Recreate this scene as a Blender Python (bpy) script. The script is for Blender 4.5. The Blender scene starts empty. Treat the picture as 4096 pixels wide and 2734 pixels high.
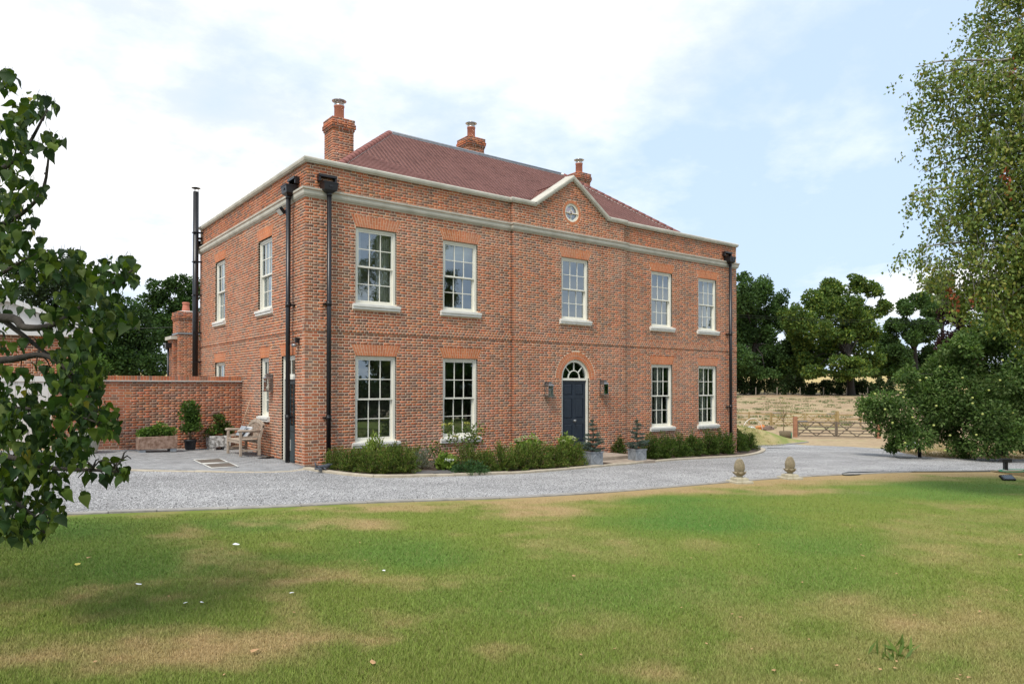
import bpy, math, random
import numpy as np
from mathutils import Vector, Matrix
R = math.radians
scene = bpy.context.scene
COL = scene.collection
# ------------------------------------------------------------------ camera
YAW, PITCH, FPX, PY = 0.65731, 0.0109, 2841.755, 1516.145
CX, CY, CZ = -6.778, -17.301, 1.999
cam = bpy.data.cameras.new('camera'); camo = bpy.data.objects.new('camera', cam); COL.objects.link(camo)
camo.location = (CX, CY, CZ); camo.rotation_euler = (math.pi/2 + PITCH, 0, -YAW)
cam.sensor_width = 36.0; cam.lens = FPX/4096*36; cam.shift_y = (PY - 1367)/4096
cam.clip_start = 0.1; cam.clip_end = 5000
scene.camera = camo
# ------------------------------------------------------------------ sky, sun, exposure
SUN_EL, SUN_DIR = R(54), (-0.88, -0.47)         # horizontal direction towards the sun
world = bpy.data.worlds.new('World'); scene.world = world; world.use_nodes = True
wt = world.node_tree; wn = wt.nodes; wl = wt.links; wn.clear()
def wnode(t, **k):
    n = wn.new(t)
    for a, b in k.items(): setattr(n, a, b)
    return n
out = wnode('ShaderNodeOutputWorld'); bg = wnode('ShaderNodeBackground'); bg.inputs[1].default_value = 0.10
sky = wnode('ShaderNodeTexSky'); sky.sky_type = 'NISHITA'; sky.sun_disc = False
sky.sun_elevation = SUN_EL; sky.sun_rotation = math.atan2(SUN_DIR[0], SUN_DIR[1])
sky.air_density = 1.0; sky.dust_density = 2.2; sky.ozone_density = 1.2
tc = wnode('ShaderNodeTexCoord'); sep = wnode('ShaderNodeSeparateXYZ'); wl.new(tc.outputs['Generated'], sep.inputs[0])
zc = wnode('ShaderNodeMath', operation='MAXIMUM'); zc.inputs[1].default_value = 0.0; wl.new(sep.outputs[2], zc.inputs[0])
za = wnode('ShaderNodeMath', operation='ADD'); za.inputs[1].default_value = 0.22; wl.new(zc.outputs[0], za.inputs[0])
dx = wnode('ShaderNodeMath', operation='DIVIDE'); wl.new(sep.outputs[0], dx.inputs[0]); wl.new(za.outputs[0], dx.inputs[1])
dy = wnode('ShaderNodeMath', operation='DIVIDE'); wl.new(sep.outputs[1], dy.inputs[0]); wl.new(za.outputs[0], dy.inputs[1])
cmb = wnode('ShaderNodeCombineXYZ'); wl.new(dx.outputs[0], cmb.inputs[0]); wl.new(dy.outputs[0], cmb.inputs[1])
cmb.inputs[2].default_value = 1.3
n1 = wnode('ShaderNodeTexNoise'); n1.inputs['Scale'].default_value = 0.62; n1.inputs['Detail'].default_value = 9; n1.inputs['Roughness'].default_value = 0.55; n1.inputs['Distortion'].default_value = 0.35
wl.new(cmb.outputs[0], n1.inputs['Vector'])
cr = wnode('ShaderNodeValToRGB'); cr.color_ramp.elements[0].position = 0.41; cr.color_ramp.elements[1].position = 0.63
n2 = wnode('ShaderNodeTexNoise'); n2.inputs['Scale'].default_value = 2.1; n2.inputs['Detail'].default_value = 7; n2.inputs['Roughness'].default_value = 0.6
wl.new(cmb.outputs[0], n2.inputs['Vector'])
wsp = wnode('ShaderNodeMath', operation='MULTIPLY_ADD'); wsp.inputs[1].default_value = 0.34; wl.new(n2.outputs['Fac'], wsp.inputs[0]); wsb = wnode('ShaderNodeMath', operation='SUBTRACT'); wsb.inputs[1].default_value = 0.17; wl.new(n1.outputs['Fac'], wsb.inputs[0]); wl.new(wsb.outputs[0], wsp.inputs[2]); wl.new(wsp.outputs[0], cr.inputs[0])
cr2 = wnode('ShaderNodeValToRGB'); cr2.color_ramp.elements[0].position = 0.38; cr2.color_ramp.elements[0].color = (8.3, 8.75, 9.7, 1); cr2.color_ramp.elements[1].position = 0.58; cr2.color_ramp.elements[1].color = (11.6, 11.6, 11.6, 1)
wl.new(n2.outputs['Fac'], cr2.inputs[0])
veil = wnode('ShaderNodeMixRGB'); veil.inputs[0].default_value = 0.72; veil.inputs[2].default_value = (7.3, 9.2, 11.8, 1); wl.new(sky.outputs[0], veil.inputs[1])
mixc = wnode('ShaderNodeMixRGB'); wl.new(cr.outputs[0], mixc.inputs[0]); wl.new(veil.outputs[0], mixc.inputs[1]); wl.new(cr2.outputs[0], mixc.inputs[2])
wl.new(mixc.outputs[0], bg.inputs[0]); wl.new(bg.outputs[0], out.inputs[0])
sl = bpy.data.lights.new('sun', 'SUN'); sl.energy = 3.3; sl.angle = R(17); sl.color = (1.0, 0.94, 0.85)
so = bpy.data.objects.new('sun', sl); COL.objects.link(so)
sv = Vector((SUN_DIR[0]*math.cos(SUN_EL), SUN_DIR[1]*math.cos(SUN_EL), math.sin(SUN_EL)))
so.rotation_euler = sv.to_track_quat('Z', 'Y').to_euler(); so.location = (-30, -10, 40)
vs = scene.view_settings; vs.view_transform = 'Standard'; vs.look = 'None'; vs.exposure = 0.18; vs.gamma = 1.0
scene.cycles.max_bounces = 6; scene.cycles.transparent_max_bounces = 12
# ------------------------------------------------------------------ pixels (4096 x 2734) to directions
_s, _c, _sp, _cp = math.sin(YAW), math.cos(YAW), math.sin(PITCH), math.cos(PITCH)
C0 = Vector((CX, CY, CZ)); RV = Vector((_c, -_s, 0)); FV = Vector((_s*_cp, _c*_cp, _sp)); UV = Vector((-_s*_sp, -_c*_sp, _cp)); FH = Vector((_s, _c, 0))
SL = 0.038                                        # the ground falls 3.8 cm per metre towards +x
def ray(u, v): return FV + RV*((u - 2048)/FPX) + UV*((PY - v)/FPX)
def gnd(u, v, dz=0.0):                            # where a pixel meets the sloping ground
    r = ray(u, v); t = (dz - SL*C0.x - C0.z)/(r.z + SL*r.x); return C0 + r*t
def aty(u, v, y): r = ray(u, v); return C0 + r*((y - C0.y)/r.y)
def atx(u, v, x): r = ray(u, v); return C0 + r*((x - C0.x)/r.x)
def atd(u, v, d): r = ray(u, v); return C0 + r*(d/r.dot(FH))
def td(t, d): p = C0 + RV*t + FH*d; return p.x, p.y
PROF = [(45, -1.5), (52, -1.62), (62, -1.38), (90, -0.35), (122, 0.72), (150, 1.6), (250, 6.3), (420, 11.0), (900, 18), (1700, 24)]
def H(x, y):
    z = -SL*max(min(x, 60), -70)
    d = (x - CX)*_s + (y - CY)*_c
    if d > 47:
        zz = PROF[-1][1]
        for (a, za_), (b, zb_) in zip(PROF, PROF[1:]):
            if d < b: zz = za_ + (zb_ - za_)*max(0, (d - a))/(b - a); break
        w = min(1, (d - 47)/9.0); w = w*w*(3 - 2*w); z = z*(1 - w) + zz*w
    return z
# ------------------------------------------------------------------ materials
MATS = {}
def nt(name):
    m = bpy.data.materials.new(name); m.use_nodes = True; MATS[name] = m
    t = m.node_tree; return m, t.nodes, t.links, t.nodes['Principled BSDF']
def N(nodes, t, **k):
    n = nodes.new(t)
    for a, b in k.items():
        if a.startswith('i_'): n.inputs[a[2:].replace('_', ' ')].default_value = b
        else: setattr(n, a, b)
    return n
def rgb(c): return (c[0], c[1], c[2], 1)
def mat(name, c1, c2=None, scale=8.0, rough=0.7, bump=0.0, bscale=None, metal=0.0, detail=6, spec=0.5, lo=0.35, hi=0.65, coords='Object', trans=0):
    m, n, l, b = nt(name)
    b.inputs['Roughness'].default_value = rough; b.inputs['Metallic'].default_value = metal
    b.inputs['Specular IOR Level'].default_value = spec
    if c2 is None and not bump: b.inputs['Base Color'].default_value = rgb(c1); return m
    src = N(n, 'ShaderNodeNewGeometry').outputs['Position'] if coords == 'World' else N(n, 'ShaderNodeTexCoord').outputs[coords]
    nz = N(n, 'ShaderNodeTexNoise', i_Scale=scale, i_Detail=detail, i_Roughness=0.6); l.new(src, nz.inputs['Vector'])
    r = N(n, 'ShaderNodeValToRGB'); r.color_ramp.elements[0].position = lo; r.color_ramp.elements[1].position = hi
    r.color_ramp.elements[0].color = rgb(c1); r.color_ramp.elements[1].color = rgb(c2 or c1)
    l.new(nz.outputs['Fac'], r.inputs[0]); l.new(r.outputs[0], b.inputs['Base Color'])
    if bump:
        nb = N(n, 'ShaderNodeTexNoise', i_Scale=bscale or scale*4, i_Detail=5); l.new(src, nb.inputs['Vector'])
        bp = N(n, 'ShaderNodeBump', i_Strength=bump, i_Distance=0.02); l.new(nb.outputs['Fac'], bp.inputs['Height']); l.new(bp.outputs[0], b.inputs['Normal'])
    return m
def attr_mat(name, rough=0.85, src='col', var=0.25, vscale=30, bump=0.35, bscale=120, spec=0.3, big=0.0, bloom=0.0):
    """colour comes from a per-piece colour attribute (or the object's colour), with grain on top"""
    m, n, l, b = nt(name); b.inputs['Roughness'].default_value = rough; b.inputs['Specular IOR Level'].default_value = spec
    if src == 'object': c = N(n, 'ShaderNodeObjectInfo').outputs['Color']
    else: c = N(n, 'ShaderNodeAttribute', attribute_name=src).outputs['Color']
    g = N(n, 'ShaderNodeNewGeometry')
    nz = N(n, 'ShaderNodeTexNoise', i_Scale=vscale, i_Detail=5, i_Roughness=0.65); l.new(g.outputs['Position'], nz.inputs['Vector'])
    mr = N(n, 'ShaderNodeMapRange'); mr.inputs[1].default_value = 0.25; mr.inputs[2].default_value = 0.75; mr.inputs[3].default_value = 1 - var; mr.inputs[4].default_value = 1 + var
    l.new(nz.outputs['Fac'], mr.inputs[0])
    f = mr.outputs[0]
    if big:
        nb_ = N(n, 'ShaderNodeTexNoise', i_Scale=1.5, i_Detail=6, i_Roughness=0.6); mpv = N(n, 'ShaderNodeMapping'); mpv.inputs['Scale'].default_value = (1, 1, 0.22); l.new(g.outputs['Position'], mpv.inputs[0]); l.new(mpv.outputs[0], nb_.inputs['Vector'])
        mr2 = N(n, 'ShaderNodeMapRange'); mr2.inputs[1].default_value = 0.3; mr2.inputs[2].default_value = 0.7; mr2.inputs[3].default_value = 1 - big; mr2.inputs[4].default_value = 1 + big
        l.new(nb_.outputs['Fac'], mr2.inputs[0]); mm = N(n, 'ShaderNodeMath', operation='MULTIPLY'); l.new(f, mm.inputs[0]); l.new(mr2.outputs[0], mm.inputs[1]); f = mm.outputs[0]
    mx = N(n, 'ShaderNodeVectorMath', operation='SCALE'); l.new(c, mx.inputs[0]); l.new(f, mx.inputs['Scale'])
    fin = mx.outputs[0]
    if bloom:                                    # pale lime bloom washed over new brickwork
        n3 = N(n, 'ShaderNodeTexNoise', i_Scale=0.42, i_Detail=7, i_Roughness=0.7); l.new(g.outputs['Position'], n3.inputs['Vector'])
        r3 = N(n, 'ShaderNodeMapRange'); r3.inputs[1].default_value = 0.50; r3.inputs[2].default_value = 0.72; r3.inputs[3].default_value = 0.0; r3.inputs[4].default_value = bloom; l.new(n3.outputs['Fac'], r3.inputs[0])
        m3 = N(n, 'ShaderNodeMixRGB'); l.new(r3.outputs[0], m3.inputs[0]); l.new(fin, m3.inputs[1]); m3.inputs[2].default_value = (0.50, 0.38, 0.31, 1); fin = m3.outputs[0]
    l.new(fin, b.inputs['Base Color'])
    if bump:
        nb = N(n, 'ShaderNodeTexNoise', i_Scale=bscale, i_Detail=4); l.new(g.outputs['Position'], nb.inputs['Vector'])
        bp = N(n, 'ShaderNodeBump', i_Strength=bump, i_Distance=0.01); l.new(nb.outputs['Fac'], bp.inputs['Height']); l.new(bp.outputs[0], b.inputs['Normal'])
    return m
def leaf_mat(name, rough=0.5, trans=0.3, src='col', tint=(1.15, 1.25, 0.5), spec=0.35):
    m, n, l, b = nt(name); b.inputs['Roughness'].default_value = rough; b.inputs['Specular IOR Level'].default_value = spec
    c = N(n, 'ShaderNodeObjectInfo').outputs['Color'] if src == 'object' else N(n, 'ShaderNodeAttribute', attribute_name=src).outputs['Color']
    l.new(c, b.inputs['Base Color'])
    t = N(n, 'ShaderNodeBsdfTranslucent'); mu = N(n, 'ShaderNodeMixRGB', blend_type='MULTIPLY'); mu.inputs[0].default_value = 1; mu.inputs[2].default_value = rgb(tint)
    l.new(c, mu.inputs[1]); l.new(mu.outputs[0], t.inputs[0])
    mx = N(n, 'ShaderNodeMixShader'); mx.inputs[0].default_value = trans
    l.new(b.outputs[0], mx.inputs[1]); l.new(t.outputs[0], mx.inputs[2]); l.new(mx.outputs[0], n['Material Output'].inputs[0])
    return m
# ------------------------------------------------------------------ objects
def tag(o, label=None, cat=None, group=None, kind=None):
    for k, v in (('label', label), ('category', cat), ('group', group), ('kind', kind)):
        if v: o[k] = v
    return o
def empty(name, loc=(0, 0, 0), rz=0.0, label=None, cat=None, group=None):
    o = bpy.data.objects.new(name, None); COL.objects.link(o); o.location = loc; o.rotation_euler = (0, 0, rz); o.empty_display_size = 0.2
    return tag(o, label, cat, group)
def add(name, mesh, parent=None, loc=None, rot=None, color=None):
    o = bpy.data.objects.new(name, mesh); COL.objects.link(o)
    if parent: o.parent = parent
    if loc is not None: o.location = loc
    if rot is not None: o.rotation_euler = rot
    if color is not None: o.color = rgb(color)
    return o
def copy_tree(o, parent=None):
    c = o.copy(); COL.objects.link(c); c.parent = parent
    for ch in o.children: copy_tree(ch, c)
    return c
def np_mesh(name, V, F, mats, cols=None, smooth=False, mi=None):
    """V (n,3), F (m,k) with k = 3 or 4, cols (n,3) per vertex"""
    V = np.asarray(V, np.float32); F = np.asarray(F, np.int32); m, k = F.shape
    me = bpy.data.meshes.new(name); me.vertices.add(len(V)); me.vertices.foreach_set('co', V.ravel())
    me.loops.add(m*k); me.loops.foreach_set('vertex_index', F.ravel())
    me.polygons.add(m); me.polygons.foreach_set('loop_start', np.arange(0, m*k, k, dtype=np.int32)); me.polygons.foreach_set('loop_total', np.full(m, k, np.int32))
    if smooth: me.polygons.foreach_set('use_smooth', np.ones(m, bool))
    for mt in (mats if isinstance(mats, (list, tuple)) else [mats]): me.materials.append(mt)
    if mi is not None: me.polygons.foreach_set('material_index', np.asarray(mi, np.int32))
    if cols is not None:
        a = me.attributes.new('col', 'FLOAT_COLOR', 'POINT'); c4 = np.ones((len(V), 4), np.float32); c4[:, :3] = cols; a.data.foreach_set('color', c4.ravel())
    me.update(); me.validate(); return me
class MB:
    """collects faces for ONE mesh"""
    def __init__(s): s.v = []; s.f = []; s.sm = []; s.c = []; s.cur = None
    def verts(s, vs):
        i = len(s.v); s.v += [tuple(p) for p in vs]; s.c += [s.cur]*(len(s.v) - i); return i
    def face(s, idx, sm=False): s.f.append(tuple(idx)); s.sm.append(sm)
    def poly(s, pts): i = s.verts(pts); s.face(range(i, i + len(pts)))
    def box(s, x0, x1, y0, y1, z0, z1, M=None):
        p = [(x0, y0, z0), (x1, y0, z0), (x1, y1, z0), (x0, y1, z0), (x0, y0, z1), (x1, y0, z1), (x1, y1, z1), (x0, y1, z1)]
        if M is not None: p = [M @ Vector(q) for q in p]
        i = s.verts(p)
        for q in ((0, 3, 2, 1), (4, 5, 6, 7), (0, 1, 5, 4), (1, 2, 6, 5), (2, 3, 7, 6), (3, 0, 4, 7)): s.face([i + k for k in q])
    def cbox(s, x0, x1, y0, y1, z0, z1, b=0.01, M=None):
        """box with chamfered vertical and top edges"""
        rings = []
        def ring(z, k): return [(x0 + k + b, y0 + k, z), (x1 - k - b, y0 + k, z), (x1 - k, y0 + k + b, z), (x1 - k, y1 - k - b, z), (x1 - k - b, y1 - k, z), (x0 + k + b, y1 - k, z), (x0 + k, y1 - k - b, z), (x0 + k, y0 + k + b, z)]
        rs = [ring(z0, 0), ring(z1 - b, 0), ring(z1, b*0.8)]
        if M is not None: rs = [[M @ Vector(q) for q in r] for r in rs]
        ids = [s.verts(r) for r in rs]
        for a, c in zip(ids, ids[1:]):
            for k in range(8): s.face([a + k, a + (k + 1) % 8, c + (k + 1) % 8, c + k])
        s.face([ids[0] + k for k in range(7, -1, -1)]); s.face([ids[-1] + k for k in range(8)])
    def prism(s, prof, x0, x1, fn):
        """profile points (a, b) extruded from x0 to x1; fn(x, a, b) gives the point"""
        k = len(prof); i = s.verts([fn(x0, a, b) for a, b in prof]); j = s.verts([fn(x1, a, b) for a, b in prof])
        for q in range(k): s.face([i + q, i + (q + 1) % k, j + (q + 1) % k, j + q])
        s.face([i + q for q in range(k - 1, -1, -1)]); s.face([j + q for q in range(k)])
    def tube(s, pts, r, seg=8, cap=True, sm=True):
        pts = [Vector(p) for p in pts]; rr = r if isinstance(r, (list, tuple)) else [r]*len(pts); ids = []
        up = None
        for i, p in enumerate(pts):
            t = (pts[min(i + 1, len(pts) - 1)] - pts[max(i - 1, 0)]).normalized()
            if up is None: up = Vector((0, 0, 1)) if abs(t.z) < 0.9 else Vector((1, 0, 0))
            a = t.cross(up); a = a.normalized() if a.length > 1e-5 else Vector((1, 0, 0)); b = a.cross(t); up = b
            ids.append(s.verts([p + a*(rr[i]*math.cos(2*math.pi*k/seg)) + b*(rr[i]*math.sin(2*math.pi*k/seg)) for k in range(seg)]))
        for a, c in zip(ids, ids[1:]):
            for k in range(seg): s.face([a + k, a + (k + 1) % seg, c + (k + 1) % seg, c + k], sm)
        if cap: s.face([ids[0] + k for k in range(seg - 1, -1, -1)]); s.face([ids[-1] + k for k in range(seg)])
    def lathe(s, prof, c=(0, 0, 0), seg=16, sm=True):
        ids = [s.verts([(c[0] + r*math.cos(2*math.pi*k/seg), c[1] + r*math.sin(2*math.pi*k/seg), c[2] + z) for k in range(seg)]) for r, z in prof]
        for a, b in zip(ids, ids[1:]):
            for k in range(seg): s.face([a + k, a + (k + 1) % seg, b + (k + 1) % seg, b + k], sm)
        s.face([ids[0] + k for k in range(seg - 1, -1, -1)]); s.face([ids[-1] + k for k in range(seg)])
    def mesh(s, name, m, cols=False):
        me = bpy.data.meshes.new(name); me.from_pydata(s.v, [], s.f); me.materials.append(m if not isinstance(m, str) else MATS[m])
        me.polygons.foreach_set('use_smooth', s.sm)
        if cols:
            a = me.attributes.new('col', 'FLOAT_COLOR', 'POINT'); d = np.ones((len(s.v), 4), np.float32); d[:, :3] = [c or (1, 1, 1) for c in s.c]; a.data.foreach_set('color', d.ravel())
        me.update(); return me
    def build(s, name, m, parent=None, cols=False, **k): return add(name, s.mesh(name, m, cols), parent, **k)
def frame(O, U, Nn):
    """matrix for a wall: local x along the wall, local y outwards, local z up"""
    O, U, Nn = Vector(O), Vector(U), Vector(Nn)
    return Matrix(((U.x, Nn.x, 0, O.x), (U.y, Nn.y, 0, O.y), (U.z, Nn.z, 1, O.z), (0, 0, 0, 1)))
# ------------------------------------------------------------------ palette
attr_mat('brick', var=0.22, vscale=34, bump=0.5, bscale=160, big=0.16, bloom=0.26)
attr_mat('brick_single', src='object', var=0.22, vscale=34, bump=0.5, bscale=160, big=0.16, bloom=0.26)
attr_mat('tile', var=0.16, vscale=20, bump=0.2, big=0.12)
attr_mat('tile_single', src='object', var=0.16, vscale=20, bump=0.2, big=0.12)
mat('mortar', (0.61, 0.475, 0.345), (0.71, 0.575, 0.43), scale=6, rough=0.95, bump=0.3, bscale=90, spec=0.1)
mat('mortar_old', (0.40, 0.29, 0.21), (0.56, 0.44, 0.34), scale=5, rough=0.95, bump=0.3, bscale=90, spec=0.1)
mat('stone', (0.42, 0.40, 0.335), (0.54, 0.515, 0.44), scale=2.2, rough=0.85, bump=0.15, bscale=60, spec=0.2)
mat('stone_lite', (0.62, 0.61, 0.56), (0.72, 0.71, 0.66), scale=4, rough=0.85, bump=0.1, bscale=80, spec=0.2)
mat('paint', (0.68, 0.66, 0.57), (0.73, 0.71, 0.62), scale=3, rough=0.42)
mat('door_blue', (0.012, 0.020, 0.034), (0.016, 0.026, 0.042), scale=6, rough=0.38)
mat('door_green', (0.035, 0.052, 0.058), (0.045, 0.064, 0.070), scale=6, rough=0.4)
mat('black_iron', (0.004, 0.004, 0.005), (0.008, 0.008, 0.010), scale=10, rough=0.38, bump=0.05)
mat('lead', (0.16, 0.18, 0.20), (0.25, 0.27, 0.29), scale=6, rough=0.55, bump=0.1)
mat('lead_dark', (0.045, 0.05, 0.06), (0.09, 0.10, 0.115), scale=6, rough=0.55, bump=0.15)
mat('clay', (0.40, 0.135, 0.085), (0.48, 0.18, 0.115), scale=5, rough=0.8, bump=0.1)
mat('steel', (0.55, 0.55, 0.55), rough=0.28, metal=1.0)
mat('wall_inside', (0.42, 0.40, 0.30), (0.46, 0.44, 0.34), scale=2, rough=0.9)
mat('floor_inside', (0.10, 0.075, 0.05), (0.15, 0.11, 0.075), scale=3, rough=0.6)
mat('curtain', (0.62, 0.61, 0.58), (0.70, 0.69, 0.66), scale=8, rough=0.95)
def glass(name, refl, tintc=(1, 1, 1)):
    m, n, l, b = nt(name); n.remove(b)
    fr = N(n, 'ShaderNodeFresnel'); fr.inputs[0].default_value = 1.5
    a = N(n, 'ShaderNodeMath', operation='ADD', use_clamp=True); a.inputs[1].default_value = refl; l.new(fr.outputs[0], a.inputs[0])
    t = N(n, 'ShaderNodeBsdfTransparent'); t.inputs[0].default_value = rgb(tintc); g = N(n, 'ShaderNodeBsdfGlossy'); g.inputs['Roughness'].default_value = 0.015; g.inputs['Color'].default_value = (0.80, 0.92, 1.0, 1)
    nz = N(n, 'ShaderNodeTexNoise', i_Scale=1.7, i_Detail=1); tcn = N(n, 'ShaderNodeNewGeometry'); l.new(tcn.outputs['Position'], nz.inputs['Vector'])
    bp = N(n, 'ShaderNodeBump', i_Strength=0.06, i_Distance=0.02); l.new(nz.outputs['Fac'], bp.inputs['Height']); l.new(bp.outputs[0], g.inputs['Normal'])
    mx = N(n, 'ShaderNodeMixShader'); l.new(a.outputs[0], mx.inputs[0]); l.new(t.outputs[0], mx.inputs[1]); l.new(g.outputs[0], mx.inputs[2]); l.new(mx.outputs[0], n['Material Output'].inputs[0])
    return m
glass('glass', 0.20, (0.82, 0.86, 0.84)); glass('lamp_glass', 0.06, (0.9, 0.9, 0.88))
# ================================================================== GROUND
def cat_rom(pts, n=8):
    P = [Vector(p) for p in pts]; P = [P[0]*2 - P[1]] + P + [P[-1]*2 - P[-2]]; o = []
    for i in range(1, len(P) - 2):
        for k in range(n):
            t = k/n; o.append(0.5*((2*P[i]) + (P[i + 1] - P[i - 1])*t + (2*P[i - 1] - 5*P[i] + 4*P[i + 1] - P[i + 2])*t*t + (3*P[i] - P[i - 1] - 3*P[i + 1] + P[i + 2])*t**3))
    o.append(P[-2]); return o
def sheet(name, pts, dz, m, parent=None, zf=None):
    zf = zf or (lambda x, y: -SL*x); b = MB(); b.poly([(p[0], p[1], zf(p[0], p[1]) + dz) for p in pts]); return b.build(name, m, parent)
def uvw(X, Y, Z):
    dx_, dy_, dz_ = X - CX, Y - CY, Z - CZ; r = dx_*_c - dy_*_s; f = dx_*_s + dy_*_c; f2 = f*_cp + dz_*_sp; u2 = -f*_sp + dz_*_cp
    return 2048 + FPX*r/f2, PY - FPX*u2/f2, f
rng = np.random.default_rng(4)
def vnoise(x, y, s, seed=0):
    g = np.random.default_rng(seed).random((128, 128)); x = np.asarray(x)*s + 1000.3; y = np.asarray(y)*s + 1000.7
    xi, yi = np.floor(x).astype(int), np.floor(y).astype(int); fx, fy = x - xi, y - yi; fx = fx*fx*(3 - 2*fx); fy = fy*fy*(3 - 2*fy); a = lambda i, j: g[i % 128, j % 128]
    return (a(xi, yi)*(1 - fx) + a(xi + 1, yi)*fx)*(1 - fy) + (a(xi, yi + 1)*(1 - fx) + a(xi + 1, yi + 1)*fx)*fy
def fbm(x, y, s, seed=0, o=4): return sum(vnoise(x, y, s*2**k, seed + k)*0.5**k for k in range(o))/sum(0.5**k for k in range(o))
# ---- terrain sheet to the horizon: dry earth and stubble, colour by place
def field_mat():
    m, n, l, b = nt('dry_field'); b.inputs['Roughness'].default_value = 0.95; b.inputs['Specular IOR Level'].default_value = 0.1
    g = N(n, 'ShaderNodeNewGeometry')
    a = N(n, 'ShaderNodeTexNoise', i_Scale=0.16, i_Detail=8, i_Roughness=0.65); c = N(n, 'ShaderNodeTexNoise', i_Scale=2.6, i_Detail=6, i_Roughness=0.7)
    mp = N(n, 'ShaderNodeMapping'); mp.inputs['Rotation'].default_value = (0, 0, YAW); mp.inputs['Scale'].default_value = (0.5, 1.6, 1); l.new(g.outputs['Position'], mp.inputs[0])
    l.new(mp.outputs[0], a.inputs['Vector']); l.new(g.outputs['Position'], c.inputs['Vector'])
    r1 = N(n, 'ShaderNodeValToRGB'); e = r1.color_ramp.elements; e[0].position = 0.40; e[0].color = (0.33, 0.235, 0.15, 1); e[1].position = 0.58; e[1].color = (0.40, 0.31, 0.19, 1)
    q = e.new(0.66); q.color = (0.26, 0.26, 0.12, 1)
    l.new(a.outputs['Fac'], r1.inputs[0])
    r2 = N(n, 'ShaderNodeValToRGB'); r2.color_ramp.elements[0].position = 0.3; r2.color_ramp.elements[0].color = (0.66, 0.64, 0.6, 1); r2.color_ramp.elements[1].position = 0.7; r2.color_ramp.elements[1].color = (1.2, 1.2, 1.2, 1); l.new(c.outputs['Fac'], r2.inputs[0])
    mu = N(n, 'ShaderNodeMixRGB', blend_type='MULTIPLY'); mu.inputs[0].default_value = 1; l.new(r1.outputs[0], mu.inputs[1]); l.new(r2.outputs[0], mu.inputs[2])
    # ripe corn beyond the hedge
    dt = N(n, 'ShaderNodeVectorMath', operation='DOT_PRODUCT'); dt.inputs[1].default_value = (_s, _c, 0); l.new(g.outputs['Position'], dt.inputs[0])
    mr = N(n, 'ShaderNodeMapRange'); off = CX*_s + CY*_c; mr.inputs[1].default_value = 126 + off; mr.inputs[2].default_value = 130 + off; l.new(dt.outputs['Value'], mr.inputs[0])
    mx = N(n, 'ShaderNodeMixRGB'); l.new(mr.outputs[0], mx.inputs[0]); l.new(mu.outputs[0], mx.inputs[1]); mx.inputs[2].default_value = (0.44, 0.34, 0.15, 1)
    l.new(mx.outputs[0], b.inputs['Base Color'])
    bp = N(n, 'ShaderNodeBump', i_Strength=0.6, i_Distance=0.05); l.new(c.outputs['Fac'], bp.inputs['Height']); l.new(bp.outputs[0], b.inputs['Normal']); return m
field_mat()
ts = [-900, -500, -300, -200, -140, -100] + list(range(-80, 81, 4)) + [100, 140, 200, 300, 500, 900]
ds = [-300, -150, -80, -40, -20, -5] + list(range(5, 47, 6)) + list(range(47, 70, 2)) + list(range(72, 130, 5)) + [135, 145, 160, 180, 200, 225, 250, 300, 360, 420, 600, 900, 1300, 1700]
V = []; 
for d in ds:
    for t in ts: x, y = td(t, d); V.append((x, y, H(x, y)))
nT = len(ts); F = [(i*nT + j, i*nT + j + 1, (i + 1)*nT + j + 1, (i + 1)*nT + j) for i in range(len(ds) - 1) for j in range(nT - 1)]
tag(add('ground', np_mesh('ground', V, F, MATS['dry_field'], smooth=True)), kind='structure')
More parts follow.
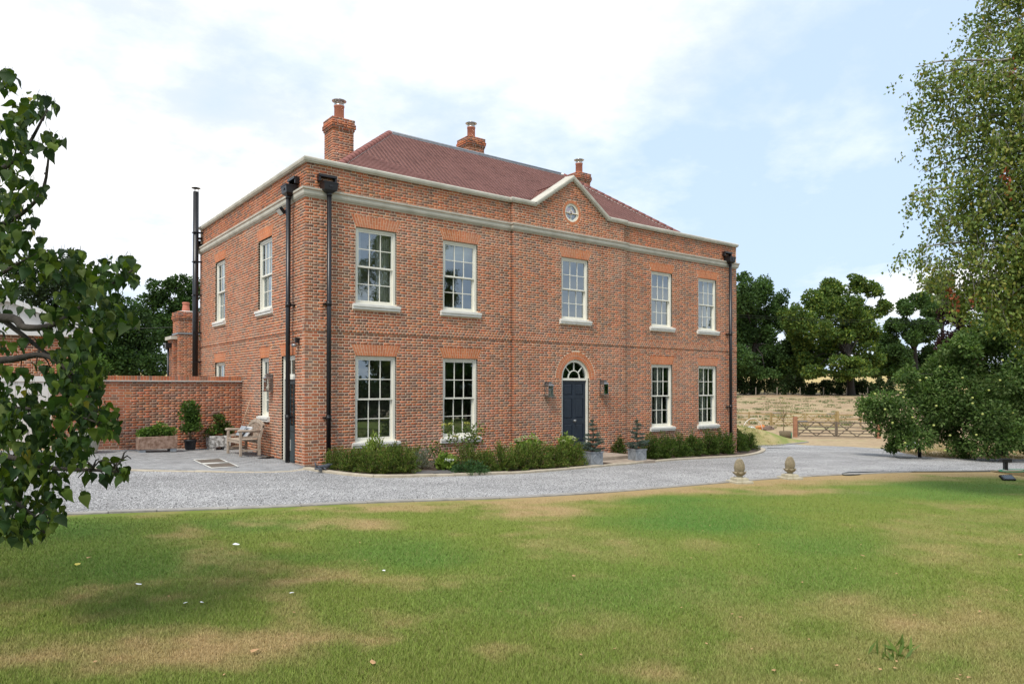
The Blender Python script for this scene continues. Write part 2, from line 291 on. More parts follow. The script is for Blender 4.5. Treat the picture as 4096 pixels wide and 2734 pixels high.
# ---- gravel drive
def gravel_mat():
    m, n, l, b = nt('gravel'); b.inputs['Roughness'].default_value = 0.9; b.inputs['Specular IOR Level'].default_value = 0.2
    g = N(n, 'ShaderNodeNewGeometry'); v = N(n, 'ShaderNodeTexVoronoi', i_Scale=58.0); l.new(g.outputs['Position'], v.inputs['Vector'])
    r = N(n, 'ShaderNodeValToRGB'); e = r.color_ramp.elements; e[0].position = 0.0; e[0].color = (0.12, 0.118, 0.118, 1); e[1].position = 1.0; e[1].color = (0.55, 0.545, 0.535, 1); q = e.new(0.45); q.color = (0.31, 0.305, 0.298, 1)
    sp = N(n, 'ShaderNodeSeparateXYZ'); l.new(v.outputs['Color'], sp.inputs[0]); l.new(sp.outputs[0], r.inputs[0])
    nz = N(n, 'ShaderNodeTexNoise', i_Scale=0.7, i_Detail=6); l.new(g.outputs['Position'], nz.inputs['Vector']); r2 = N(n, 'ShaderNodeMapRange'); r2.inputs[1].default_value = 0.3; r2.inputs[2].default_value = 0.7; r2.inputs[3].default_value = 0.80; r2.inputs[4].default_value = 1.12; l.new(nz.outputs['Fac'], r2.inputs[0])
    mpt = N(n, 'ShaderNodeMapping'); mpt.inputs['Rotation'].default_value = (0, 0, -0.12); mpt.inputs['Scale'].default_value = (0.05, 0.85, 1); l.new(g.outputs['Position'], mpt.inputs[0])
    nt_ = N(n, 'ShaderNodeTexNoise', i_Scale=1.0, i_Detail=4); l.new(mpt.outputs[0], nt_.inputs['Vector']); r4 = N(n, 'ShaderNodeMapRange'); r4.inputs[1].default_value = 0.35; r4.inputs[2].default_value = 0.65; r4.inputs[3].default_value = 0.86; r4.inputs[4].default_value = 1.14; l.new(nt_.outputs['Fac'], r4.inputs[0]); mt_ = N(n, 'ShaderNodeMath', operation='MULTIPLY'); l.new(r2.outputs[0], mt_.inputs[0]); l.new(r4.outputs[0], mt_.inputs[1])
    sc_ = N(n, 'ShaderNodeVectorMath', operation='SCALE'); l.new(r.outputs[0], sc_.inputs[0]); l.new(mt_.outputs[0], sc_.inputs['Scale']); l.new(sc_.outputs[0], b.inputs['Base Color'])
    bp = N(n, 'ShaderNodeBump', i_Strength=0.9, i_Distance=0.015); bp.invert = True; l.new(v.outputs['Distance'], bp.inputs['Height']); l.new(bp.outputs[0], b.inputs['Normal'])
gravel_mat()
lawn_px = [(0, 2080), (296, 2066), (785, 2048), (1133, 2035), (1395, 2022), (1786, 2008), (2048, 1998), (2397, 1978), (2745, 1949), (2920, 1934), (3129, 1917), (3356, 1904), (3700, 1890), (4096, 1884)]
lp = [gnd(u, v) for u, v in lawn_px]; dl, dr_ = (lp[0] - lp[1]).normalized(), (lp[-1] - lp[-2]).normalized()
lp = [lp[0] + dl*14, lp[0] + dl*5] + lp + [lp[-1] + dr_*6, lp[-1] + dr_*90]
lawn_edge = [Vector((p.x, p.y, 0)) for p in cat_rom(lp, 6)]
far_px = [(4096, 1837), (3900, 1835), (3760, 1831), (3680, 1825), (3620, 1814), (3560, 1796), (3400, 1786), (3225, 1780), (3150, 1774), (3000, 1778)]
fp = [gnd(u, v) for u, v in far_px]; fe = (fp[0] - fp[1]).normalized()
drive = list(lawn_edge) + [fp[0] + fe*95, fp[0] + fe*8] + fp + [Vector((17, 3, 0)), Vector((3, 4, 0)), Vector((-3, 4.5, 0)), Vector((-12, 5, 0)), Vector((-26, 6, 0))]
tag(sheet('gravel_drive', drive, 0.012, 'gravel'), kind='structure')
# loose stones lying on the drive
ns = 70000; u = rng.uniform(-300, 4400, ns); v = 1780 + (2085 - 1780)*rng.random(ns)**0.8
gx_ = []
le_u = np.array([p[0] for p in lawn_px]); le_v = np.array([p[1] for p in lawn_px])
kerb_px = [(1224, 1871), (1318, 1885), (1437, 1898), (1556, 1903), (1714, 1899), (1900, 1894), (2100, 1886), (2300, 1870), (2500, 1853), (2700, 1836), (2900, 1825), (2990, 1818), (3042, 1806), (3052, 1794), (3015, 1786)]
patio_px = [(1224, 1871), (1160, 1882), (1100, 1886), (1000, 1887), (906, 1886), (777, 1882), (661, 1880), (501, 1875), (350, 1870), (200, 1866), (0, 1860)]
top_u = np.array([p[0] for p in patio_px[::-1]] + [p[0] for p in kerb_px[1:12]] + [3060, 3225, 3560, 3680, 3900, 4096]); top_v = np.array([p[1] for p in patio_px[::-1]] + [p[1] for p in kerb_px[1:12]] + [1790, 1784, 1798, 1828, 1838, 1840])
ok = (v < np.interp(u, le_u, le_v) - 3) & (v > np.interp(u, top_u, top_v) + 4); u, v = u[ok], v[ok]; P = np.array([tuple(gnd(a, b)) for a, b in zip(u, v)])
n = len(P); q = np.array([(1, 0, 0), (-0.5, 0.87, 0), (-0.5, -0.87, 0), (0.1, 0.05, 0.8)]); ang = rng.uniform(0, 6.28, n); s_ = rng.uniform(0.006, 0.015, n)
ca, sa = np.cos(ang), np.sin(ang); qq = q[None]*(0.6 + 0.8*rng.random((n, 4, 1)))
VV = np.stack([(qq[..., 0]*ca[:, None] - qq[..., 1]*sa[:, None])*s_[:, None] + P[:, :1], (qq[..., 0]*sa[:, None] + qq[..., 1]*ca[:, None])*s_[:, None] + P[:, 1:2], qq[..., 2]*s_[:, None] + P[:, 2:3] + 0.012], -1)
FF = (np.arange(n)[:, None, None]*4 + np.array([(0, 1, 3), (1, 2, 3), (2, 0, 3)])[None]).reshape(-1, 3)
gc = rng.choice(np.array([0.08, 0.15, 0.21, 0.28, 0.38, 0.52]), n)[:, None]*np.array([1.0, 0.99, 0.985])*np.ones((1, 3)); gc = np.repeat(gc, 4, 0)
attr_mat('pebble', var=0.1, bump=0)
tag(add('gravel_stones', np_mesh('gravel_stones', VV.reshape(-1, 3), FF, MATS['pebble'], gc)), kind='stuff', label='loose grey chippings of the gravel drive')
# ---- lawn: a sheet with worn patches and its blades
blobs_dry = [(700, 2620, 560, 110, 1.0), (250, 2660, 330, 80, .8), (1150, 2410, 130, 40, .7), (900, 2240, 260, 45, .6), (760, 2140, 160, 40, .6), (1330, 2090, 380, 30, .8), (2150, 2040, 330, 40, .9), (1900, 2030, 700, 22, .9), (2900, 1965, 700, 18, .85), (2450, 2170, 80, 25, .5), (1750, 2300, 260, 60, .45), (1500, 2500, 260, 70, .4), (3800, 2210, 320, 80, .35), (3700, 2500, 200, 50, .3), (2800, 2110, 160, 40, .35), (2300, 2480, 260, 60, .35), (3400, 2420, 300, 60, .25), (3250, 1930, 300, 14, .7), (2620, 2680, 160, 40, .3), (3920, 2440, 240, 70, .3)]
blobs_green = [(2500, 2350, 700, 120, .35), (3300, 2330, 500, 110, .3), (2750, 2070, 430, 90, .9), (2600, 2000, 260, 30, .8), (1600, 2210, 330, 70, .7), (450, 2300, 500, 180, .6), (300, 2120, 330, 60, .6), (3300, 2180, 350, 60, .5), (3750, 1960, 420, 45, .6), (1000, 2100, 300, 25, .5), (1250, 2230, 300, 25, .5)]
def lawn_col(X, Y):
    u, v, f = uvw(X, Y, -SL*X + 0.03); d = np.zeros_like(X); g = np.zeros_like(X); infront = f > 2
    wob = (fbm(X, Y, 0.9, 21) - 0.5)*1.5
    for L, A in ((blobs_dry, d), (blobs_green, g)):
        for (bu, bv, ru, rv, s) in L:
            r = np.sqrt(((u - bu)/ru)**2 + ((v - bv)/rv)**2) + wob; A[:] = np.maximum(A, s*np.clip(1.35 - r, 0, 1)*infront)
    n_ = fbm(X, Y, 0.55, 3); n2_ = fbm(X, Y, 3.2, 9, 3); n3_ = fbm(X, Y, 0.22, 40, 3)
    e_ = v - np.interp(u, le_u, le_v); d = np.maximum(d, np.clip(1.25 - e_/30 + wob*.6, 0, 1)*0.95*np.clip((u - 1000)/500, 0.25, 1)*infront)
    dry = np.clip(d*1.15 + (n_ - 0.5)*np.where(u < 2200, 1.9, 1.1) + (n2_ - 0.5)*np.where(u < 2200, 1.7, 0.8) + (n3_ - .5)*0.8 + 0.06 - g*0.85, 0, 1); lush = np.clip(g + (n3_ - 0.5)*0.8, 0, 1)
    green = np.array([0.210, 0.266, 0.050]); lushc = np.array([0.108, 0.232, 0.042]); straw = np.array([0.46, 0.335, 0.160])
    c = green*(1 - lush[:, None]) + lushc*lush[:, None]; return c*(1 - dry[:, None]) + straw*dry[:, None], dry
attr_mat('grass_blade', rough=0.6, var=0.15, vscale=60, bump=0, spec=0.25); attr_mat('turf', rough=0.95, var=0.3, vscale=45, bump=0.8, bscale=150, spec=0.1)
le2 = [p for p in lawn_edge]
# sheet as strips from the edge towards the camera and beyond
V = []; nr = 90; tv = [k/nr for k in range(nr + 1)]
dn_ = -FH*34
for p in le2:
    for t in tv: q = Vector((p.x, p.y, 0)) + dn_*(t**1.6); V.append((q.x, q.y, -SL*q.x + 0.028))
m_ = nr + 1; F = [(i*m_ + j, i*m_ + j + 1, (i + 1)*m_ + j + 1, (i + 1)*m_ + j) for i in range(len(le2) - 1) for j in range(nr)]
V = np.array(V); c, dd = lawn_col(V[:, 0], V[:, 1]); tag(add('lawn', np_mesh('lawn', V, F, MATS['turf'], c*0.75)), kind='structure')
nb = 1150000; u = np.concatenate([rng.uniform(-500, 4600, 830000), rng.uniform(-1600, -500, 120000), rng.uniform(4600, 6800, 200000)]); v = 1880 + (2850 - 1880)*rng.random(nb)**0.92; ev = np.interp(u, le_u, le_v); ev = np.where(u < 0, 2080 + (0 - u)*0.045, ev); ok = v > ev + 5; u, v = u[ok], v[ok]
dirs = np.array(FV)[None] + np.array(RV)[None]*((u - 2048)/FPX)[:, None] + np.array(UV)[None]*((PY - v)/FPX)[:, None]
t = (-SL*CX - CZ + 0.03)/(dirs[:, 2] + SL*dirs[:, 0]); P = np.array([CX, CY, CZ])[None] + dirs*t[:, None]; n = len(P)
cc, dry = lawn_col(P[:, 0], P[:, 1]); dep = np.maximum(3, uvw(P[:, 0], P[:, 1], P[:, 2])[2])
hgt = rng.uniform(0.012, 0.032, n)*(1 - 0.35*dry)*(0.8 + 0.5*fbm(P[:, 0], P[:, 1], 1.5, 77)); wid = 0.0021*np.sqrt(dep/4.5)*rng.uniform(0.7, 1.3, n); a = rng.uniform(0, 6.28, n); ln = rng.uniform(0.2, 1.0, n)*hgt; la = rng.uniform(0, 6.28, n)
bx_, by_ = np.cos(a)*wid, np.sin(a)*wid
VV = np.stack([P + np.stack([bx_, by_, bx_*0 - 0.004], -1), P - np.stack([bx_, by_, bx_*0 + 0.004], -1), P + np.stack([np.cos(la)*ln, np.sin(la)*ln, hgt], -1)], 1)
k = rng.uniform(0.72, 1.30, (n, 1)); bc = cc*k; alt = rng.random(n) < 0.22; bc[alt] = bc[alt]*0.55 + np.array([0.30, 0.235, 0.11])*0.45
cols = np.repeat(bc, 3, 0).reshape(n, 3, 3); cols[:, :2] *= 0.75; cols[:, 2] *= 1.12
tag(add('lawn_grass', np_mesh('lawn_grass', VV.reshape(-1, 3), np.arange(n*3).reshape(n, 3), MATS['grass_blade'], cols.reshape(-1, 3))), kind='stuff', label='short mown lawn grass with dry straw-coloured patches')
# ---- kerbs: every stone its own piece
mat('kerb_sand', (0.36, 0.31, 0.23), (0.47, 0.41, 0.31), scale=5, rough=0.9, bump=0.5, bscale=40, coords='World'); mat('kerb_grey', (0.24, 0.225, 0.20), (0.33, 0.31, 0.275), scale=4, rough=0.9, bump=0.5, bscale=40, coords='World')
mat('soil', (0.050, 0.034, 0.022), (0.095, 0.064, 0.042), scale=14, rough=0.95, bump=1.0, bscale=60, coords='World')
def kerb(name, path, w, h0, h1, stones, m, zf=None, gap=0.012, seed=1):
    """path: vectors; a bedding strip and stones of uneven length along it"""
    zf = zf or (lambda x, y: -SL*x); q = random.Random(seed); cum = [0]
    for a, b in zip(path, path[1:]): cum.append(cum[-1] + (Vector((b.x, b.y)) - Vector((a.x, a.y))).length)
    def at(s):
        s = min(max(s, 0), cum[-1])
        for i in range(len(cum) - 1):
            if s <= cum[i + 1]: t = (s - cum[i])/max(1e-9, cum[i + 1] - cum[i]); p = path[i].lerp(path[i + 1], t); d = (path[i + 1] - path[i]); d.z = 0; return p, d.normalized()
    b = MB(); ids = []
    for p in range(0, len(path)):
        pt, d = at(cum[p]); s = Vector((-d.y, d.x, 0)); ids.append(b.verts([(pt.x + s.x*k*w*0.42, pt.y + s.y*k*w*0.42, zf(pt.x, pt.y) + h1 - 0.018) for k in (-1, 1)]))
    for i, j in zip(ids, ids[1:]): b.face((i, i + 1, j + 1, j))
    par = tag(b.build(name, 'soil'), kind='structure'); s0 = 0
    while s0 < cum[-1] - 0.1:
        L = q.uniform(*stones); s1 = min(s0 + L, cum[-1]); b = MB(); pts = []
        for s in (s0 + gap/2, (s0 + s1)/2, s1 - gap/2):
            p, d = at(s); sd = Vector((-d.y, d.x, 0)); e = q.uniform(-0.008, 0.008); pts.append([(p + sd*(k*w/2 + e)) for k in (-1, 1)])
        tz = q.uniform(-0.006, 0.008); r = 0.008
        rows = []
        for l_, r_ in pts:
            c_ = (l_ + r_)/2; row = []
            for P_, zz, sh in ((l_, h0, 0), (l_, h1 - r + tz, 0), (l_, h1 + tz, 0.06), (r_, h1 + tz, 0.06), (r_, h1 - r + tz, 0), (r_, h0, 0)):
                X_ = P_.lerp(c_, sh); row.append((X_.x, X_.y, zf(X_.x, X_.y) + zz))
            rows.append(b.verts(row))
        for i, j in zip(rows, rows[1:]):
            for k in range(5): b.face((i + k, i + k + 1, j + k + 1, j + k))
        b.face([rows[0] + k for k in range(6)]); b.face([rows[-1] + k for k in range(5, -1, -1)]); b.build('kerb_stone', m, par); s0 = s1
    return par
kerb('lawn_kerb', [Vector((p.x, p.y, 0)) + FH*0.13 for p in lawn_edge[8:-6]], 0.17, -0.03, 0.046, (0.6, 1.1), 'kerb_grey', seed=3)
bed_path = cat_rom([gnd(u, v, 0.04) for u, v in kerb_px], 5)
kerb('bed_kerb', bed_path, 0.19, -0.03, 0.062, (0.42, 0.85), 'kerb_sand', seed=5)
bp_ = [Vector((p.x, p.y, 0)) for p in bed_path] + [Vector((18.4, 0.3, 0)), Vector((0.1, 0.3, 0))]
tag(sheet('flower_bed', bp_, 0.036, 'soil'), kind='structure')
# ---- patio of grey block pavers
ZP = lambda x, y: -SL*x + 0.02*max(-1.2, y)
def gndp(u, v, dz=0.03):
    p = gnd(u, v, dz)
    for _ in range(6): p = gnd(u, v, dz + 0.02*max(-1.2, p.y))
    return p
mat('patio_bed', (0.16, 0.16, 0.16), (0.22, 0.22, 0.215), scale=8, rough=0.95)
attr_mat('paver', var=0.12, vscale=25, bump=0.3, bscale=150, big=0.06); attr_mat('paver_single', src='object', var=0.12, vscale=25, bump=0.3, bscale=150, big=0.06)
pp = cat_rom([gndp(u, v) for u, v in patio_px], 5); pl = [Vector((p.x, p.y, 0)) for p in pp]; ex = pl[-1] + Vector((-7, 2.5, 0))
poly = pl + [ex, Vector((-14, 7.2, 0)), Vector((-5, 5.2, 0)), Vector((0.0, 5.2, 0)), Vector((0.0, -0.1, 0))]
pt_ = tag(sheet('patio', poly, 0.022, 'patio_bed', zf=ZP), kind='structure')
def inside(x, y, poly):
    c = False; j = len(poly) - 1
    for i in range(len(poly)):
        if (poly[i].y > y) != (poly[j].y > y) and x < (poly[j].x - poly[i].x)*(y - poly[i].y)/(poly[j].y - poly[i].y) + poly[i].x: c = not c
        j = i
    return c
pv = []; q_ = random.Random(8); row = 0; y = -1.2
tray = (gndp(865, 1850), 0.62, 1.25)
while y < 5.15:
    x = -13.5 + (0.10 if row % 2 else 0)
    while x < 0:
        cx_, cy_ = x + 0.10, y + 0.05
        if all(inside(a, b, poly) for a, b in ((x, y), (x + .2, y), (x + .2, y + .1), (x, y + .1))): k = q_.uniform(0.78, 1.15); pv.append((x, y, (0.275*k, 0.275*k, 0.272*k)))
        x += 0.204
    y += 0.104; row += 1
pv.sort(key=lambda p: (Vector((p[0], p[1], 0)) - C0).length)
b = MB(); b.cbox(0, 0.198, 0, 0.098, -0.02, 0.0, b=0.006); pm_ = b.mesh('paver', 'paver_single')
for x, y, c in pv[:300]: o = add('paver', pm_, pt_, loc=(x, y, ZP(x, y) + 0.034), color=c); o.rotation_euler = (0.02, SL, 0)
rest = pv[300:]; n = len(rest)
if n:
    V8 = np.array([(0, 0, -.02), (.198, 0, -.02), (.198, .098, -.02), (0, .098, -.02), (.005, .005, 0), (.193, .005, 0), (.193, .093, 0), (.005, .093, 0)]); V_ = V8[None] + np.array([(x, y, ZP(x, y) + 0.034) for x, y, c in rest])[:, None]
    V_[:, :, 2] += -SL*V8[None, :, 0] + 0.02*V8[None, :, 1]
    F = np.array([(4, 5, 6, 7), (0, 1, 5, 4), (1, 2, 6, 5), (2, 3, 7, 6), (3, 0, 4, 7)]); o = add('paving', np_mesh('paving', V_.reshape(-1, 3), (np.arange(n)[:, None, None]*8 + F[None]).reshape(-1, 4), MATS['paver'], np.repeat(np.array([c for _, _, c in rest]), 8, 0)), pt_); o['kind'] = 'stuff'
kerb('patio_kerb', [Vector((p.x, p.y, 0)) + Vector((0.02, -0.08, 0)) for p in pp], 0.16, -0.05, 0.040, (0.6, 1.0), 'kerb_sand', zf=ZP, seed=9)
# ---- grass bank beside the far end of the house
def bank():
    e = [gnd(u, v) for u, v in ((3008, 1784), (3060, 1783), (3110, 1781), (3160, 1776), (3200, 1772), (3230, 1768))]; rows = []; nr_ = 14; nc_ = 24
    cr_ = cat_rom(e, 5); V = []
    crest = cat_rom([atd(2930, 1702, 37.0), atd(2990, 1707, 37.8), atd(3060, 1722, 38.8), atd(3140, 1748, 40.6), atd(3230, 1764, 43.0)], 6)
    for i in range(nc_ + 1):
        s = i/nc_; p = cr_[int(s*(len(cr_) - 1))]; top = crest[int(s*(len(crest) - 1))]
        for j in range(nr_ + 1):
            t = j/nr_; X = p.x + (top.x - p.x)*t; Y = p.y + (top.y - p.y)*t; base = -SL*X + 0.02; w = math.sin(t*math.pi/2)**1.1; V.append((X, Y, base + (max(top.z, base) - base)*w))
        q = top + FH*7; V.append((q.x, q.y, H(q.x, q.y) + 0.03))
    m = nr_ + 2; F = [(i*m + j, i*m + j + 1, (i + 1)*m + j + 1, (i + 1)*m + j) for i in range(nc_) for j in range(nr_ + 1)]; return np.array(V), F, cr_
Vb, Fb, bank_edge = bank(); nzb = fbm(Vb[:, 0], Vb[:, 1], 0.8, 5); wgt = np.clip((nzb - 0.42)*4, 0, 1)[:, None]; cb = np.array([0.22, 0.25, 0.075])*(1 - wgt) + np.array([0.40, 0.32, 0.16])*wgt
tag(add('grass_bank', np_mesh('grass_bank', Vb, Fb, MATS['turf'], cb, smooth=True)), kind='structure')
kerb('bank_kerb', [Vector((p.x, p.y, 0)) for p in bank_edge], 0.16, -0.03, 0.05, (0.6, 1.0), 'kerb_grey', seed=12)
# ================================================================== THE HOUSE
rb = random.Random(11)
REDS = [(0.365, 0.122, 0.055), (0.32, 0.106, 0.049), (0.385, 0.142, 0.066), (0.30, 0.100, 0.048), (0.365, 0.112, 0.051), (0.34, 0.126, 0.063)]
DARKS = [(0.205, 0.096, 0.058), (0.182, 0.092, 0.062), (0.228, 0.106, 0.064), (0.19, 0.100, 0.070), (0.245, 0.104, 0.060)]
def bcol(stretcher, dk=0.42):
    c = rb.choice(DARKS) if rb.random() < (dk if stretcher else dk*0.62) else rb.choice(REDS)
    k = 1.13*rb.uniform(0.90, 1.10); return (c[0]*k, c[1]*k*rb.uniform(0.95, 1.06), c[2]*k*rb.uniform(0.93, 1.08))
class Bricks:
    """every brick as (matrix, a0, a1, z0, z1, n, depth, colour)"""
    def __init__(s): s.L = []
    def wall(s, M, a0, a1, z0, z1, holes=None, n=0.0, phase=0, dk=0.42, headers=None, limit=None, gauge=0.075, thick=0.02):
        k = 0; z = z0
        while z < z1 - 0.03:
            zt = min(z + gauge - 0.0165, z1); zm = (z + zt)/2
            lo, hi = a0, a1
            if limit:
                r = limit(zm)
                if r is None: z += gauge; k += 1; continue
                lo, hi = max(lo, r[0]), min(hi, r[1])
            odd = (k + phase) % 2; hd = bool(headers and headers(zm))
            pos = a0; seq = []
            if hd:
                if odd: seq.append((pos, pos + 0.046)); pos += 0.056
                while pos < a1: seq.append((pos, pos + 0.1025)); pos += 0.1125
            else:
                st = True
                if odd:
                    seq += [(pos, pos + 0.1025), (pos + 0.1125, pos + 0.1585)]; pos += 0.16875
                while pos < a1:
                    w = 0.215 if st else 0.1025; seq.append((pos, pos + w)); pos += w + 0.010; st = not st
            hs = [h for h in (holes(zm) if holes else []) if h]
            for p, q in seq:
                st_ = (q - p) > 0.15
                parts = [(max(p, lo), min(q, hi))]
                for h0, h1 in hs:
                    nx = []
                    for x, y in parts:
                        if y <= h0 or x >= h1: nx.append((x, y)); continue
                        if x < h0: nx.append((x, h0 - 0.004))
                        if y > h1: nx.append((h1 + 0.004, y))
                    parts = nx
                for x, y in parts:
                    if y - x > 0.018: s.L.append((M, x + 0.003, y - 0.003, z, zt, n + (0.014 if hd else 0) + rb.uniform(-0.0015, 0.002), thick, bcol(st_ and not hd, dk), hd))
            z += gauge; k += 1
    def emit(s, parent, singles=300, z_hi=4.2, name='brick'):
        def dist(b):
            p = b[0] @ Vector(((b[1] + b[2])/2, 0, (b[3] + b[4])/2)); return (p - C0).length + (0 if -0.25 < p.z < z_hi else 50) - 0.0*p.z
        L = sorted(s.L, key=dist); one, rest = L[:singles], L[singles:]
        cache = {}
        for M, a0, a1, z0, z1, n, t, c, hd in one:
            key = (round(a1 - a0, 4), round(z1 - z0, 4), t)
            if key not in cache:
                w, h = key[0]/2, key[1]/2; b = MB(); q = 0.003
                i = b.verts([(-w, -t, -h), (w, -t, -h), (w, -t, h), (-w, -t, h), (-w, -q, -h), (w, -q, -h), (w, -q, h), (-w, -q, h), (-w + q, 0, -h + q), (w - q, 0, -h + q), (w - q, 0, h - q), (-w + q, 0, h - q)])
                for k in range(4):
                    k2 = (k + 1) % 4; b.face((i + k, i + k2, i + 4 + k2, i + 4 + k)); b.face((i + 4 + k, i + 4 + k2, i + 8 + k2, i + 8 + k))
                b.face((i + 8, i + 9, i + 10, i + 11)); cache[key] = b.mesh('brick', 'brick_single')
            o = add(name, cache[key], parent, color=c); o.matrix_local = M @ Matrix.Translation(((a0 + a1)/2, n, (z0 + z1)/2))
        if rest: return self_np(rest, parent)
def self_np(rest, parent, name='brickwork', m='brick'):
    nb = len(rest); B = np.zeros((nb, 8, 3)); Cc = np.zeros((nb, 8, 3))
    for i, (M, a0, a1, z0, z1, n, t, c, hd) in enumerate(rest):
        o = np.array(M.translation); U = np.array(M.col[0][:3]); Nn = np.array(M.col[1][:3])
        for k, (a, y, z) in enumerate(((a0, n - t, z0), (a1, n - t, z0), (a1, n - t, z1), (a0, n - t, z1), (a0, n, z0), (a1, n, z0), (a1, n, z1), (a0, n, z1))):
            B[i, k] = o + U*a + Nn*y; B[i, k, 2] += z
        Cc[i] = c
    F = np.array([(0, 1, 5, 4), (1, 2, 6, 5), (2, 3, 7, 6), (3, 0, 4, 7), (4, 5, 6, 7)])
    FF = (np.arange(nb)[:, None, None]*8 + F[None]).reshape(-1, 4)
    o = add(name, np_mesh(name, B.reshape(-1, 3), FF, MATS[m], Cc.reshape(-1, 3)), parent); o['kind'] = 'stuff'; return o
W_, D_ = 18.13, 10.036
house = empty('house', (0, 0, 0), label='large red brick two-storey house with parapet, tiled roof and navy front door', cat='house')
MF = frame((0, 0, 0), (1, 0, 0), (0, -1, 0)); ML = frame((0, 0, 0), (0, 1, 0), (-1, 0, 0))
BL, BR, BY = 6.567, 11.509, 0.10
MBY = frame((0, -BY, 0), (1, 0, 0), (0, -1, 0)); PS = 0.05
MFP = frame((0, PS, 0), (1, 0, 0), (0, -1, 0)); MLP = frame((PS, 0, 0), (0, 1, 0), (-1, 0, 0)); MBP = frame((0, -BY + PS, 0), (1, 0, 0), (0, -1, 0))
GT, GB, UT, UB = 2.83, 0.53, 6.226, 4.19
fr_win = [(1.374, 2.582), (4.08, 5.287), (12.97, 14.13), (15.67, 16.81)]
rects_f = [(a, b, GB, GT) for a, b in fr_win] + [(a, b, UB, UT) for a, b in fr_win]
DX0, DX1, DSP = 8.53, 9.75, 2.29; DCX, DR = (DX0 + DX1)/2, (DX1 - DX0)/2
rects_b = [(8.53, 9.73, UB, UT)]
rects_l = [(2.43, 3.60, UB, UT), (6.92, 8.07, UB, UT), (2.66, 3.36, 1.16, GT), (6.92, 8.07, GB, GT)]
LD0, LD1 = 0.66, 1.64
SILL = 0.135; ARH, ARO = 0.295, 0.13
def hole_fn(rects, extra=None):
    def f(z):
        h = []
        for a, b, z0, z1 in rects:
            if z0 < z < z1: h.append((a, b))
            elif z0 - SILL - 0.01 < z <= z0: h.append((a - 0.10, b + 0.10))
            elif z1 <= z < z1 + ARH: k = ARO*(z - z1)/ARH; h.append((a - k, b + k))
        if extra: h += extra(z)
        return h
    return f
def door_hole(z):
    if z <= DSP: return [(DX0, DX1)] if z > -0.02 else []
    r = DR + 0.275
    return [(DCX - math.sqrt(r*r - (z - DSP)**2), DCX + math.sqrt(r*r - (z - DSP)**2))] if z < DSP + r else []
def ldoor_hole(z):
    if 0.0 < z < GT: return [(LD0, LD1)]
    if GT <= z < GT + ARH: k = ARO*(z - GT)/ARH; return [(LD0 - k, LD1 + k)]
    return []
OCX, OCZ, OCR = 9.03, 7.73, 0.30
hdr = lambda z: 3.43 < z < 3.655
BK = Bricks(); ZB = -0.995; ZC = 6.86
BK.wall(MF, 0, BL, ZB, ZC, hole_fn(rects_f), headers=hdr); BK.wall(MF, BR, W_, ZB, ZC, hole_fn(rects_f), headers=hdr)
BK.wall(MBY, BL, BR, ZB, ZC, hole_fn(rects_b, door_hole), headers=hdr)
BK.wall(ML, 0, D_, ZB + 0.3, ZC, hole_fn(rects_l, ldoor_hole), phase=1, headers=hdr)
MBL = frame((BL, -BY, 0), (0, 1, 0), (-1, 0, 0)); BK.wall(MBL, 0, BY - 0.004, ZB, ZC, phase=1)
# parapets and pediment
PX0, PX1, PAX, PAZ, PZ0 = 7.50, 10.62, 9.05, 8.80, 7.70
BK.wall(MFP, PS, BL, 7.035, 7.70); BK.wall(MFP, BR, W_ - 0.0, 7.035, 7.70); BK.wall(MLP, PS, D_ - PS, 7.035, 7.70, phase=1)
BK.wall(frame((BL, -BY + PS, 0), (0, 1, 0), (-1, 0, 0)), 0, BY - 0.004, 7.035, 7.70, phase=1)
def ped_lim(z):
    if z < PZ0: return (BL, BR)
    k = (z - PZ0)/(PAZ - PZ0)
    return None if k > 0.97 else (PX0 + (PAX - PX0)*k, PX1 + (PAX - PX1)*k)
def oc_hole(z):
    r = 0.415; return [(OCX - math.sqrt(r*r - (z - OCZ)**2), OCX + math.sqrt(r*r - (z - OCZ)**2))] if abs(z - OCZ) < r else []
BK.wall(MBP, BL, BR, 7.035, 8.80, oc_hole, limit=ped_lim)
# reveal bricks of the openings
def jamb(M, a, z0, z1, sgn, depth=0.075):
    O = M @ Vector((a, 0, 0)); U = Vector(M.col[0][:3]); Nn = Vector(M.col[1][:3])
    MJ = frame(O, Nn*-1, U*sgn); k0 = math.ceil((z0 - ZB)/0.075); z = ZB + k0*0.075
    while z < z1 - 0.03:
        BK.L.append((MJ, 0.004, depth, z, min(z + 0.065, z1), 0.0, 0.012, bcol(rb.random() < 0.5), False)); z += 0.075
for M, rs in ((MF, rects_f), (MBY, rects_b + [(DX0, DX1, 0.0, DSP)]), (ML, rects_l + [(LD0, LD1, 0.0, GT)])):
    for a, b, z0, z1 in rs: jamb(M, a, z0, z1, 1); jamb(M, b, z0, z1, -1)
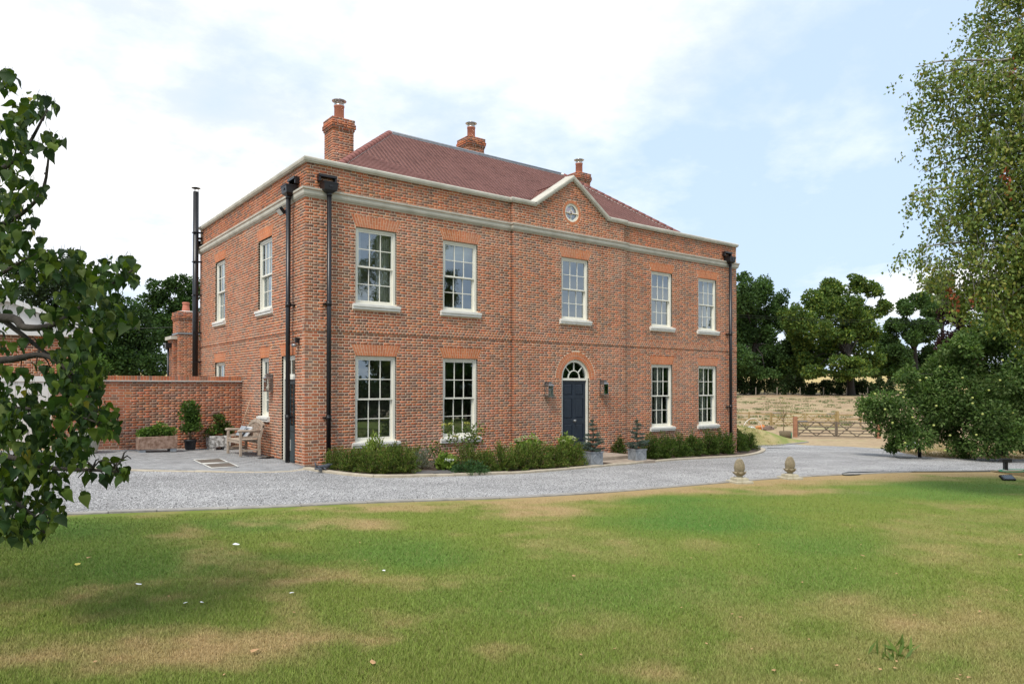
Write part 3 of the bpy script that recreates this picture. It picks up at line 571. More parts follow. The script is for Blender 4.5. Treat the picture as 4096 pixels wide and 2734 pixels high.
# mortar body of the walls (with the openings cut out)
def holed(mb, M, a0, a1, z0, z1, rects, n=-0.0035, depth=0.30):
    xs = sorted({a0, a1} | {v for r in rects for v in (r[0], r[1]) if a0 < v < a1}); zs = sorted({z0, z1} | {v for r in rects for v in (r[2], r[3]) if z0 < v < z1})
    for x, x2 in zip(xs, xs[1:]):
        for z, z2 in zip(zs, zs[1:]):
            if any(r[0] <= (x + x2)/2 <= r[1] and r[2] <= (z + z2)/2 <= r[3] for r in rects): continue
            mb.poly([M @ Vector(p) for p in ((x, n, z), (x2, n, z), (x2, n, z2), (x, n, z2))])
    for r in rects:
        for p, q in (((r[0], r[2]), (r[0], r[3])), ((r[1], r[3]), (r[1], r[2])), ((r[0], r[3]), (r[1], r[3])), ((r[1], r[2]), (r[0], r[2]))):
            mb.poly([M @ Vector((p[0], n, p[1])), M @ Vector((q[0], n, q[1])), M @ Vector((q[0], n - depth, q[1])), M @ Vector((p[0], n - depth, p[1]))])
def disc_fill(mb, M, cx, cz, r, rect, n=-0.0035, a_from=0, a_to=360, seg=32):
    """fills between a circle and its square hole"""
    x0, x1, z0, z1 = rect
    for k in range(seg):
        t0, t1 = R(a_from + (a_to - a_from)*k/seg), R(a_from + (a_to - a_from)*(k + 1)/seg); pts = []
        for t in (t0, t1):
            c, s = math.cos(t), math.sin(t); q = min(((x1 - cx)/c if c > 1e-6 else (x0 - cx)/c if c < -1e-6 else 9), ((z1 - cz)/s if s > 1e-6 else (z0 - cz)/s if s < -1e-6 else 9))
            pts.append((cx + r*c, cz + r*s, cx + q*c, cz + q*s))
        a, b = pts
        mb.poly([M @ Vector((x, n, z)) for x, z in ((a[0], a[1]), (b[0], b[1]), (b[2], b[3]), (a[2], a[3]))])
        mb.poly([M @ Vector((x, y, z)) for x, y, z in ((a[0], n, a[1]), (b[0], n, b[1]), (b[0], n - 0.2, b[1]), (a[0], n - 0.2, a[1]))])
mb = MB()
holed(mb, MF, 0.007, BL, ZB, 6.9, [r for r in rects_f if r[0] < 8]); holed(mb, MF, BR, W_, ZB, 6.9, [r for r in rects_f if r[0] > 8])
dr = (DX0, DX1, 0.0, DSP + DR); holed(mb, MBY, BL + 0.007, BR - 0.007, ZB, 6.9, rects_b + [dr]); disc_fill(mb, MBY, DCX, DSP, DR, (DX0, DX1, DSP - 1, DSP + DR), a_from=0, a_to=180)
holed(mb, ML, 0.007, D_, ZB + 0.3, 6.9, rects_l + [(LD0, LD1, 0.0, GT)])
mb.poly([(BL + 0.007, -BY + 0.007, ZB), (BL + 0.007, 0.01, ZB), (BL + 0.007, 0.01, 6.9), (BL + 0.007, -BY + 0.007, 6.9)]); mb.poly([(BR - 0.007, -BY + 0.007, ZB), (BR - 0.007, 0.01, ZB), (BR - 0.007, 0.01, 6.9), (BR - 0.007, -BY + 0.007, 6.9)])
mb.poly([(W_, 0.007, ZB), (W_, D_, ZB), (W_, D_, 7.7), (W_, 0.007, 7.7)]); mb.poly([(0.007, D_, ZB + 0.3), (W_, D_, ZB + 0.3), (W_, D_, 7.7), (0.007, D_, 7.7)])
for M, a0_, a1_ in ((MF, 0.004, BL), (MF, BR, W_), (MBY, BL + .004, BR - .004), (ML, 0.004, D_)): mb.poly([M @ Vector((a, 0.0105, z)) for a, z in ((a0_, 3.434), (a1_, 3.434), (a1_, 3.640), (a0_, 3.640))]); mb.poly([M @ Vector((a, n, 3.434)) for a, n in ((a0_, 0), (a1_, 0), (a1_, 0.0105), (a0_, 0.0105))])
wall = mb.build('wall', 'mortar', house)
BK.emit(wall, 300)
mb = MB()   # parapet core
mb.box(PS + 0.007, BL, PS + 0.007, 0.36, 6.95, 7.72); mb.box(BR, W_ - 0.007, PS + 0.007, 0.36, 6.95, 7.72); mb.box(PS + 0.007, 0.36, 0.37, D_ - PS - 0.007, 6.95, 7.72)
mb.box(W_ - 0.36, W_ - 0.007, 0.37, D_ - PS, 6.95, 7.72)
oc = (OCX - OCR, OCX + OCR, OCZ - OCR, OCZ + OCR); holed(mb, MBP, BL + 0.007, BR - 0.007, 6.95, 7.70, [(oc[0], oc[1], oc[2], 7.70)])
for s in (-1, 1):   # pediment face in strips beside and above the round window
    f = lambda x: PZ0 + (PAZ - PZ0)*((x - PX0)/(PAX - PX0) if x < PAX else (PX1 - x)/(PX1 - PAX))
    xs = [PX0, oc[0]] if s < 0 else [oc[1], PX1]
    mb.poly([MBP @ Vector((x, -0.007, z)) for x, z in ((xs[0], 7.70), (xs[1], 7.70), (xs[1], f(xs[1])), (xs[0], f(xs[0])))])
mb.poly([MBP @ Vector((x, -0.007, z)) for x, z in ((oc[0], oc[3]), (oc[1], oc[3]), (oc[1], f(oc[1])), (PAX, PAZ), (oc[0], f(oc[0])))])
disc_fill(mb, MBP, OCX, OCZ, OCR, oc)
mb.poly([(BL + 0.007, -BY + PS + 0.007, 6.95), (BL + 0.007, 0.3, 6.95), (BL + 0.007, 0.3, 7.72), (BL + 0.007, -BY + PS + 0.007, 7.72)])
mb.box(BL + 0.02, BR - 0.02, 0.27, 0.36, 6.95, 7.68)
mb.build('parapet', 'mortar', house)
# ------------------------------------------------------------------ gauged brick arches
def arch_cols(): 
    k = 1.1*rb.uniform(0.88, 1.10); return (0.44*k, 0.145*k*rb.uniform(.95, 1.05), 0.058*k)
def wedge(parent, M, q, n0=0.003, n1=-0.05):
    b = MB(); i = b.verts([(x, n0, z) for x, z in q]); j = b.verts([(x, n1, z) for x, z in q]); b.face((i, i + 1, i + 2, i + 3))
    for k in range(4): b.face((i + k, j + k, j + (k + 1) % 4, i + (k + 1) % 4))
    o = b.build('arch_brick', 'brick_single', parent, color=arch_cols()); o.matrix_local = M; return o
def flat_arch(M, a, b, z):
    bk = MB(); bk.poly([M @ Vector(p) for p in ((a, 0.0015, z), (b, 0.0015, z), (b + ARO, 0.0015, z + ARH), (a - ARO, 0.0015, z + ARH))]); bk.poly([M @ Vector(p) for p in ((a, 0.0, z), (b, 0.0, z), (b, -0.10, z), (a, -0.10, z))])
    p = bk.build('flat_arch', 'mortar', house)
    n = max(9, int(round((b - a)/0.072))); g = 0.06
    X = lambda t, h: (a - ARO*h) + (b - a + 2*ARO*h)*t
    for k in range(n):
        t0, t1 = (k + g)/n, (k + 1 - g)/n; cut = 0.66 if k % 2 else 0.34
        for h0, h1 in ((0.0, cut - 0.014), (cut + 0.014, 1.0)): wedge(p, M, [(X(t0, h0), z + ARH*h0), (X(t1, h0), z + ARH*h0), (X(t1, h1), z + ARH*h1), (X(t0, h1), z + ARH*h1)])
for M, rs in ((MF, rects_f), (MBY, rects_b), (ML, rects_l + [(LD0, LD1, 0, GT)])):
    for r in rs: flat_arch(M, r[0], r[1], r[3])
def ring_arch(M, cx, cz, radii, n, a0, a1, name):
    seg = 40; bk = MB(); r0, r1 = radii[0][0], radii[-1][1]
    for k in range(seg):
        t0, t1 = R(a0 + (a1 - a0)*k/seg), R(a0 + (a1 - a0)*(k + 1)/seg)
        bk.poly([M @ Vector((cx + r*math.cos(t), -0.003, cz + r*math.sin(t))) for r, t in ((r0, t0), (r1, t0), (r1, t1), (r0, t1))])
    p = bk.build(name, 'mortar', house)
    for (ra, rb_) in radii:
        for k in range(n):
            g = 0.085; t0, t1 = R(a0 + (a1 - a0)*(k + g)/n), R(a0 + (a1 - a0)*(k + 1 - g)/n)
            wedge(p, M, [(cx + r*math.cos(t), cz + r*math.sin(t)) for r, t in ((ra + 0.005, t0), (ra + 0.005, t1), (rb_ - 0.005, t1), (rb_ - 0.005, t0))])
ring_arch(MBY, DCX, DSP, [(DR, DR + 0.125), (DR + 0.132, DR + 0.262)], 29, 0, 180, 'door_arch')
ring_arch(MBP, OCX, OCZ, [(0.305, 0.41)], 28, 0, 360, 'round_arch')
# ------------------------------------------------------------------ stone cornice and coping, stone by stone
def run(parent_name, pieces, m='stone', joint=0.006, L=1.05):
    """pieces: (M, a0, a1, mitre0, mitre1, profile [(n, z)])"""
    core = MB()
    par = None
    objs = []
    for M, a0, a1, m0, m1, prof in pieces:
        cn = sum(p[0] for p in prof)/len(prof); cz_ = sum(p[1] for p in prof)/len(prof)
        k = len(prof); pr = [(p[0] + (cn - p[0])*0.03, p[1] + (cz_ - p[1])*0.04) for p in prof]
        i = core.verts([M @ Vector((a0 - m0*n, n, z)) for n, z in pr]); j = core.verts([M @ Vector((a1 + m1*n, n, z)) for n, z in pr])
        for q in range(k): core.face([i + q, i + (q + 1) % k, j + (q + 1) % k, j + q])
    par = core.build(parent_name, 'mortar_old', house)
    for M, a0, a1, m0, m1, prof in pieces:
        ns = max(1, int(round((a1 - a0)/L)))
        for s_ in range(ns):
            x0, x1 = a0 + (a1 - a0)*s_/ns, a0 + (a1 - a0)*(s_ + 1)/ns; b = MB(); k = len(prof)
            e0 = (lambda n: x0 - m0*n) if s_ == 0 else (lambda n: x0 + joint/2); e1 = (lambda n: x1 + m1*n) if s_ == ns - 1 else (lambda n: x1 - joint/2)
            i = b.verts([M @ Vector((e0(n), n, z)) for n, z in prof]); j = b.verts([M @ Vector((e1(n), n, z)) for n, z in prof])
            for q in range(k): b.face([i + q, i + (q + 1) % k, j + (q + 1) % k, j + q])
            b.face([i + q for q in range(k - 1, -1, -1)]); b.face([j + q for q in range(k)])
            b.build('stone', m, par)
    return par
CP = [(-0.06, 6.80), (0.012, 6.80), (0.016, 6.822), (0.048, 6.838), (0.068, 6.88), (0.074, 6.965), (0.098, 6.985), (0.102, 7.03), (-0.06, 7.045)]
ret = lambda x, s, y: frame((x, y, 0), (0, 1, 0), (s, 0, 0))
run('cornice', [(MF, 0, BL, 1, -1, CP), (MBY, BL, BR, 1, 1, CP), (MF, BR, W_, -1, 1, CP), (ML, 0, D_, 1, 1, CP), (ret(BL, -1, -BY), 0, BY, 1, -1, CP), (ret(BR, 1, -BY), 0, BY, 1, -1, CP), (ret(W_, 1, 0), 0, 0.4, 1, 0, CP)])
KP = [(-0.33, 7.685), (0.055, 7.685), (0.062, 7.702), (0.088, 7.72), (0.100, 7.765), (0.100, 7.80), (0.07, 7.828), (-0.33, 7.86)]
bs = -BY + PS
run('coping', [(MFP, PS, BL, 1, -1, KP), (MBP, BL, PX0 - 0.06, 1, 0, KP), (MBP, PX1 + 0.06, BR, 0, 1, KP), (MFP, BR, W_, -1, 1, KP), (MLP, PS, D_ - PS, 1, 1, KP), (ret(BL, -1, bs), 0, BY, 1, -1, KP), (ret(BR, 1, bs), 0, BY, 1, -1, KP), (ret(W_, 1, PS), 0, 4.0, 1, 0, KP)], L=1.25)
# raking coping of the pediment
core = MB(); core.box(PX0, PX0 + 0.02, 0.1, 0.12, 7.72, 7.74); rk = core.build('raking_coping', 'mortar_old', house)
for sgn in (-1, 1):
    p0 = Vector((PX0 - 0.06 if sgn < 0 else PX1 + 0.06, 0, 0)); p0.z = 7.705; p1 = Vector((PAX, 0, PAZ + 0.005)); d_ = p1 - p0; ln = d_.length; d_.normalize(); nrm = Vector((-d_.z, 0, d_.x)) if sgn < 0 else Vector((d_.z, 0, -d_.x))
    tilt = abs(nrm.x/nrm.z); ns = 2
    for s_ in range(ns):
        b = MB(); k = len(KP)
        def P(t, n, w):
            q = p0 + d_*t + nrm*w; return (q.x, bs - n, q.z)
        def end(i_, w):
            if i_ == 0: return -w*math.tan(0.5*math.asin(min(1, abs(d_.z))))*0 - 0.0
            if i_ == ns: return ln + w*abs(d_.z)/abs(d_.x)
            return ln*i_/ns
        i = b.verts([P(end(s_, z - 7.705) + (0.003 if s_ else 0), n, z - 7.705) for n, z in KP]); j = b.verts([P(end(s_ + 1, z - 7.705) - 0.003, n, z - 7.705) for n, z in KP])
        for q in range(k): b.face([i + q, i + (q + 1) % k, j + (q + 1) % k, j + q])
        b.face([i + q for q in range(k)]); b.face([j + q for q in range(k)]); b.build('stone', 'stone', rk)
# ------------------------------------------------------------------ windows
def bars(b, M, x0, x1, z0, z1, n0, n1, w, wt=None, wb=None):
    wt = wt or w; wb = wb or w
    b.box(x0, x0 + w, n0, n1, z0, z1, M); b.box(x1 - w, x1, n0, n1, z0, z1, M)
    b.box(x0 + w, x1 - w, n0, n1 - 0.002, z1 - wt, z1, M); b.box(x0 + w, x1 - w, n0, n1 - 0.002, z0, z0 + wb, M)
def pane(parent, M, x0, x1, z0, z1, n, flip):
    p = [M @ Vector(q) for q in ((x0, n, z0), (x1, n, z0), (x1, n, z1), (x0, n, z1))]; b = MB(); b.poly(p[::-1] if flip else p); return b.build('pane', 'glass', parent)
def sash(parent, M, x0, x1, z0, z1, n, nx, nz, flip, wb=0.06, wt=0.05, name='sash'):
    b = MB(); st = 0.048; bars(b, M, x0, x1, z0, z1, n - 0.045, n, st, wt, wb)
    xi0, xi1, zi0, zi1 = x0 + st, x1 - st, z0 + wb, z1 - wt; g = 0.022
    for k in range(1, nx): xx = xi0 + (xi1 - xi0)*k/nx; b.box(xx - g/2, xx + g/2, n - 0.035, n - 0.006, zi0, zi1, M)
    for k in range(1, nz): zz = zi0 + (zi1 - zi0)*k/nz; b.box(xi0, xi1, n - 0.034, n - 0.008, zz - g/2, zz + g/2, M)
    b.build(name, 'paint', parent)
    for i in range(nx):
        for k in range(nz):
            a0, a1 = xi0 + (xi1 - xi0)*i/nx, xi0 + (xi1 - xi0)*(i + 1)/nx; c0, c1 = zi0 + (zi1 - zi0)*k/nz, zi0 + (zi1 - zi0)*(k + 1)/nz
            pane(parent, M, a0, a1, c0, c1, n - 0.022, flip)
def window(M, x0, x1, z0, z1, flip, nx=3):
    b = MB(); e = 0.004; bars(b, M, x0 + e, x1 - e, z0 + e, z1 - e, -0.20, -0.055, 0.072, 0.062, 0.035)
    w = b.build('window', 'paint', house)
    s = MB()
    s.box(x0 - 0.095, x1 + 0.095, -0.06, 0.085, z0 - 0.065, z0 - 0.004, M); s.box(x0 - 0.095, x1 + 0.095, -0.06, 0.060, z0 - SILL, z0 - 0.066, M); s.box(x0 - 0.07, x1 + 0.07, -0.06, 0.04, z0 - 0.004, z0 + 0.012, M)
    s.build('sill', 'stone_lite', w)
    xi0, xi1 = x0 + 0.072, x1 - 0.072; zm = (z0 + z1)/2 - 0.005
    sash(w, M, xi0, xi1, zm - 0.022, z1 - 0.064, -0.078, nx, 2, flip, wb=0.045, name='upper_sash'); sash(w, M, xi0, xi1, z0 + 0.037, zm + 0.022, -0.13, nx, 2, flip, wb=0.085, wt=0.045, name='lower_sash')
    return w
for r in rects_f: window(MF, *r, flip=False)
window(MBY, *rects_b[0], flip=False)
for r in rects_l: window(ML, *r, flip=True, nx=2 if r[1] - r[0] < 1 else 3)
# round window of the pediment
def circ(b, M, cx, cz, r0, r1, n0, n1, a0=0, a1=360, seg=36):
    for k in range(seg):
        t0, t1 = R(a0 + (a1 - a0)*k/seg), R(a0 + (a1 - a0)*(k + 1)/seg); P_ = lambda r, t, n: M @ Vector((cx + r*math.cos(t), n, cz + r*math.sin(t)))
        b.poly([P_(r0, t0, n1), P_(r1, t0, n1), P_(r1, t1, n1), P_(r0, t1, n1)]); b.poly([P_(r0, t0, n0), P_(r0, t1, n0), P_(r0, t1, n1), P_(r0, t0, n1)]); b.poly([P_(r1, t0, n0), P_(r1, t0, n1), P_(r1, t1, n1), P_(r1, t1, n0)])
b = MB(); circ(b, MBP, OCX, OCZ, 0.235, 0.298, -0.10, -0.03); rw = b.build('round_window', 'paint', house)
b = MB(); circ(b, MBP, OCX, OCZ, 0.062, 0.085, -0.08, -0.045, seg=20)
for k in range(4):
    t = R(90*k); Mr = MBP @ Matrix.Translation((OCX, 0, OCZ)) @ Matrix.Rotation(t, 4, 'Y'); b.box(0.083, 0.24, -0.08, -0.048, -0.011, 0.011, Mr)
b.build('glazing_bar', 'paint', rw)
for k in range(4):
    pts = [(OCX + 0.075*math.cos(R(90*k + q)), OCZ + 0.075*math.sin(R(90*k + q))) for q in range(90, -1, -15)] + [(OCX + 0.24*math.cos(R(90*k + q)), OCZ + 0.24*math.sin(R(90*k + q))) for q in range(0, 91, 15)]
    b = MB(); b.poly([MBP @ Vector((x, -0.065, z)) for x, z in pts]); b.build('pane', 'glass', rw)
b = MB(); b.poly([MBP @ Vector((OCX + 0.066*math.cos(R(q)), -0.065, OCZ + 0.066*math.sin(R(q)))) for q in range(0, 360, 20)]); b.build('pane', 'glass', rw)
# ------------------------------------------------------------------ front door
b = MB()
b.box(DX0 + 0.004, DX0 + 0.075, -0.20, -0.05, 0.0, DSP, MBY); b.box(DX1 - 0.075, DX1 - 0.004, -0.20, -0.05, 0.0, DSP, MBY); b.box(DX0 + 0.075, DX1 - 0.075, -0.19, -0.055, DSP - 0.075, DSP, MBY)
circ(b, MBY, DCX, DSP, DR - 0.085, DR - 0.004, -0.20, -0.05, 0, 180); dfr = b.build('door_frame', 'paint', house)
b = MB(); circ(b, MBY, DCX, DSP, 0.235, 0.262, -0.12, -0.075, 0, 180, 20)
for t in (45, 90, 135):
    Mr = MBY @ Matrix.Translation((DCX, 0, DSP)) @ Matrix.Rotation(R(-t), 4, 'Y'); b.box(0.26, DR - 0.08, -0.12, -0.078, -0.012, 0.012, Mr)
b.build('glazing_bar', 'paint', dfr)
def fan(t0, t1, r0, r1):
    st = 6; pts = [(DCX + r1*math.cos(R(t0 + (t1 - t0)*k/st)), DSP + r1*math.sin(R(t0 + (t1 - t0)*k/st))) for k in range(st + 1)]
    pts += [(DCX + r0*math.cos(R(t1 + (t0 - t1)*k/st)), DSP + r0*math.sin(R(t1 + (t0 - t1)*k/st))) for k in range(st + 1)] if r0 > 0 else [(DCX, DSP)]
    b = MB(); b.poly([MBY @ Vector((x, -0.10, z)) for x, z in pts]); b.build('pane', 'glass', dfr)
for k in range(4): fan(45*k, 45*k + 45, 0.25, DR - 0.08)
fan(0, 180, 0, 0.24)
def panel_door(name, m, M, x0, x1, z0, z1, panels, n):
    """stiles and rails as one sheet with recessed, bevelled panels"""
    b = MB(); holed(b, M, x0, x1, z0, z1, panels, n=n, depth=0.022)
    for a, c, e, f in panels:
        w = 0.035; q = [(a, e), (c, e), (c, f), (a, f)]; r_ = [(a + w, e + w), (c - w, e + w), (c - w, f - w), (a + w, f - w)]
        for k in range(4):
            k2 = (k + 1) % 4; b.poly([M @ Vector((q[k][0], n - 0.022, q[k][1])), M @ Vector((q[k2][0], n - 0.022, q[k2][1])), M @ Vector((r_[k2][0], n - 0.008, r_[k2][1])), M @ Vector((r_[k][0], n - 0.008, r_[k][1]))])
        b.poly([M @ Vector((x, n - 0.008, z)) for x, z in r_])
    return b.build(name, m, house)
dx0, dx1 = DX0 + 0.078, DX1 - 0.078; zt = DSP - 0.08; mid = (dx0 + dx1)/2
pn = [(x, x2, z, z2) for x, x2 in ((dx0 + 0.10, mid - 0.06), (mid + 0.06, dx1 - 0.10)) for z, z2 in ((0.22, 0.78), (0.98, 1.62), (1.74, 2.10))]
door = panel_door('front_door', 'door_blue', MBY, dx0, dx1, 0.03, zt, pn, -0.10); door['label'] = 'navy panelled front door under a fanlight'
b = MB(); p = MBY @ Vector((mid, -0.10, 0.89)); b.lathe([(0.012, 0), (0.012, 0.03), (0.036, 0.045), (0.042, 0.065), (0.03, 0.085), (0.008, 0.09)], seg=14)
k_ = b.build('knob', 'steel', door); k_.location = p; k_.rotation_euler = (R(90), 0, 0)
b = MB(); b.box(mid - 0.03, mid + 0.03, -0.1, -0.092, 0.86, 0.92, MBY); b.box(mid + 0.055, mid + 0.095, -0.1, -0.085, 0.87, 0.93, MBY); b.box(mid + 0.06, mid + 0.09, -0.09, -0.06, 0.885, 0.915, MBY); b.build('lock', 'steel', door)
b = MB(); b.box(dx0, dx1, -0.11, -0.03, 0.03, 0.09, MBY); b.build('weather_bar', 'door_blue', door)
b = MB(); b.box(DX0 - 0.1, DX1 + 0.1, -0.15, 0.10, -0.10, 0.0, MBY); b.build('threshold', 'lead_dark', house)
# ------------------------------------------------------------------ side door
b = MB(); b.box(LD0 + 0.004, LD0 + 0.07, -0.2, -0.05, 0.0, GT, ML); b.box(LD1 - 0.07, LD1 - 0.004, -0.2, -0.05, 0.0, GT, ML); b.box(LD0 + 0.07, LD1 - 0.07, -0.19, -0.055, GT - 0.07, GT - 0.004, ML); b.box(LD0 + 0.07, LD1 - 0.07, -0.19, -0.052, 2.20, 2.28, ML)
sfr = b.build('door_frame', 'paint', house); sash(sfr, ML, LD0 + 0.07, LD1 - 0.07, 2.28, GT - 0.07, -0.075, 2, 1, True, name='fanlight')
gx0, gx1 = LD0 + 0.072, LD1 - 0.072; gl = (gx0 + 0.09, gx1 - 0.09, 0.98, 2.08)
b = MB(); holed(b, ML, gx0, gx1, 0.03, 2.195, [gl, (gx0 + 0.1, gx1 - 0.1, 0.22, 0.84)], n=-0.09, depth=0.03)
b.poly([ML @ Vector((x, -0.105, z)) for x, z in ((gx0 + .1, .22), (gx1 - .1, .22), (gx1 - .1, .84), (gx0 + .1, .84))])
for k in range(1, 3): x = gl[0] + (gl[1] - gl[0])*k/3; b.box(x - 0.012, x + 0.012, -0.12, -0.095, gl[2], gl[3], ML)
for k in range(1, 3): z = gl[2] + (gl[3] - gl[2])*k/3; b.box(gl[0], gl[1], -0.12, -0.097, z - 0.012, z + 0.012, ML)
sd = b.build('side_door', 'door_green', house); sd['label'] = 'dark green half-glazed side door with white cat flap'
for i in range(3):
    for k in range(3): pane(sd, ML, gl[0] + (gl[1] - gl[0])*i/3, gl[0] + (gl[1] - gl[0])*(i + 1)/3, gl[2] + (gl[3] - gl[2])*k/3, gl[2] + (gl[3] - gl[2])*(k + 1)/3, -0.11, True)
b = MB(); bars(b, ML, gx1 - 0.33, gx1 - 0.08, 0.31, 0.60, -0.11, -0.078, 0.045); b.box(gx1 - 0.285, gx1 - 0.125, -0.108, -0.098, 0.35, 0.56, ML); b.build('cat_flap', 'stone_lite', sd)
# ------------------------------------------------------------------ interior (floors, partitions, back walls)
b = MB()
for z in (-0.02, 3.42, 6.75): b.box(0.32, W_ - 0.1, 0.32, D_ - 0.1, z - 0.08, z)
b.build('floor', 'floor_inside', house)
b = MB()
for x in (3.3, 6.6, 11.5, 14.9): b.box(x - 0.06, x + 0.06, 0.33, 5.2, -0.01, 6.7)
b.box(0.33, W_ - 0.1, 5.2, 5.32, -0.01, 6.7); b.box(0.33, 3.2, 4.3, 4.42, -0.01, 6.7)
b.build('partition', 'wall_inside', house)
# ------------------------------------------------------------------ roof
EZ, EI, RZ, RYc = 7.36, 0.42, 10.93, 5.05            # eaves height and inset, ridge height and line
RX0, RX1 = RYc, W_ - RYc
E00, E10, E11, E01 = (EI, EI, EZ), (W_ - EI, EI, EZ), (W_ - EI, D_ - EI, EZ), (EI, D_ - EI, EZ); A_, B_ = (RX0, RYc, RZ), (RX1, RYc, RZ)
b = MB(); dn = 0.05
lo = lambda p: (p[0], p[1], p[2] - dn)
for q in ((E00, E10, B_, A_), (E10, E11, B_), (E11, E01, A_, B_), (E01, E00, A_)): b.poly([lo(p) for p in q])
b.box(0.36, W_ - 0.36, 0.36, D_ - 0.1, 7.0, 7.2)
roof = b.build('roof', 'lead_dark', house)
rt = random.Random(5)
TC = [(0.27, 0.140, 0.122), (0.29, 0.148, 0.128), (0.245, 0.130, 0.116), (0.31, 0.165, 0.145), (0.22, 0.118, 0.108), (0.28, 0.146, 0.130)]
def tile_plane(p0, ux, up, length, slope_len, left_k, right_k):
    """tiles laid from p0 along ux and up the slope; left_k/right_k = how fast the plane narrows"""
    ux, up = Vector(ux), Vector(up); nn = ux.cross(up).normalized()
    if nn.z < 0: nn = -nn
    L = []; g = 0.115; r_ = 0
    while r_*g < slope_len - 0.05:
        s0 = r_*g; s1 = s0 + g + 0.03; x0, x1 = left_k*s0, length - right_k*s0; x = x0 - (0.083 if r_ % 2 else 0)
        while x < x1:
            a, c = max(x + 0.0008, x0), min(x + 0.1642, x1)
            if c - a > 0.02:
                col = TC[0]; k = rt.uniform(0.96, 1.04)*(0.78 if rt.random() < 0.05 else 1); lift = 0.0
                L.append((Vector(p0) + ux*a + up*s0 + nn*(0.044 + lift), c - a, ux, up, nn, g + 0.03, (col[0]*k, col[1]*k, col[2]*k)))
            x += 0.165
        r_ += 1
    return L
sl = math.hypot(RYc - EI, RZ - EZ); upf = ((0, (RYc - EI)/sl, (RZ - EZ)/sl)); upl = (((RYc - EI)/sl, 0, (RZ - EZ)/sl)); kk = (RYc - EI)/sl
tiles = tile_plane(E00, (1, 0, 0), upf, W_ - 2*EI, sl, kk, kk) + tile_plane(E01, (0, -1, 0), upl, D_ - 2*EI, sl, kk, kk)
# little tiled gable roof behind the pediment
gx = Vector((PAX, 0.2, PAZ + 0.02)); 
for sg in (-1, 1):
    run_ = 1.7; upv = Vector((-sg*0.82, 0, 0.57)).normalized(); st_ = Vector((PAX, 0.28, PAZ + 0.0)) - upv*run_
    tiles += tile_plane(st_, (0, 1, 0), upv, 0.25, run_, 0.0, -0.75)
def emit_tiles(parent, singles=300):
    L = sorted(tiles, key=lambda t: (t[0] - C0).length); cache = {}
    vis = [t for t in L if t[0].z > 8.2]
    one = vis[:singles]; ids = {id(t) for t in one}; rest = [t for t in L if id(t) not in ids]
    for p, w, ux, up, nn, ln, c in one:
        key = (round(w, 3), round(ln, 3))
        if key not in cache:
            b = MB(); t = 0.024; i = b.verts([(0, 0, 0), (w, 0, 0), (w, ln, -0.030), (0, ln, -0.030), (0, 0, -t), (w, 0, -t), (w, ln, -0.030 - t), (0, ln, -0.030 - t)])
            for q in ((0, 1, 2, 3), (0, 4, 5, 1), (1, 5, 6, 2), (3, 7, 4, 0)): b.face([i + k for k in q])
            cache[key] = b.mesh('roof_tile', 'tile_single')
        o = add('roof_tile', cache[key], parent, color=c); o.matrix_local = Matrix(((ux.x, up.x, nn.x, p.x), (ux.y, up.y, nn.y, p.y), (ux.z, up.z, nn.z, p.z), (0, 0, 0, 1)))
    n = len(rest); V = np.zeros((n, 8, 3)); Cc = np.zeros((n, 8, 3))
    for i, (p, w, ux, up, nn, ln, c) in enumerate(rest):
        P0 = np.array(p); X = np.array(ux)*w; Y = np.array(up)*ln; Z = np.array(nn)
        V[i] = [P0, P0 + X, P0 + X + Y - Z*0.030, P0 + Y - Z*0.030, P0 - Z*0.034, P0 + X - Z*0.034, P0 + X + Y - Z*0.058, P0 + Y - Z*0.058]; Cc[i] = c
    F = np.array([(0, 1, 2, 3), (0, 4, 5, 1), (1, 5, 6, 2), (3, 7, 4, 0)]); FF = (np.arange(n)[:, None, None]*8 + F[None]).reshape(-1, 4)
    o = add('tiling', np_mesh('tiling', V.reshape(-1, 3), FF, MATS['tile'], Cc.reshape(-1, 3)), parent); o['kind'] = 'stuff'
emit_tiles(roof)
mat('hip_clay', (0.17, 0.062, 0.050), (0.24, 0.085, 0.066), scale=5, rough=0.7, bump=0.15)
def hip_tiles(p0, p1, name='hip_tile', L=0.32, r=0.125):
    p0, p1 = Vector(p0), Vector(p1); d = p1 - p0; n = int(d.length/L); d.normalize(); side = d.cross(Vector((0, 0, 1))).normalized(); up = side.cross(d).normalized()
    b = MB(); seg = 7
    ids = []
    for t, rr in ((0.0, r*1.04), (L - 0.012, r*0.97)):
        ids.append(b.verts([(rr*math.cos(math.pi*k/seg), t, rr*math.sin(math.pi*k/seg)*0.92) for k in range(seg + 1)]))
    for k in range(seg): b.face((ids[0] + k, ids[0] + k + 1, ids[1] + k + 1, ids[1] + k), True)
    b.face([ids[0] + k for k in range(seg, -1, -1)]); me = b.mesh(name, 'hip_clay')
    m2 = MB(); m2.tube([p0 - up*0.03, p1 - up*0.03], r*0.93, 10, sm=True); m2.build('hip_bedding', 'stone_lite', roof)
    for k in range(n):
        o = add(name, me, roof); p = p0 + d*(k*L) + up*0.0; o.matrix_local = Matrix(((side.x, d.x, up.x, p.x), (side.y, d.y, up.y, p.y), (side.z, d.z, up.z, p.z), (0, 0, 0, 1)))
hip_tiles(E00, A_); hip_tiles(E10, B_); hip_tiles(E01, A_)
b = MB(); b.tube([(RX0, RYc, RZ + 0.04), (RX1, RYc, RZ + 0.04)], 0.055, 8); b.box(RX0, RX1, RYc - 0.16, RYc - 0.01, RZ - 0.10, RZ - 0.03, Matrix.Identity(4)); b.build('ridge_flashing', 'lead', roof)
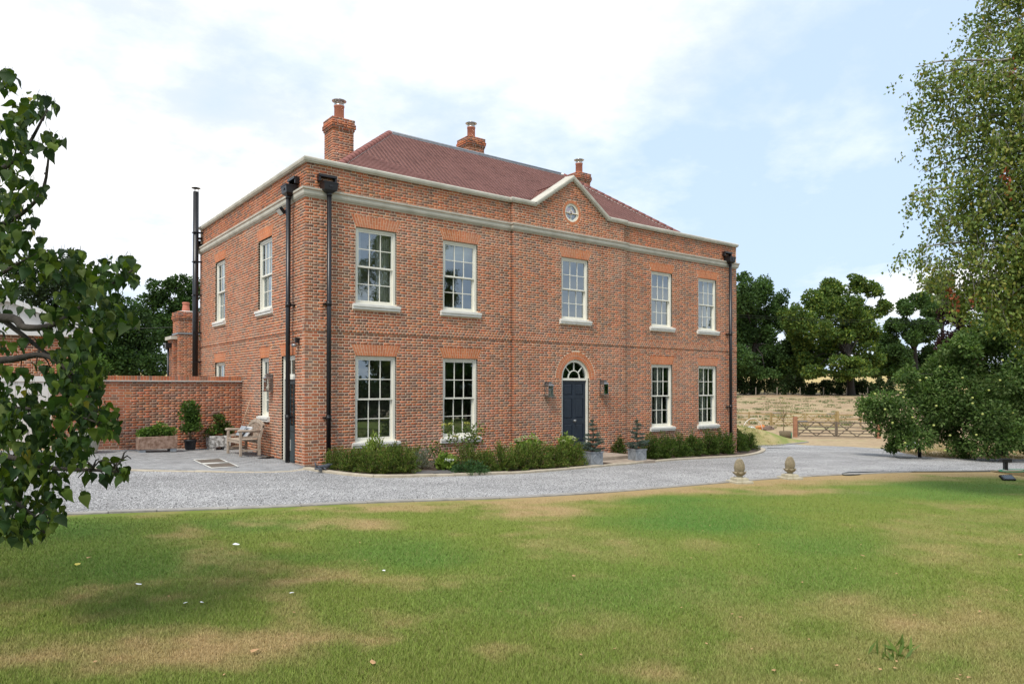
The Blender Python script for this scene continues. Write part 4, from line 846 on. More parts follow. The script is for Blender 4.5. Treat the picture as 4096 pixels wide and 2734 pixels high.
# ------------------------------------------------------------------ chimneys
def chimney(parent, x0, x1, y0, y1, zb, zt, pot_h=0.46, pot=(0.5, 0.5), cowl=True, name='chimney', band=None, taper=False):
    b = MB(); e = 0.007; b.box(x0 + e, x1 - e, y0 + e, y1 - e, zb, zt - 0.02); ch = b.build(name, 'mortar', parent)
    B = Bricks(); nc = 5; zc = zt - 0.075*nc
    for M, L in ((frame((x0, y0, 0), (1, 0, 0), (0, -1, 0)), x1 - x0), (frame((x0, y0, 0), (0, 1, 0), (-1, 0, 0)), y1 - y0)):
        z0 = zc - 0.075*math.ceil((zc - zb)/0.075); B.wall(M, 0, L, z0, zc, phase=0 if M.col[0][0] else 1)
        for k in range(nc):
            o = (0.025, 0.055, 0.055, 0.03, 0.03)[k]; Mo = M @ Matrix.Translation((0, o, 0)); B.wall(Mo, -o, L + o, zc + 0.075*k, zc + 0.075*(k + 1), phase=k, thick=0.06)
    B.emit(ch, 0)
    c = MB(); c.box(x0 - 0.02, x1 + 0.02, y0 - 0.02, y1 + 0.02, zt - 0.075*nc, zt - 0.012)
    px, py = x0 + (x1 - x0)*pot[0], y0 + (y1 - y0)*pot[1]
    i = c.verts([(x0 - .02, y0 - .02, zt - .012), (x1 + .02, y0 - .02, zt - .012), (x1 + .02, y1 + .02, zt - .012), (x0 - .02, y1 + .02, zt - .012), (px - .15, py - .15, zt + .05), (px + .15, py - .15, zt + .05), (px + .15, py + .15, zt + .05), (px - .15, py + .15, zt + .05)])
    for k in range(4): c.face((i + k, i + (k + 1) % 4, i + 4 + (k + 1) % 4, i + 4 + k))
    c.face((i + 4, i + 5, i + 6, i + 7)); c.build('cap', 'stone_lite' if not taper else 'stone_lite', ch)
    c = MB(); z = zt + 0.0
    if taper: c.lathe([(0.17, 0), (0.155, .12), (0.13, .30), (0.125, .34), (0.15, .35), (0.15, .42), (0.12, .43), (0.11, .43), (0.11, .30)], (px, py, z), 18)
    else: c.lathe([(0.155, 0), (0.152, pot_h - .03), (0.165, pot_h - .025), (0.165, pot_h), (0.135, pot_h), (0.13, pot_h - 0.2)], (px, py, z), 20)
    c.build('chimney_pot', 'clay', ch)
    if cowl:
        c = MB(); zz = z + pot_h
        c.lathe([(0.160, 0.0), (0.168, 0.01), (0.168, 0.035), (0.15, 0.04)], (px, py, zz), 20)
        for k in range(8): t = 2*math.pi*k/8; c.tube([(px + 0.145*math.cos(t), py + 0.145*math.sin(t), zz), (px + 0.155*math.cos(t), py + 0.155*math.sin(t), zz + 0.19)], 0.006, 4)
        c.lathe([(0.225, 0.165), (0.23, 0.172), (0.13, 0.215), (0.02, 0.235)], (px, py, zz), 24); c.lathe([(0.20, 0.168), (0.10, 0.16)], (px, py, zz), 12)
        for k in range(28): t = 2*math.pi*k/28; c.tube([(px + 0.13*math.cos(t), py + 0.13*math.sin(t), zz + 0.02), (px + 0.13*math.cos(t), py + 0.13*math.sin(t), zz + 0.18)], 0.0035, 3)
        c.build('cowl', 'steel', ch)
    return ch
ch1 = chimney(house, 2.24, 2.94, 3.48, 4.14, 8.2, 10.42)
b = MB(); b.poly([(2.30, 3.455, 8.72), (3.10, 3.455, 9.36), (3.10, 3.455, 9.52), (2.30, 3.455, 8.95)]); b.box(2.95, 3.08, 3.44, 4.2, 9.30, 9.45); b.build('flashing', 'lead_dark', ch1)
chimney(house, 8.56, 9.30, 5.3, 6.05, 9.6, 11.70)
chimney(house, 14.4, 15.12, 5.4, 6.08, 9.4, 11.42)
# ------------------------------------------------------------------ rainwater pipes with hoppers
def downpipe(M, a, zlow, zt=7.36, label=None, w=0.40, slot=True):
    """hopper under a parapet outlet, pipe and collars; local frame of the wall"""
    n0 = 0.155; b = MB(); p = lambda x, y, z: M @ Vector((x, y, z))
    b.tube([p(a, n0, zlow), p(a, n0, 6.98)], 0.060, 14, sm=True); pipe = b.build('downpipe', 'black_iron', house)
    b = MB(); i = b.verts([p(x, y, z) for x, y, z in ((a - .06, n0 - .06, 6.93), (a + .06, n0 - .06, 6.93), (a + .06, n0 + .06, 6.93), (a - .06, n0 + .06, 6.93), (a - .17, .0, 7.00), (a + .17, .0, 7.00), (a + .17, .27, 7.00), (a - .17, .27, 7.00), (a - .19, .0, 7.19), (a + .19, .0, 7.19), (a + .19, .29, 7.19), (a - .19, .29, 7.19))])
    for s_ in (0, 4):
        for k in range(4): b.face((i + s_ + k, i + s_ + (k + 1) % 4, i + s_ + 4 + (k + 1) % 4, i + s_ + 4 + k))
    b.face((i + 3, i + 2, i + 1, i)); b.box(a - 0.20, a + 0.20, -0.0, 0.30, 7.175, 7.20, M)
    b.box(a - 0.045, a + 0.045, 0.28, 0.296, 7.07, 7.12, M); b.build('hopper', 'black_iron', pipe)
    b = MB(); b.box(a - 0.24, a + 0.24, -0.06, 0.10, 7.36, 7.42, M); b.box(a - 0.24, a - 0.19, -0.06, 0.07, 7.24, 7.36, M); b.box(a + 0.19, a + 0.24, -0.06, 0.07, 7.24, 7.36, M)
    i = b.verts([p(x, y, z) for x, y, z in ((a - .24, -.05, 7.30), (a + .24, -.05, 7.30), (a + .18, .16, 7.215), (a - .18, .16, 7.215))]); b.face((i, i + 1, i + 2, i + 3)); b.build('outlet', 'black_iron', pipe)
    for z in (1.22, 4.12) if zlow < 1 else ():
        b = MB(); b.tube([p(a, n0, z - 0.06), p(a, n0, z + 0.06)], 0.070, 14); b.tube([p(a, n0, z + 0.045), p(a, n0, z + 0.068)], 0.074, 14); b.box(a - 0.10, a + 0.10, 0.0, 0.10, z - 0.02, z + 0.02, M); b.build('collar', 'black_iron', pipe)
    b = MB(); b.tube([p(a, n0, 6.86), p(a, n0, 6.94)], 0.068, 14); b.build('collar', 'black_iron', pipe)
    return pipe
downpipe(MF, 0.57, -0.10); downpipe(ML, 0.75, 0.02); downpipe(MF, 17.5, -0.9)
MBK = frame((0, D_, 0), (1, 0, 0), (0, 1, 0)); downpipe(MBK, 0.12, 0.0)
b = MB(); b.tube([(-0.2, 9.85, 0.3), (-0.2, 9.85, 9.02)], 0.097, 18); fl = b.build('flue', 'black_iron', house)
b = MB(); b.lathe([(0.03, 0.0), (0.15, 0.015), (0.155, 0.025), (0.06, 0.055)], (-0.2, 9.85, 9.13), 18)
for k in range(3): b.tube([(-0.2 + .08*math.cos(k*2.1), 9.85 + .08*math.sin(k*2.1), 9.0), (-0.2 + .08*math.cos(k*2.1), 9.85 + .08*math.sin(k*2.1), 9.14)], 0.008, 4)
b.build('cowl', 'black_iron', fl)
for z in (7.55, 6.5, 5.3, 3.95, 2.9):
    b = MB(); b.box(-0.2, 0.06, 9.80, 9.83, z - 0.03, z + 0.03); b.box(-0.31, -0.09, 9.74, 9.96, z - 0.015, z + 0.015); b.build('bracket', 'black_iron', fl)
# ------------------------------------------------------------------ curtains, blinds
def curtain(M, x0, x1, z0, z1, label, n=-0.30, folds=7, gather=0.0):
    b = MB(); cols = 40; rows = 10; ids = []
    for r_ in range(rows + 1):
        t = r_/rows; z = z0 + (z1 - z0)*t; row = []
        for c in range(cols + 1):
            s = c/cols; w = 1 - gather*math.sin(math.pi*min(1, t*1.3))*0.5; x = x0 + (x1 - x0)*(s*w)
            row.append(M @ Vector((x, n + 0.035*math.sin(2*math.pi*folds*s + 0.4*math.sin(5*t)), z)))
        ids.append(b.verts(row))
    for a, c in zip(ids, ids[1:]):
        for k in range(cols): b.face((a + k, a + k + 1, c + k + 1, c + k), True)
    o = b.build('curtain', 'curtain'); return tag(o, label, 'curtain', None)
curtain(MF, 1.40, 1.66, UB + 0.05, UT - 0.05, 'pale curtain hanging at the corner side of the first upper front window', folds=5)
curtain(MF, 2.12, 2.54, UB + 0.05, UT - 0.05, 'pale curtain hanging at the far side of the first upper front window', folds=6)
curtain(MF, 13.42, 13.86, GB + 0.02, GT - 0.02, 'pale gathered curtain in the ground floor window right of the front door', folds=6, gather=0.3)
curtain(MF, 16.1, 16.52, GB + 0.02, GT - 0.02, 'pale gathered curtain in the ground floor window beside the far downpipe', folds=6, gather=0.3)
curtain(MF, 16.38, 16.78, UB + 0.02, UT - 0.02, 'pale curtain in the upper window beside the far downpipe', folds=5)
curtain(ML, 3.2, 3.56, UB + 0.02, UT - 0.02, 'pale curtain in the upper side window near the downpipe', folds=5)
curtain(ML, 7.6, 8.04, UB + 0.02, UT - 0.02, 'pale curtain in the upper side window near the black flue', folds=5)
b = MB()
for k in range(4): b.box(4.12, 5.25, -0.30 - 0.004*k, -0.27 + 0.006*(k % 2), UT - 0.10 - 0.11*(k + 1), UT - 0.104 - 0.11*k, MF)
tag(b.build('roman_blind', 'curtain'), 'folded white blind at the top of the second upper front window', 'blind')
# ------------------------------------------------------------------ lanterns and security lights on the walls
mat('pewter', (0.26, 0.26, 0.26), (0.36, 0.36, 0.35), scale=12, rough=0.35, metal=0.9)
mat('bulb', (0.75, 0.72, 0.62), rough=0.4)
def lantern(M, a, z, label, group):
    o = empty('wall_lantern', M @ Vector((a, 0, z)), label=label, cat='lantern', group=group); o.matrix_world = M @ Matrix.Translation((a, 0, z))
    b = MB(); b.box(-0.10, 0.10, 0.002, 0.02, -0.20, 0.30); b.build('back_plate', 'pewter', o)
    b = MB()
    for x in (-0.10, 0.09):
        for y in (0.03, 0.19): b.box(x, x + 0.012, y, y + 0.012, -0.16, 0.16)
    b.box(-0.115, 0.115, 0.015, 0.215, -0.19, -0.16); b.box(-0.105, 0.105, 0.022, 0.21, 0.16, 0.175)
    b.build('cage', 'pewter', o)
    b = MB(); i = b.verts([(-.125, .02, .175), (.125, .02, .175), (.125, .235, .175), (-.125, .235, .175), (-.06, .05, .245), (.06, .05, .245), (.06, .17, .245), (-.06, .17, .245)])
    for k in range(4): b.face((i + k, i + (k + 1) % 4, i + 4 + (k + 1) % 4, i + 4 + k))
    b.box(-0.075, 0.075, 0.04, 0.185, 0.25, 0.275); b.box(-0.05, 0.05, 0.06, 0.165, 0.275, 0.31); b.build('roof', 'pewter', o)
    for x, y, x2, y2 in ((-.094, .2, .094, .2), (-.1, .045, -.1, .19), (.1, .045, .1, .19)):
        b = MB(); b.poly([(x, y, -.16), (x2, y2, -.16), (x2, y2, .16), (x, y, .16)]); b.build('pane', 'lamp_glass', o)
    b = MB()
    for x in (-0.04, 0.04): b.tube([(x, 0.11, -0.16), (x, 0.11, 0.03)], 0.014, 8)
    b.build('candle', 'bulb', o); return o
p = aty(2197, 1560, -BY); lantern(MBY, p.x - 0.10, p.z - 0.03, 'square pewter wall lantern on the window side of the navy front door', 'lanterns beside the front door')
p = aty(2416, 1552, -BY); lantern(MBY, p.x - 0.10, p.z - 0.03, 'square pewter wall lantern between the navy door and the far windows', 'lanterns beside the front door')
p = atx(1082, 1538, 0); lantern(ML, p.y - 0.13, p.z, 'pewter wall lantern beside the dark green side door', None)
def flood(M, a, z, label):
    o = empty('floodlight', (0, 0, 0), label=label, cat='floodlight'); o.matrix_world = M @ Matrix.Translation((a, 0, z))
    b = MB(); b.box(-0.05, 0.05, 0.002, 0.06, -0.05, 0.09); b.box(-0.02, 0.02, 0.05, 0.14, 0.02, 0.05); b.build('bracket', 'black_iron', o)
    Mt = Matrix.Translation((0, 0.19, 0.0)) @ Matrix.Rotation(R(-40), 4, 'X'); b = MB(); b.box(-0.15, 0.15, -0.04, 0.04, -0.10, 0.10, Mt); b.build('housing', 'black_iron', o)
    b = MB(); b.box(-0.125, 0.125, 0.041, 0.046, -0.08, 0.08, Mt); b.build('lens', 'stone_lite', o); return o
p = atx(1152, 842, 0); flood(ML, p.y, p.z - 0.05, 'black floodlight under the stone cornice beside the side downpipe')
p = atx(1196, 1372, 0); o = empty('security_sensor', (0, 0, 0), label='black sensor head on the side wall close to the house corner', cat='sensor'); o.matrix_world = ML @ Matrix.Translation((p.y, 0, p.z))
b = MB(); b.box(-0.05, 0.05, 0.002, 0.10, 0.0, 0.14); b.build('base', 'black_iron', o); b = MB(); b.lathe([(0.02, -0.07), (0.07, -0.06), (0.085, -0.02), (0.06, 0.01)], (0, 0.12, -0.03), 14); b.build('sensor_head', 'pewter', o)
# ================================================================== LEFT: garden wall, outbuilding, extension, patio things
gw = empty('garden_wall', (0, 0, 0), label='brick garden wall with brick-on-edge coping joining the side of the house', cat='wall')
GY, GX0, GZ = 5.08, -3.72, 2.32; MG = frame((GX0 - 1.2, GY, 0), (1, 0, 0), (0, -1, 0)); GL = 1.2 - GX0 - 0.004
b = MB(); b.box(GX0 - 1.2, -0.006, GY + 0.004, GY + 0.21, -0.1, GZ - 0.17); core = b.build('wall_core', 'mortar_old', gw)
GB_ = Bricks(); GB_.wall(MG, 0, GL, 0.0, GZ - 0.175, dk=0.42); GB_.emit(core, 300, z_hi=9)
b = MB(); b.box(GX0, -0.006, GY - 0.035, GY + 0.25, GZ - 0.17, GZ - 0.152); b.box(GX0, -0.006, GY - 0.05, GY + 0.265, GZ - 0.150, GZ - 0.132); b.build('creasing_tile', 'stone_lite', gw)
b = MB(); b.box(GX0, -0.008, GY + 0.002, GY + 0.21, GZ - 0.13, GZ - 0.006); cop = b.build('coping_bed', 'mortar_old', gw)
bm_ = MB(); bm_.cbox(-0.032, 0.032, 0, 0.222, 0, 0.122, b=0.004); me = bm_.mesh('coping_brick', 'brick_single'); x = GX0 + 0.04
while x < -0.03: c = bcol(False, 0.35); add('coping_brick', me, cop, loc=(x, GY - 0.006, GZ - 0.13), color=c); x += 0.0755
b = MB(); b.prism([(0, 0), (0, 0.10), (0.55, -0.22), (0.55, -0.32)], GY - 0.04, GY + 0.26, lambda y, a, z: (GX0 - 0.60 + a, y, GZ + 0.22 + z)); b.build('raking_stone', 'stone_lite', gw)
# ---- outbuilding with a white pediment
mat('render_white', (0.60, 0.60, 0.585), (0.68, 0.68, 0.665), scale=1.5, rough=0.8, bump=0.1)
ob = empty('outbuilding', (0, 0, 0), label='brick outbuilding with white pediment gable behind the foreground leaves', cat='outbuilding')
OY = 8.2; pk = aty(27, 1206, OY); ev = aty(330, 1316, OY); wl_, wr_ = 2*pk.x - ev.x, ev.x; gz0 = ev.z - 0.1
b = MB(); b.prism([(wl_ - .1, gz0), (wr_ + .1, gz0), (pk.x, pk.z)], OY - 0.05, OY + 0.2, lambda y, a, z: (a, y, z)); b.build('pediment', 'render_white', ob)
for s in (wl_ - .25, wr_ + .25):
    b = MB(); d_ = Vector((pk.x - s, 0, pk.z - gz0)); 
    b.prism([(0, 0), (0, 0.14), (1, 0.14), (1, 0)], OY - 0.22, OY + 8, lambda y, a, z, s=s: (s + (pk.x - s)*a, y, gz0 - 0.02 + (pk.z + 0.02 - gz0)*a + z)); b.build('verge', 'render_white', ob)
b = MB(); b.box(wl_ - .2, wr_ + .2, OY - 0.16, OY + 0.1, gz0 - 0.16, gz0); b.build('fascia', 'render_white', ob)
bz = aty(100, 1503, OY).z; MO = frame((wl_, OY, 0), (1, 0, 0), (0, -1, 0)); b = MB(); b.box(wl_ + .01, wr_ - .01, OY + 0.005, OY + 7.8, 0.0, gz0); obc = b.build('wall', 'mortar', ob)
dz0, dz1, do0, do1 = 0.3, bz, 0.9, wr_ - wl_ - 0.45; OB_ = Bricks(); OB_.wall(MO, 0, wr_ - wl_, 0.15, gz0 - 0.16, lambda z: [(do0, do1)] if z < dz1 else []); OB_.emit(obc, 0)
b = MB(); bars(b, MO, do0, do1, 0.15, dz1, -0.1, 0.06, 0.14, 0.16, 0.02); b.build('door_surround', 'render_white', ob)
b = MB()
for k in range(8): x0 = do0 + 0.14 + (do1 - do0 - 0.28)*k/8; b.box(x0 + 0.004, x0 + (do1 - do0 - 0.28)/8 - 0.004, -0.02, 0.02, 0.18, dz1 - 0.16, MO)
b.build('garage_door', 'render_white', ob)
# ---- rear extension with its chimney
ex_ = empty('rear_extension', (0, 0, 0), label='low brick rear extension with stone coping and a clay pot chimney, behind the flue', cat='extension')
c_ = atd(716, 1242, 30.0); ex0, ey0 = c_.x, c_.y; ezt = c_.z
chimney(ex_, ex0, ex0 + 0.80, ey0, ey0 + 1.1, 0.0, ezt, cowl=False, taper=True)
b = MB(); b.box(ex0 - 0.03, ex0 + 0.83, ey0 - 0.03, ey0 + 1.13, ezt - 0.98, ezt - 0.92); b.build('lead_band', 'lead', ex_)
MX = frame((ex0 - 0.15, ey0 + 0.35, 0), (1, 0, 0), (0, -1, 0)); b = MB(); b.box(ex0 - 0.14, ex0 + 7, ey0 + 0.36, ey0 + 1.3, 0, ezt - 1.2); xc = b.build('wall', 'mortar', ex_)
XB = Bricks(); XB.wall(MX, 0, 2.2, 0.6, ezt - 1.2); XB.wall(frame((ex0 - 0.15, ey0 + 0.35, 0), (0, 1, 0), (-1, 0, 0)), 0, 0.95, 0.6, ezt - 1.2, phase=1); XB.emit(xc, 0)
b = MB(); b.box(ex0 - 0.26, ex0 - 0.002, ey0 + 0.24, ey0 + 1.35, ezt - 1.2, ezt - 1.06); b.box(ex0 + 0.802, ex0 + 7, ey0 + 0.24, ey0 + 0.6, ezt - 1.2, ezt - 1.06); b.box(ex0 + 0.802, ex0 + 4, ey0 + 0.26, ey0 + 0.34, ezt - 2.1, ezt - 2.0); b.build('coping', 'stone', ex_)
p = atd(673, 1410, 30.4); b = MB(); b.tube([(p.x, p.y, 0.5), (p.x, p.y, p.z + 0.25)], 0.045, 10); b.box(p.x - .12, p.x + .12, p.y - .12, p.y + .12, p.z + .2, p.z + .42); b.build('downpipe', 'black_iron', ex_)
# ---- bench
mat('teak', (0.30, 0.235, 0.175), (0.42, 0.345, 0.27), scale=9, rough=0.75, bump=0.25, bscale=60)
def bench(loc, rz, label):
    """local x along the seat, local y towards the back"""
    o = empty('garden_bench', loc, rz, label, 'bench'); Wd, Dp = 1.20, 0.56
    for x in (0, Wd - 0.065):
        b = MB(); b.cbox(x, x + 0.065, 0, 0.065, 0, 0.645, b=0.008); b.build('leg', 'teak', o)
        b = MB(); Mb = Matrix.Translation((0, Dp, 0)); i = b.verts([(x + dx_, Dp + dy_ + lean, z) for z, lean in ((0, 0), (0.42, 0), (0.80, 0.10)) for dx_, dy_ in ((0, -0.065), (0.065, -0.065), (0.065, 0), (0, 0))])
        for s in (0, 4):
            for k in range(4): b.face((i + s + k, i + s + (k + 1) % 4, i + s + 4 + (k + 1) % 4, i + s + 4 + k))
        b.face((i + 8, i + 9, i + 10, i + 11)); b.build('leg', 'teak', o)
        b = MB(); b.tube([(x + 0.032, -0.045, 0.655), (x + 0.032, -0.02, 0.672), (x + 0.032, 0.25, 0.668), (x + 0.032, Dp + 0.0, 0.66)], [0.03, 0.042, 0.036, 0.034], 10); b.build('armrest', 'teak', o)
        b = MB(); b.box(x + 0.015, x + 0.05, 0.066, Dp - 0.07, 0.47, 0.53); b.build('side_rail', 'teak', o); b = MB(); b.box(x + 0.015, x + 0.05, 0.066, Dp - 0.07, 0.12, 0.17); b.build('stretcher', 'teak', o)
    b = MB(); b.box(0.066, Wd - 0.066, 0.01, 0.045, 0.33, 0.41); b.box(0.066, Wd - 0.066, Dp - 0.05, Dp - 0.015, 0.33, 0.41); b.build('seat_rail', 'teak', o)
    for k in range(6): y = 0.0 + 0.085*k; b = MB(); b.cbox(0.066, Wd - 0.066, y, y + 0.072, 0.412, 0.432, b=0.004); b.build('seat_slat', 'teak', o)
    n = 16; b = MB(); rows = []
    for k in range(n + 1):
        t = k/n; x = Wd*t; h = 0.80 + 0.13*math.sin(math.pi*t); rows.append(b.verts([(x, Dp + 0.055, h - 0.05), (x, Dp + 0.10, h - 0.05), (x, Dp + 0.11, h + 0.045), (x, Dp + 0.065, h + 0.045)]))
    for a, c in zip(rows, rows[1:]):
        for k in range(4): b.face((a + k, a + (k + 1) % 4, c + (k + 1) % 4, c + k))
    b.face([rows[0] + k for k in range(4)]); b.face([rows[-1] + k for k in range(3, -1, -1)]); b.build('top_rail', 'teak', o)
    b = MB(); b.box(0.066, Wd - 0.066, Dp - 0.04, Dp, 0.45, 0.50); b.build('lower_back_rail', 'teak', o)
    for k in range(10):
        x = 0.12 + (Wd - 0.24)*k/9; h = 0.76 + 0.13*math.sin(math.pi*x/Wd); b = MB(); b.prism([(x - 0.018, 0), (x + 0.018, 0), (x + 0.018, 1), (x - 0.018, 1)], 0, 0.02, lambda y, a, z: (a, Dp - 0.03 + y + 0.10*z, 0.50 + (h - 0.50)*z)); b.build('back_slat', 'teak', o)
    return o
pA, pB = gndp(979, 1832), gndp(924, 1812)
# the bench stands with its back to the side wall of the house, facing left
bx0 = gndp(981, 1834); bf = gndp(925, 1812)
bench((bx0.x - 0.03, bf.y + 0.05, ZP(bx0.x, bf.y) + 0.036), R(-90), 'weathered teak garden bench with arched back against the side wall')
bcx, bcy, bcz = bx0.x - 0.03, bf.y + 0.05, ZP(bx0.x, bf.y) + 0.036
mat('panel_grey', (0.30, 0.33, 0.36), (0.38, 0.41, 0.44), scale=3, rough=0.35)
o = empty('leaning_panel', (bcx + 0.30, bcy - 0.42, bcz + 0.436), R(-90), 'flat grey framed panels leaning on the teak bench', 'panel')
Mt = Matrix.Rotation(R(-35), 4, 'X'); b = MB(); b.box(-0.22, 0.22, 0, 0.025, 0, 0.36, Mt); b.build('panel', 'panel_grey', o); b = MB(); bars(b, Mt, -0.23, 0.23, -0.005, 0.37, -0.01, 0.027, 0.03); b.build('frame', 'render_white', o)
b = MB(); b.box(-0.40, 0.02, -0.10, -0.06, 0.02, 0.33, Mt); b.build('second_panel', 'panel_grey', o)
# ---- broom leaning on the wall
mat('broom_wood', (0.30, 0.21, 0.14), (0.42, 0.31, 0.21), scale=12, rough=0.7); mat('bristle', (0.10, 0.08, 0.06), (0.16, 0.13, 0.10), scale=30, rough=0.9)
top = atx(1000, 1602, -0.03); fo = gndp(940, 1797); o = empty('broom', (fo.x, fo.y, ZP(fo.x, fo.y) + 0.036), 0, 'long-handled broom leaning in the corner behind the bench', 'broom')
b = MB(); b.tube([(0, 0, 0.10), (top.x - fo.x, top.y - fo.y, top.z - o.location.z)], 0.014, 8); b.build('handle', 'broom_wood', o); b = MB(); b.cbox(-0.16, 0.16, -0.035, 0.035, 0.07, 0.12); b.build('head', 'broom_wood', o); b = MB(); b.box(-0.15, 0.15, -0.03, 0.03, 0.0, 0.07); b.build('bristles', 'bristle', o)
fo = gndp(1070, 1832); o = empty('boot_scraper', (fo.x, fo.y, ZP(fo.x, fo.y) + 0.036), 0.5, 'dark flat boot scraper brush on the paving by the side wall', 'boot scraper')
b = MB(); b.cbox(-0.16, 0.16, -0.10, 0.10, 0, 0.035); b.build('base', 'black_iron', o); b = MB(); b.box(-0.12, 0.02, -0.07, 0.07, 0.035, 0.06); b.build('brush', 'bristle', o); b = MB(); b.tube([(-0.16, 0, 0.02), (-0.30, 0.05, 0.02)], 0.012, 6); b.build('handle', 'black_iron', o)
# ---- troughs and pots
mat('rust_stone', (0.17, 0.095, 0.062), (0.36, 0.25, 0.19), scale=11, rough=0.95, bump=1.0, bscale=45); mat('lichen_stone', (0.22, 0.21, 0.19), (0.66, 0.65, 0.61), scale=13, rough=0.95, bump=0.9, bscale=50, lo=0.42, hi=0.58)
mat('plastic_black', (0.012, 0.014, 0.018), rough=0.5); mat('old_terracotta', (0.33, 0.33, 0.27), (0.48, 0.47, 0.40), scale=7, rough=0.9, bump=0.4)
def trough(u0, u1, v, w, d, h, m, name, label, feet):
    a, c = gndp(u0, v), gndp(u1, v); o = empty(name, ((a.x + c.x)/2, (a.y + c.y)/2 + d/2, ZP((a.x + c.x)/2, a.y) + 0.036), 0, label, 'trough'); wd = (c - a).length
    b = MB(); t = 0.06; z0 = 0.09; b.cbox(-wd/2, wd/2, -d/2, -d/2 + t, z0, z0 + h, b=0.012); b.cbox(-wd/2, wd/2, d/2 - t, d/2, z0, z0 + h, b=0.012); b.box(-wd/2 + .002, -wd/2 + t, -d/2 + t, d/2 - t, z0, z0 + h - .004); b.box(wd/2 - t, wd/2 - .002, -d/2 + t, d/2 - t, z0, z0 + h - .004); b.box(-wd/2 + .01, wd/2 - .01, -d/2 + .01, d/2 - .01, z0 + .003, z0 + 0.05); b.build('basin', m, o)
    for s in (-1, 1): b = MB(); b.cbox(s*(wd/2 - 0.10) - 0.08, s*(wd/2 - 0.10) + 0.08, -d/2 + 0.01, d/2 - 0.01, 0, z0, b=0.01); b.build('foot', feet, o)
    b = MB(); b.box(-wd/2 + t, wd/2 - t, -d/2 + t, d/2 - t, z0 + h - 0.08, z0 + h - 0.05); b.build('soil', 'soil', o); return o, wd, z0 + h - 0.05
tr1 = trough(553, 712, 1809, 1.1, 0.42, 0.34, 'rust_stone', 'stone_trough', 'rust-stained long stone trough of leafy herbs along the garden wall', 'lead')
tr2 = trough(838, 925, 1799, 0.7, 0.42, 0.32, 'lichen_stone', 'stone_trough', 'lichen-spotted pale stone trough with a shrub beside the bench', 'lichen_stone')
f = gndp(766, 1801); pot1 = empty('flower_pot', (f.x, f.y + 0.15, ZP(f.x, f.y) + 0.036), 0, 'black plastic flower pot holding a bushy bamboo-like shrub', 'pot'); b = MB(); b.lathe([(0.12, 0), (0.14, 0.05), (0.165, 0.26), (0.175, 0.265), (0.175, 0.30), (0.155, 0.30), (0.15, 0.26)], seg=20); b.build('pot_body', 'plastic_black', pot1); b = MB(); b.lathe([(0.02, 0.258), (0.15, 0.262)], seg=16); b.build('soil', 'soil', pot1)
f = gndp(352, 1815); urn = empty('garden_urn', (f.x, f.y + 0.28, ZP(f.x, f.y) + 0.036), 0, 'large weathered stone-coloured pot with a standard shrub, half hidden by leaves', 'pot'); b = MB(); b.lathe([(0.22, 0), (0.24, 0.02), (0.29, 0.22), (0.335, 0.46), (0.365, 0.48), (0.375, 0.56), (0.35, 0.58), (0.32, 0.57), (0.30, 0.48)], seg=28); b.build('pot_body', 'old_terracotta', urn); b = MB(); b.lathe([(0.02, 0.50), (0.31, 0.505)], seg=20); b.build('soil', 'soil', urn)
# ---- recessed drain covers in the paving
mat('tread', (0.105, 0.085, 0.065), (0.16, 0.13, 0.10), scale=60, rough=0.8, bump=0.6, bscale=180); mat('slate_blue', (0.20, 0.23, 0.27), (0.26, 0.29, 0.33), scale=5, rough=0.7)
q4 = [gndp(u, v, 0.045) for u, v in ((772, 1838), (878, 1833), (957, 1866), (848, 1872))]
def lerp4(s, t): return q4[0].lerp(q4[1], s).lerp(q4[3].lerp(q4[2], s), t)
for t0, t1, nm in ((0.02, 0.47, 'brown inset drain cover nearer the stone troughs'), (0.53, 0.98, 'brown inset drain cover nearer the gravel edge')):
    o = empty('drain_cover', lerp4(0.5, (t0 + t1)/2), 0, nm, 'drain cover'); L0 = o.location
    b = MB(); b.poly([lerp4(s, t) - L0 + Vector((0, 0, 0.004)) for s, t in ((0.03, t0 + .03), (0.97, t0 + .03), (0.97, t1 - .03), (0.03, t1 - .03))]); b.build('tray', 'tread', o)
    b = MB()
    for A, B_2 in (((0, t0), (1, t0)), ((1, t0), (1, t1)), ((1, t1), (0, t1)), ((0, t1), (0, t0))): b.tube([lerp4(*A) - L0 + Vector((0, 0, .004)), lerp4(*B_2) - L0 + Vector((0, 0, .004))], 0.011, 5)
    b.build('rim', 'stone_lite', o)
# ---- small cast lizard-like ornament by the corner pipe
f = gnd(1293, 1878, 0.07); o = empty('driftwood_ornament', (f.x, f.y, f.z), 0.4, 'knotted dark driftwood ornament at the foot of the corner downpipe', 'ornament'); b = MB(); q_ = random.Random(2)
b.tube([(-.26, 0, .05), (-.12, .03, .07), (.05, 0, .06), (.2, .04, .08), (.3, 0, .10)], [.02, .05, .06, .05, .02], 8)
for k in range(7): x = -.22 + .07*k; b.tube([(x, 0, .06), (x + q_.uniform(-.05, .05), q_.choice((-.12, .12)), q_.uniform(0.0, .05))], [.025, .012], 6)
b.tube([(-.2, 0, .06), (-.25, .02, .2)], [.03, .012], 6); b.build('branch', 'lead_dark', o)
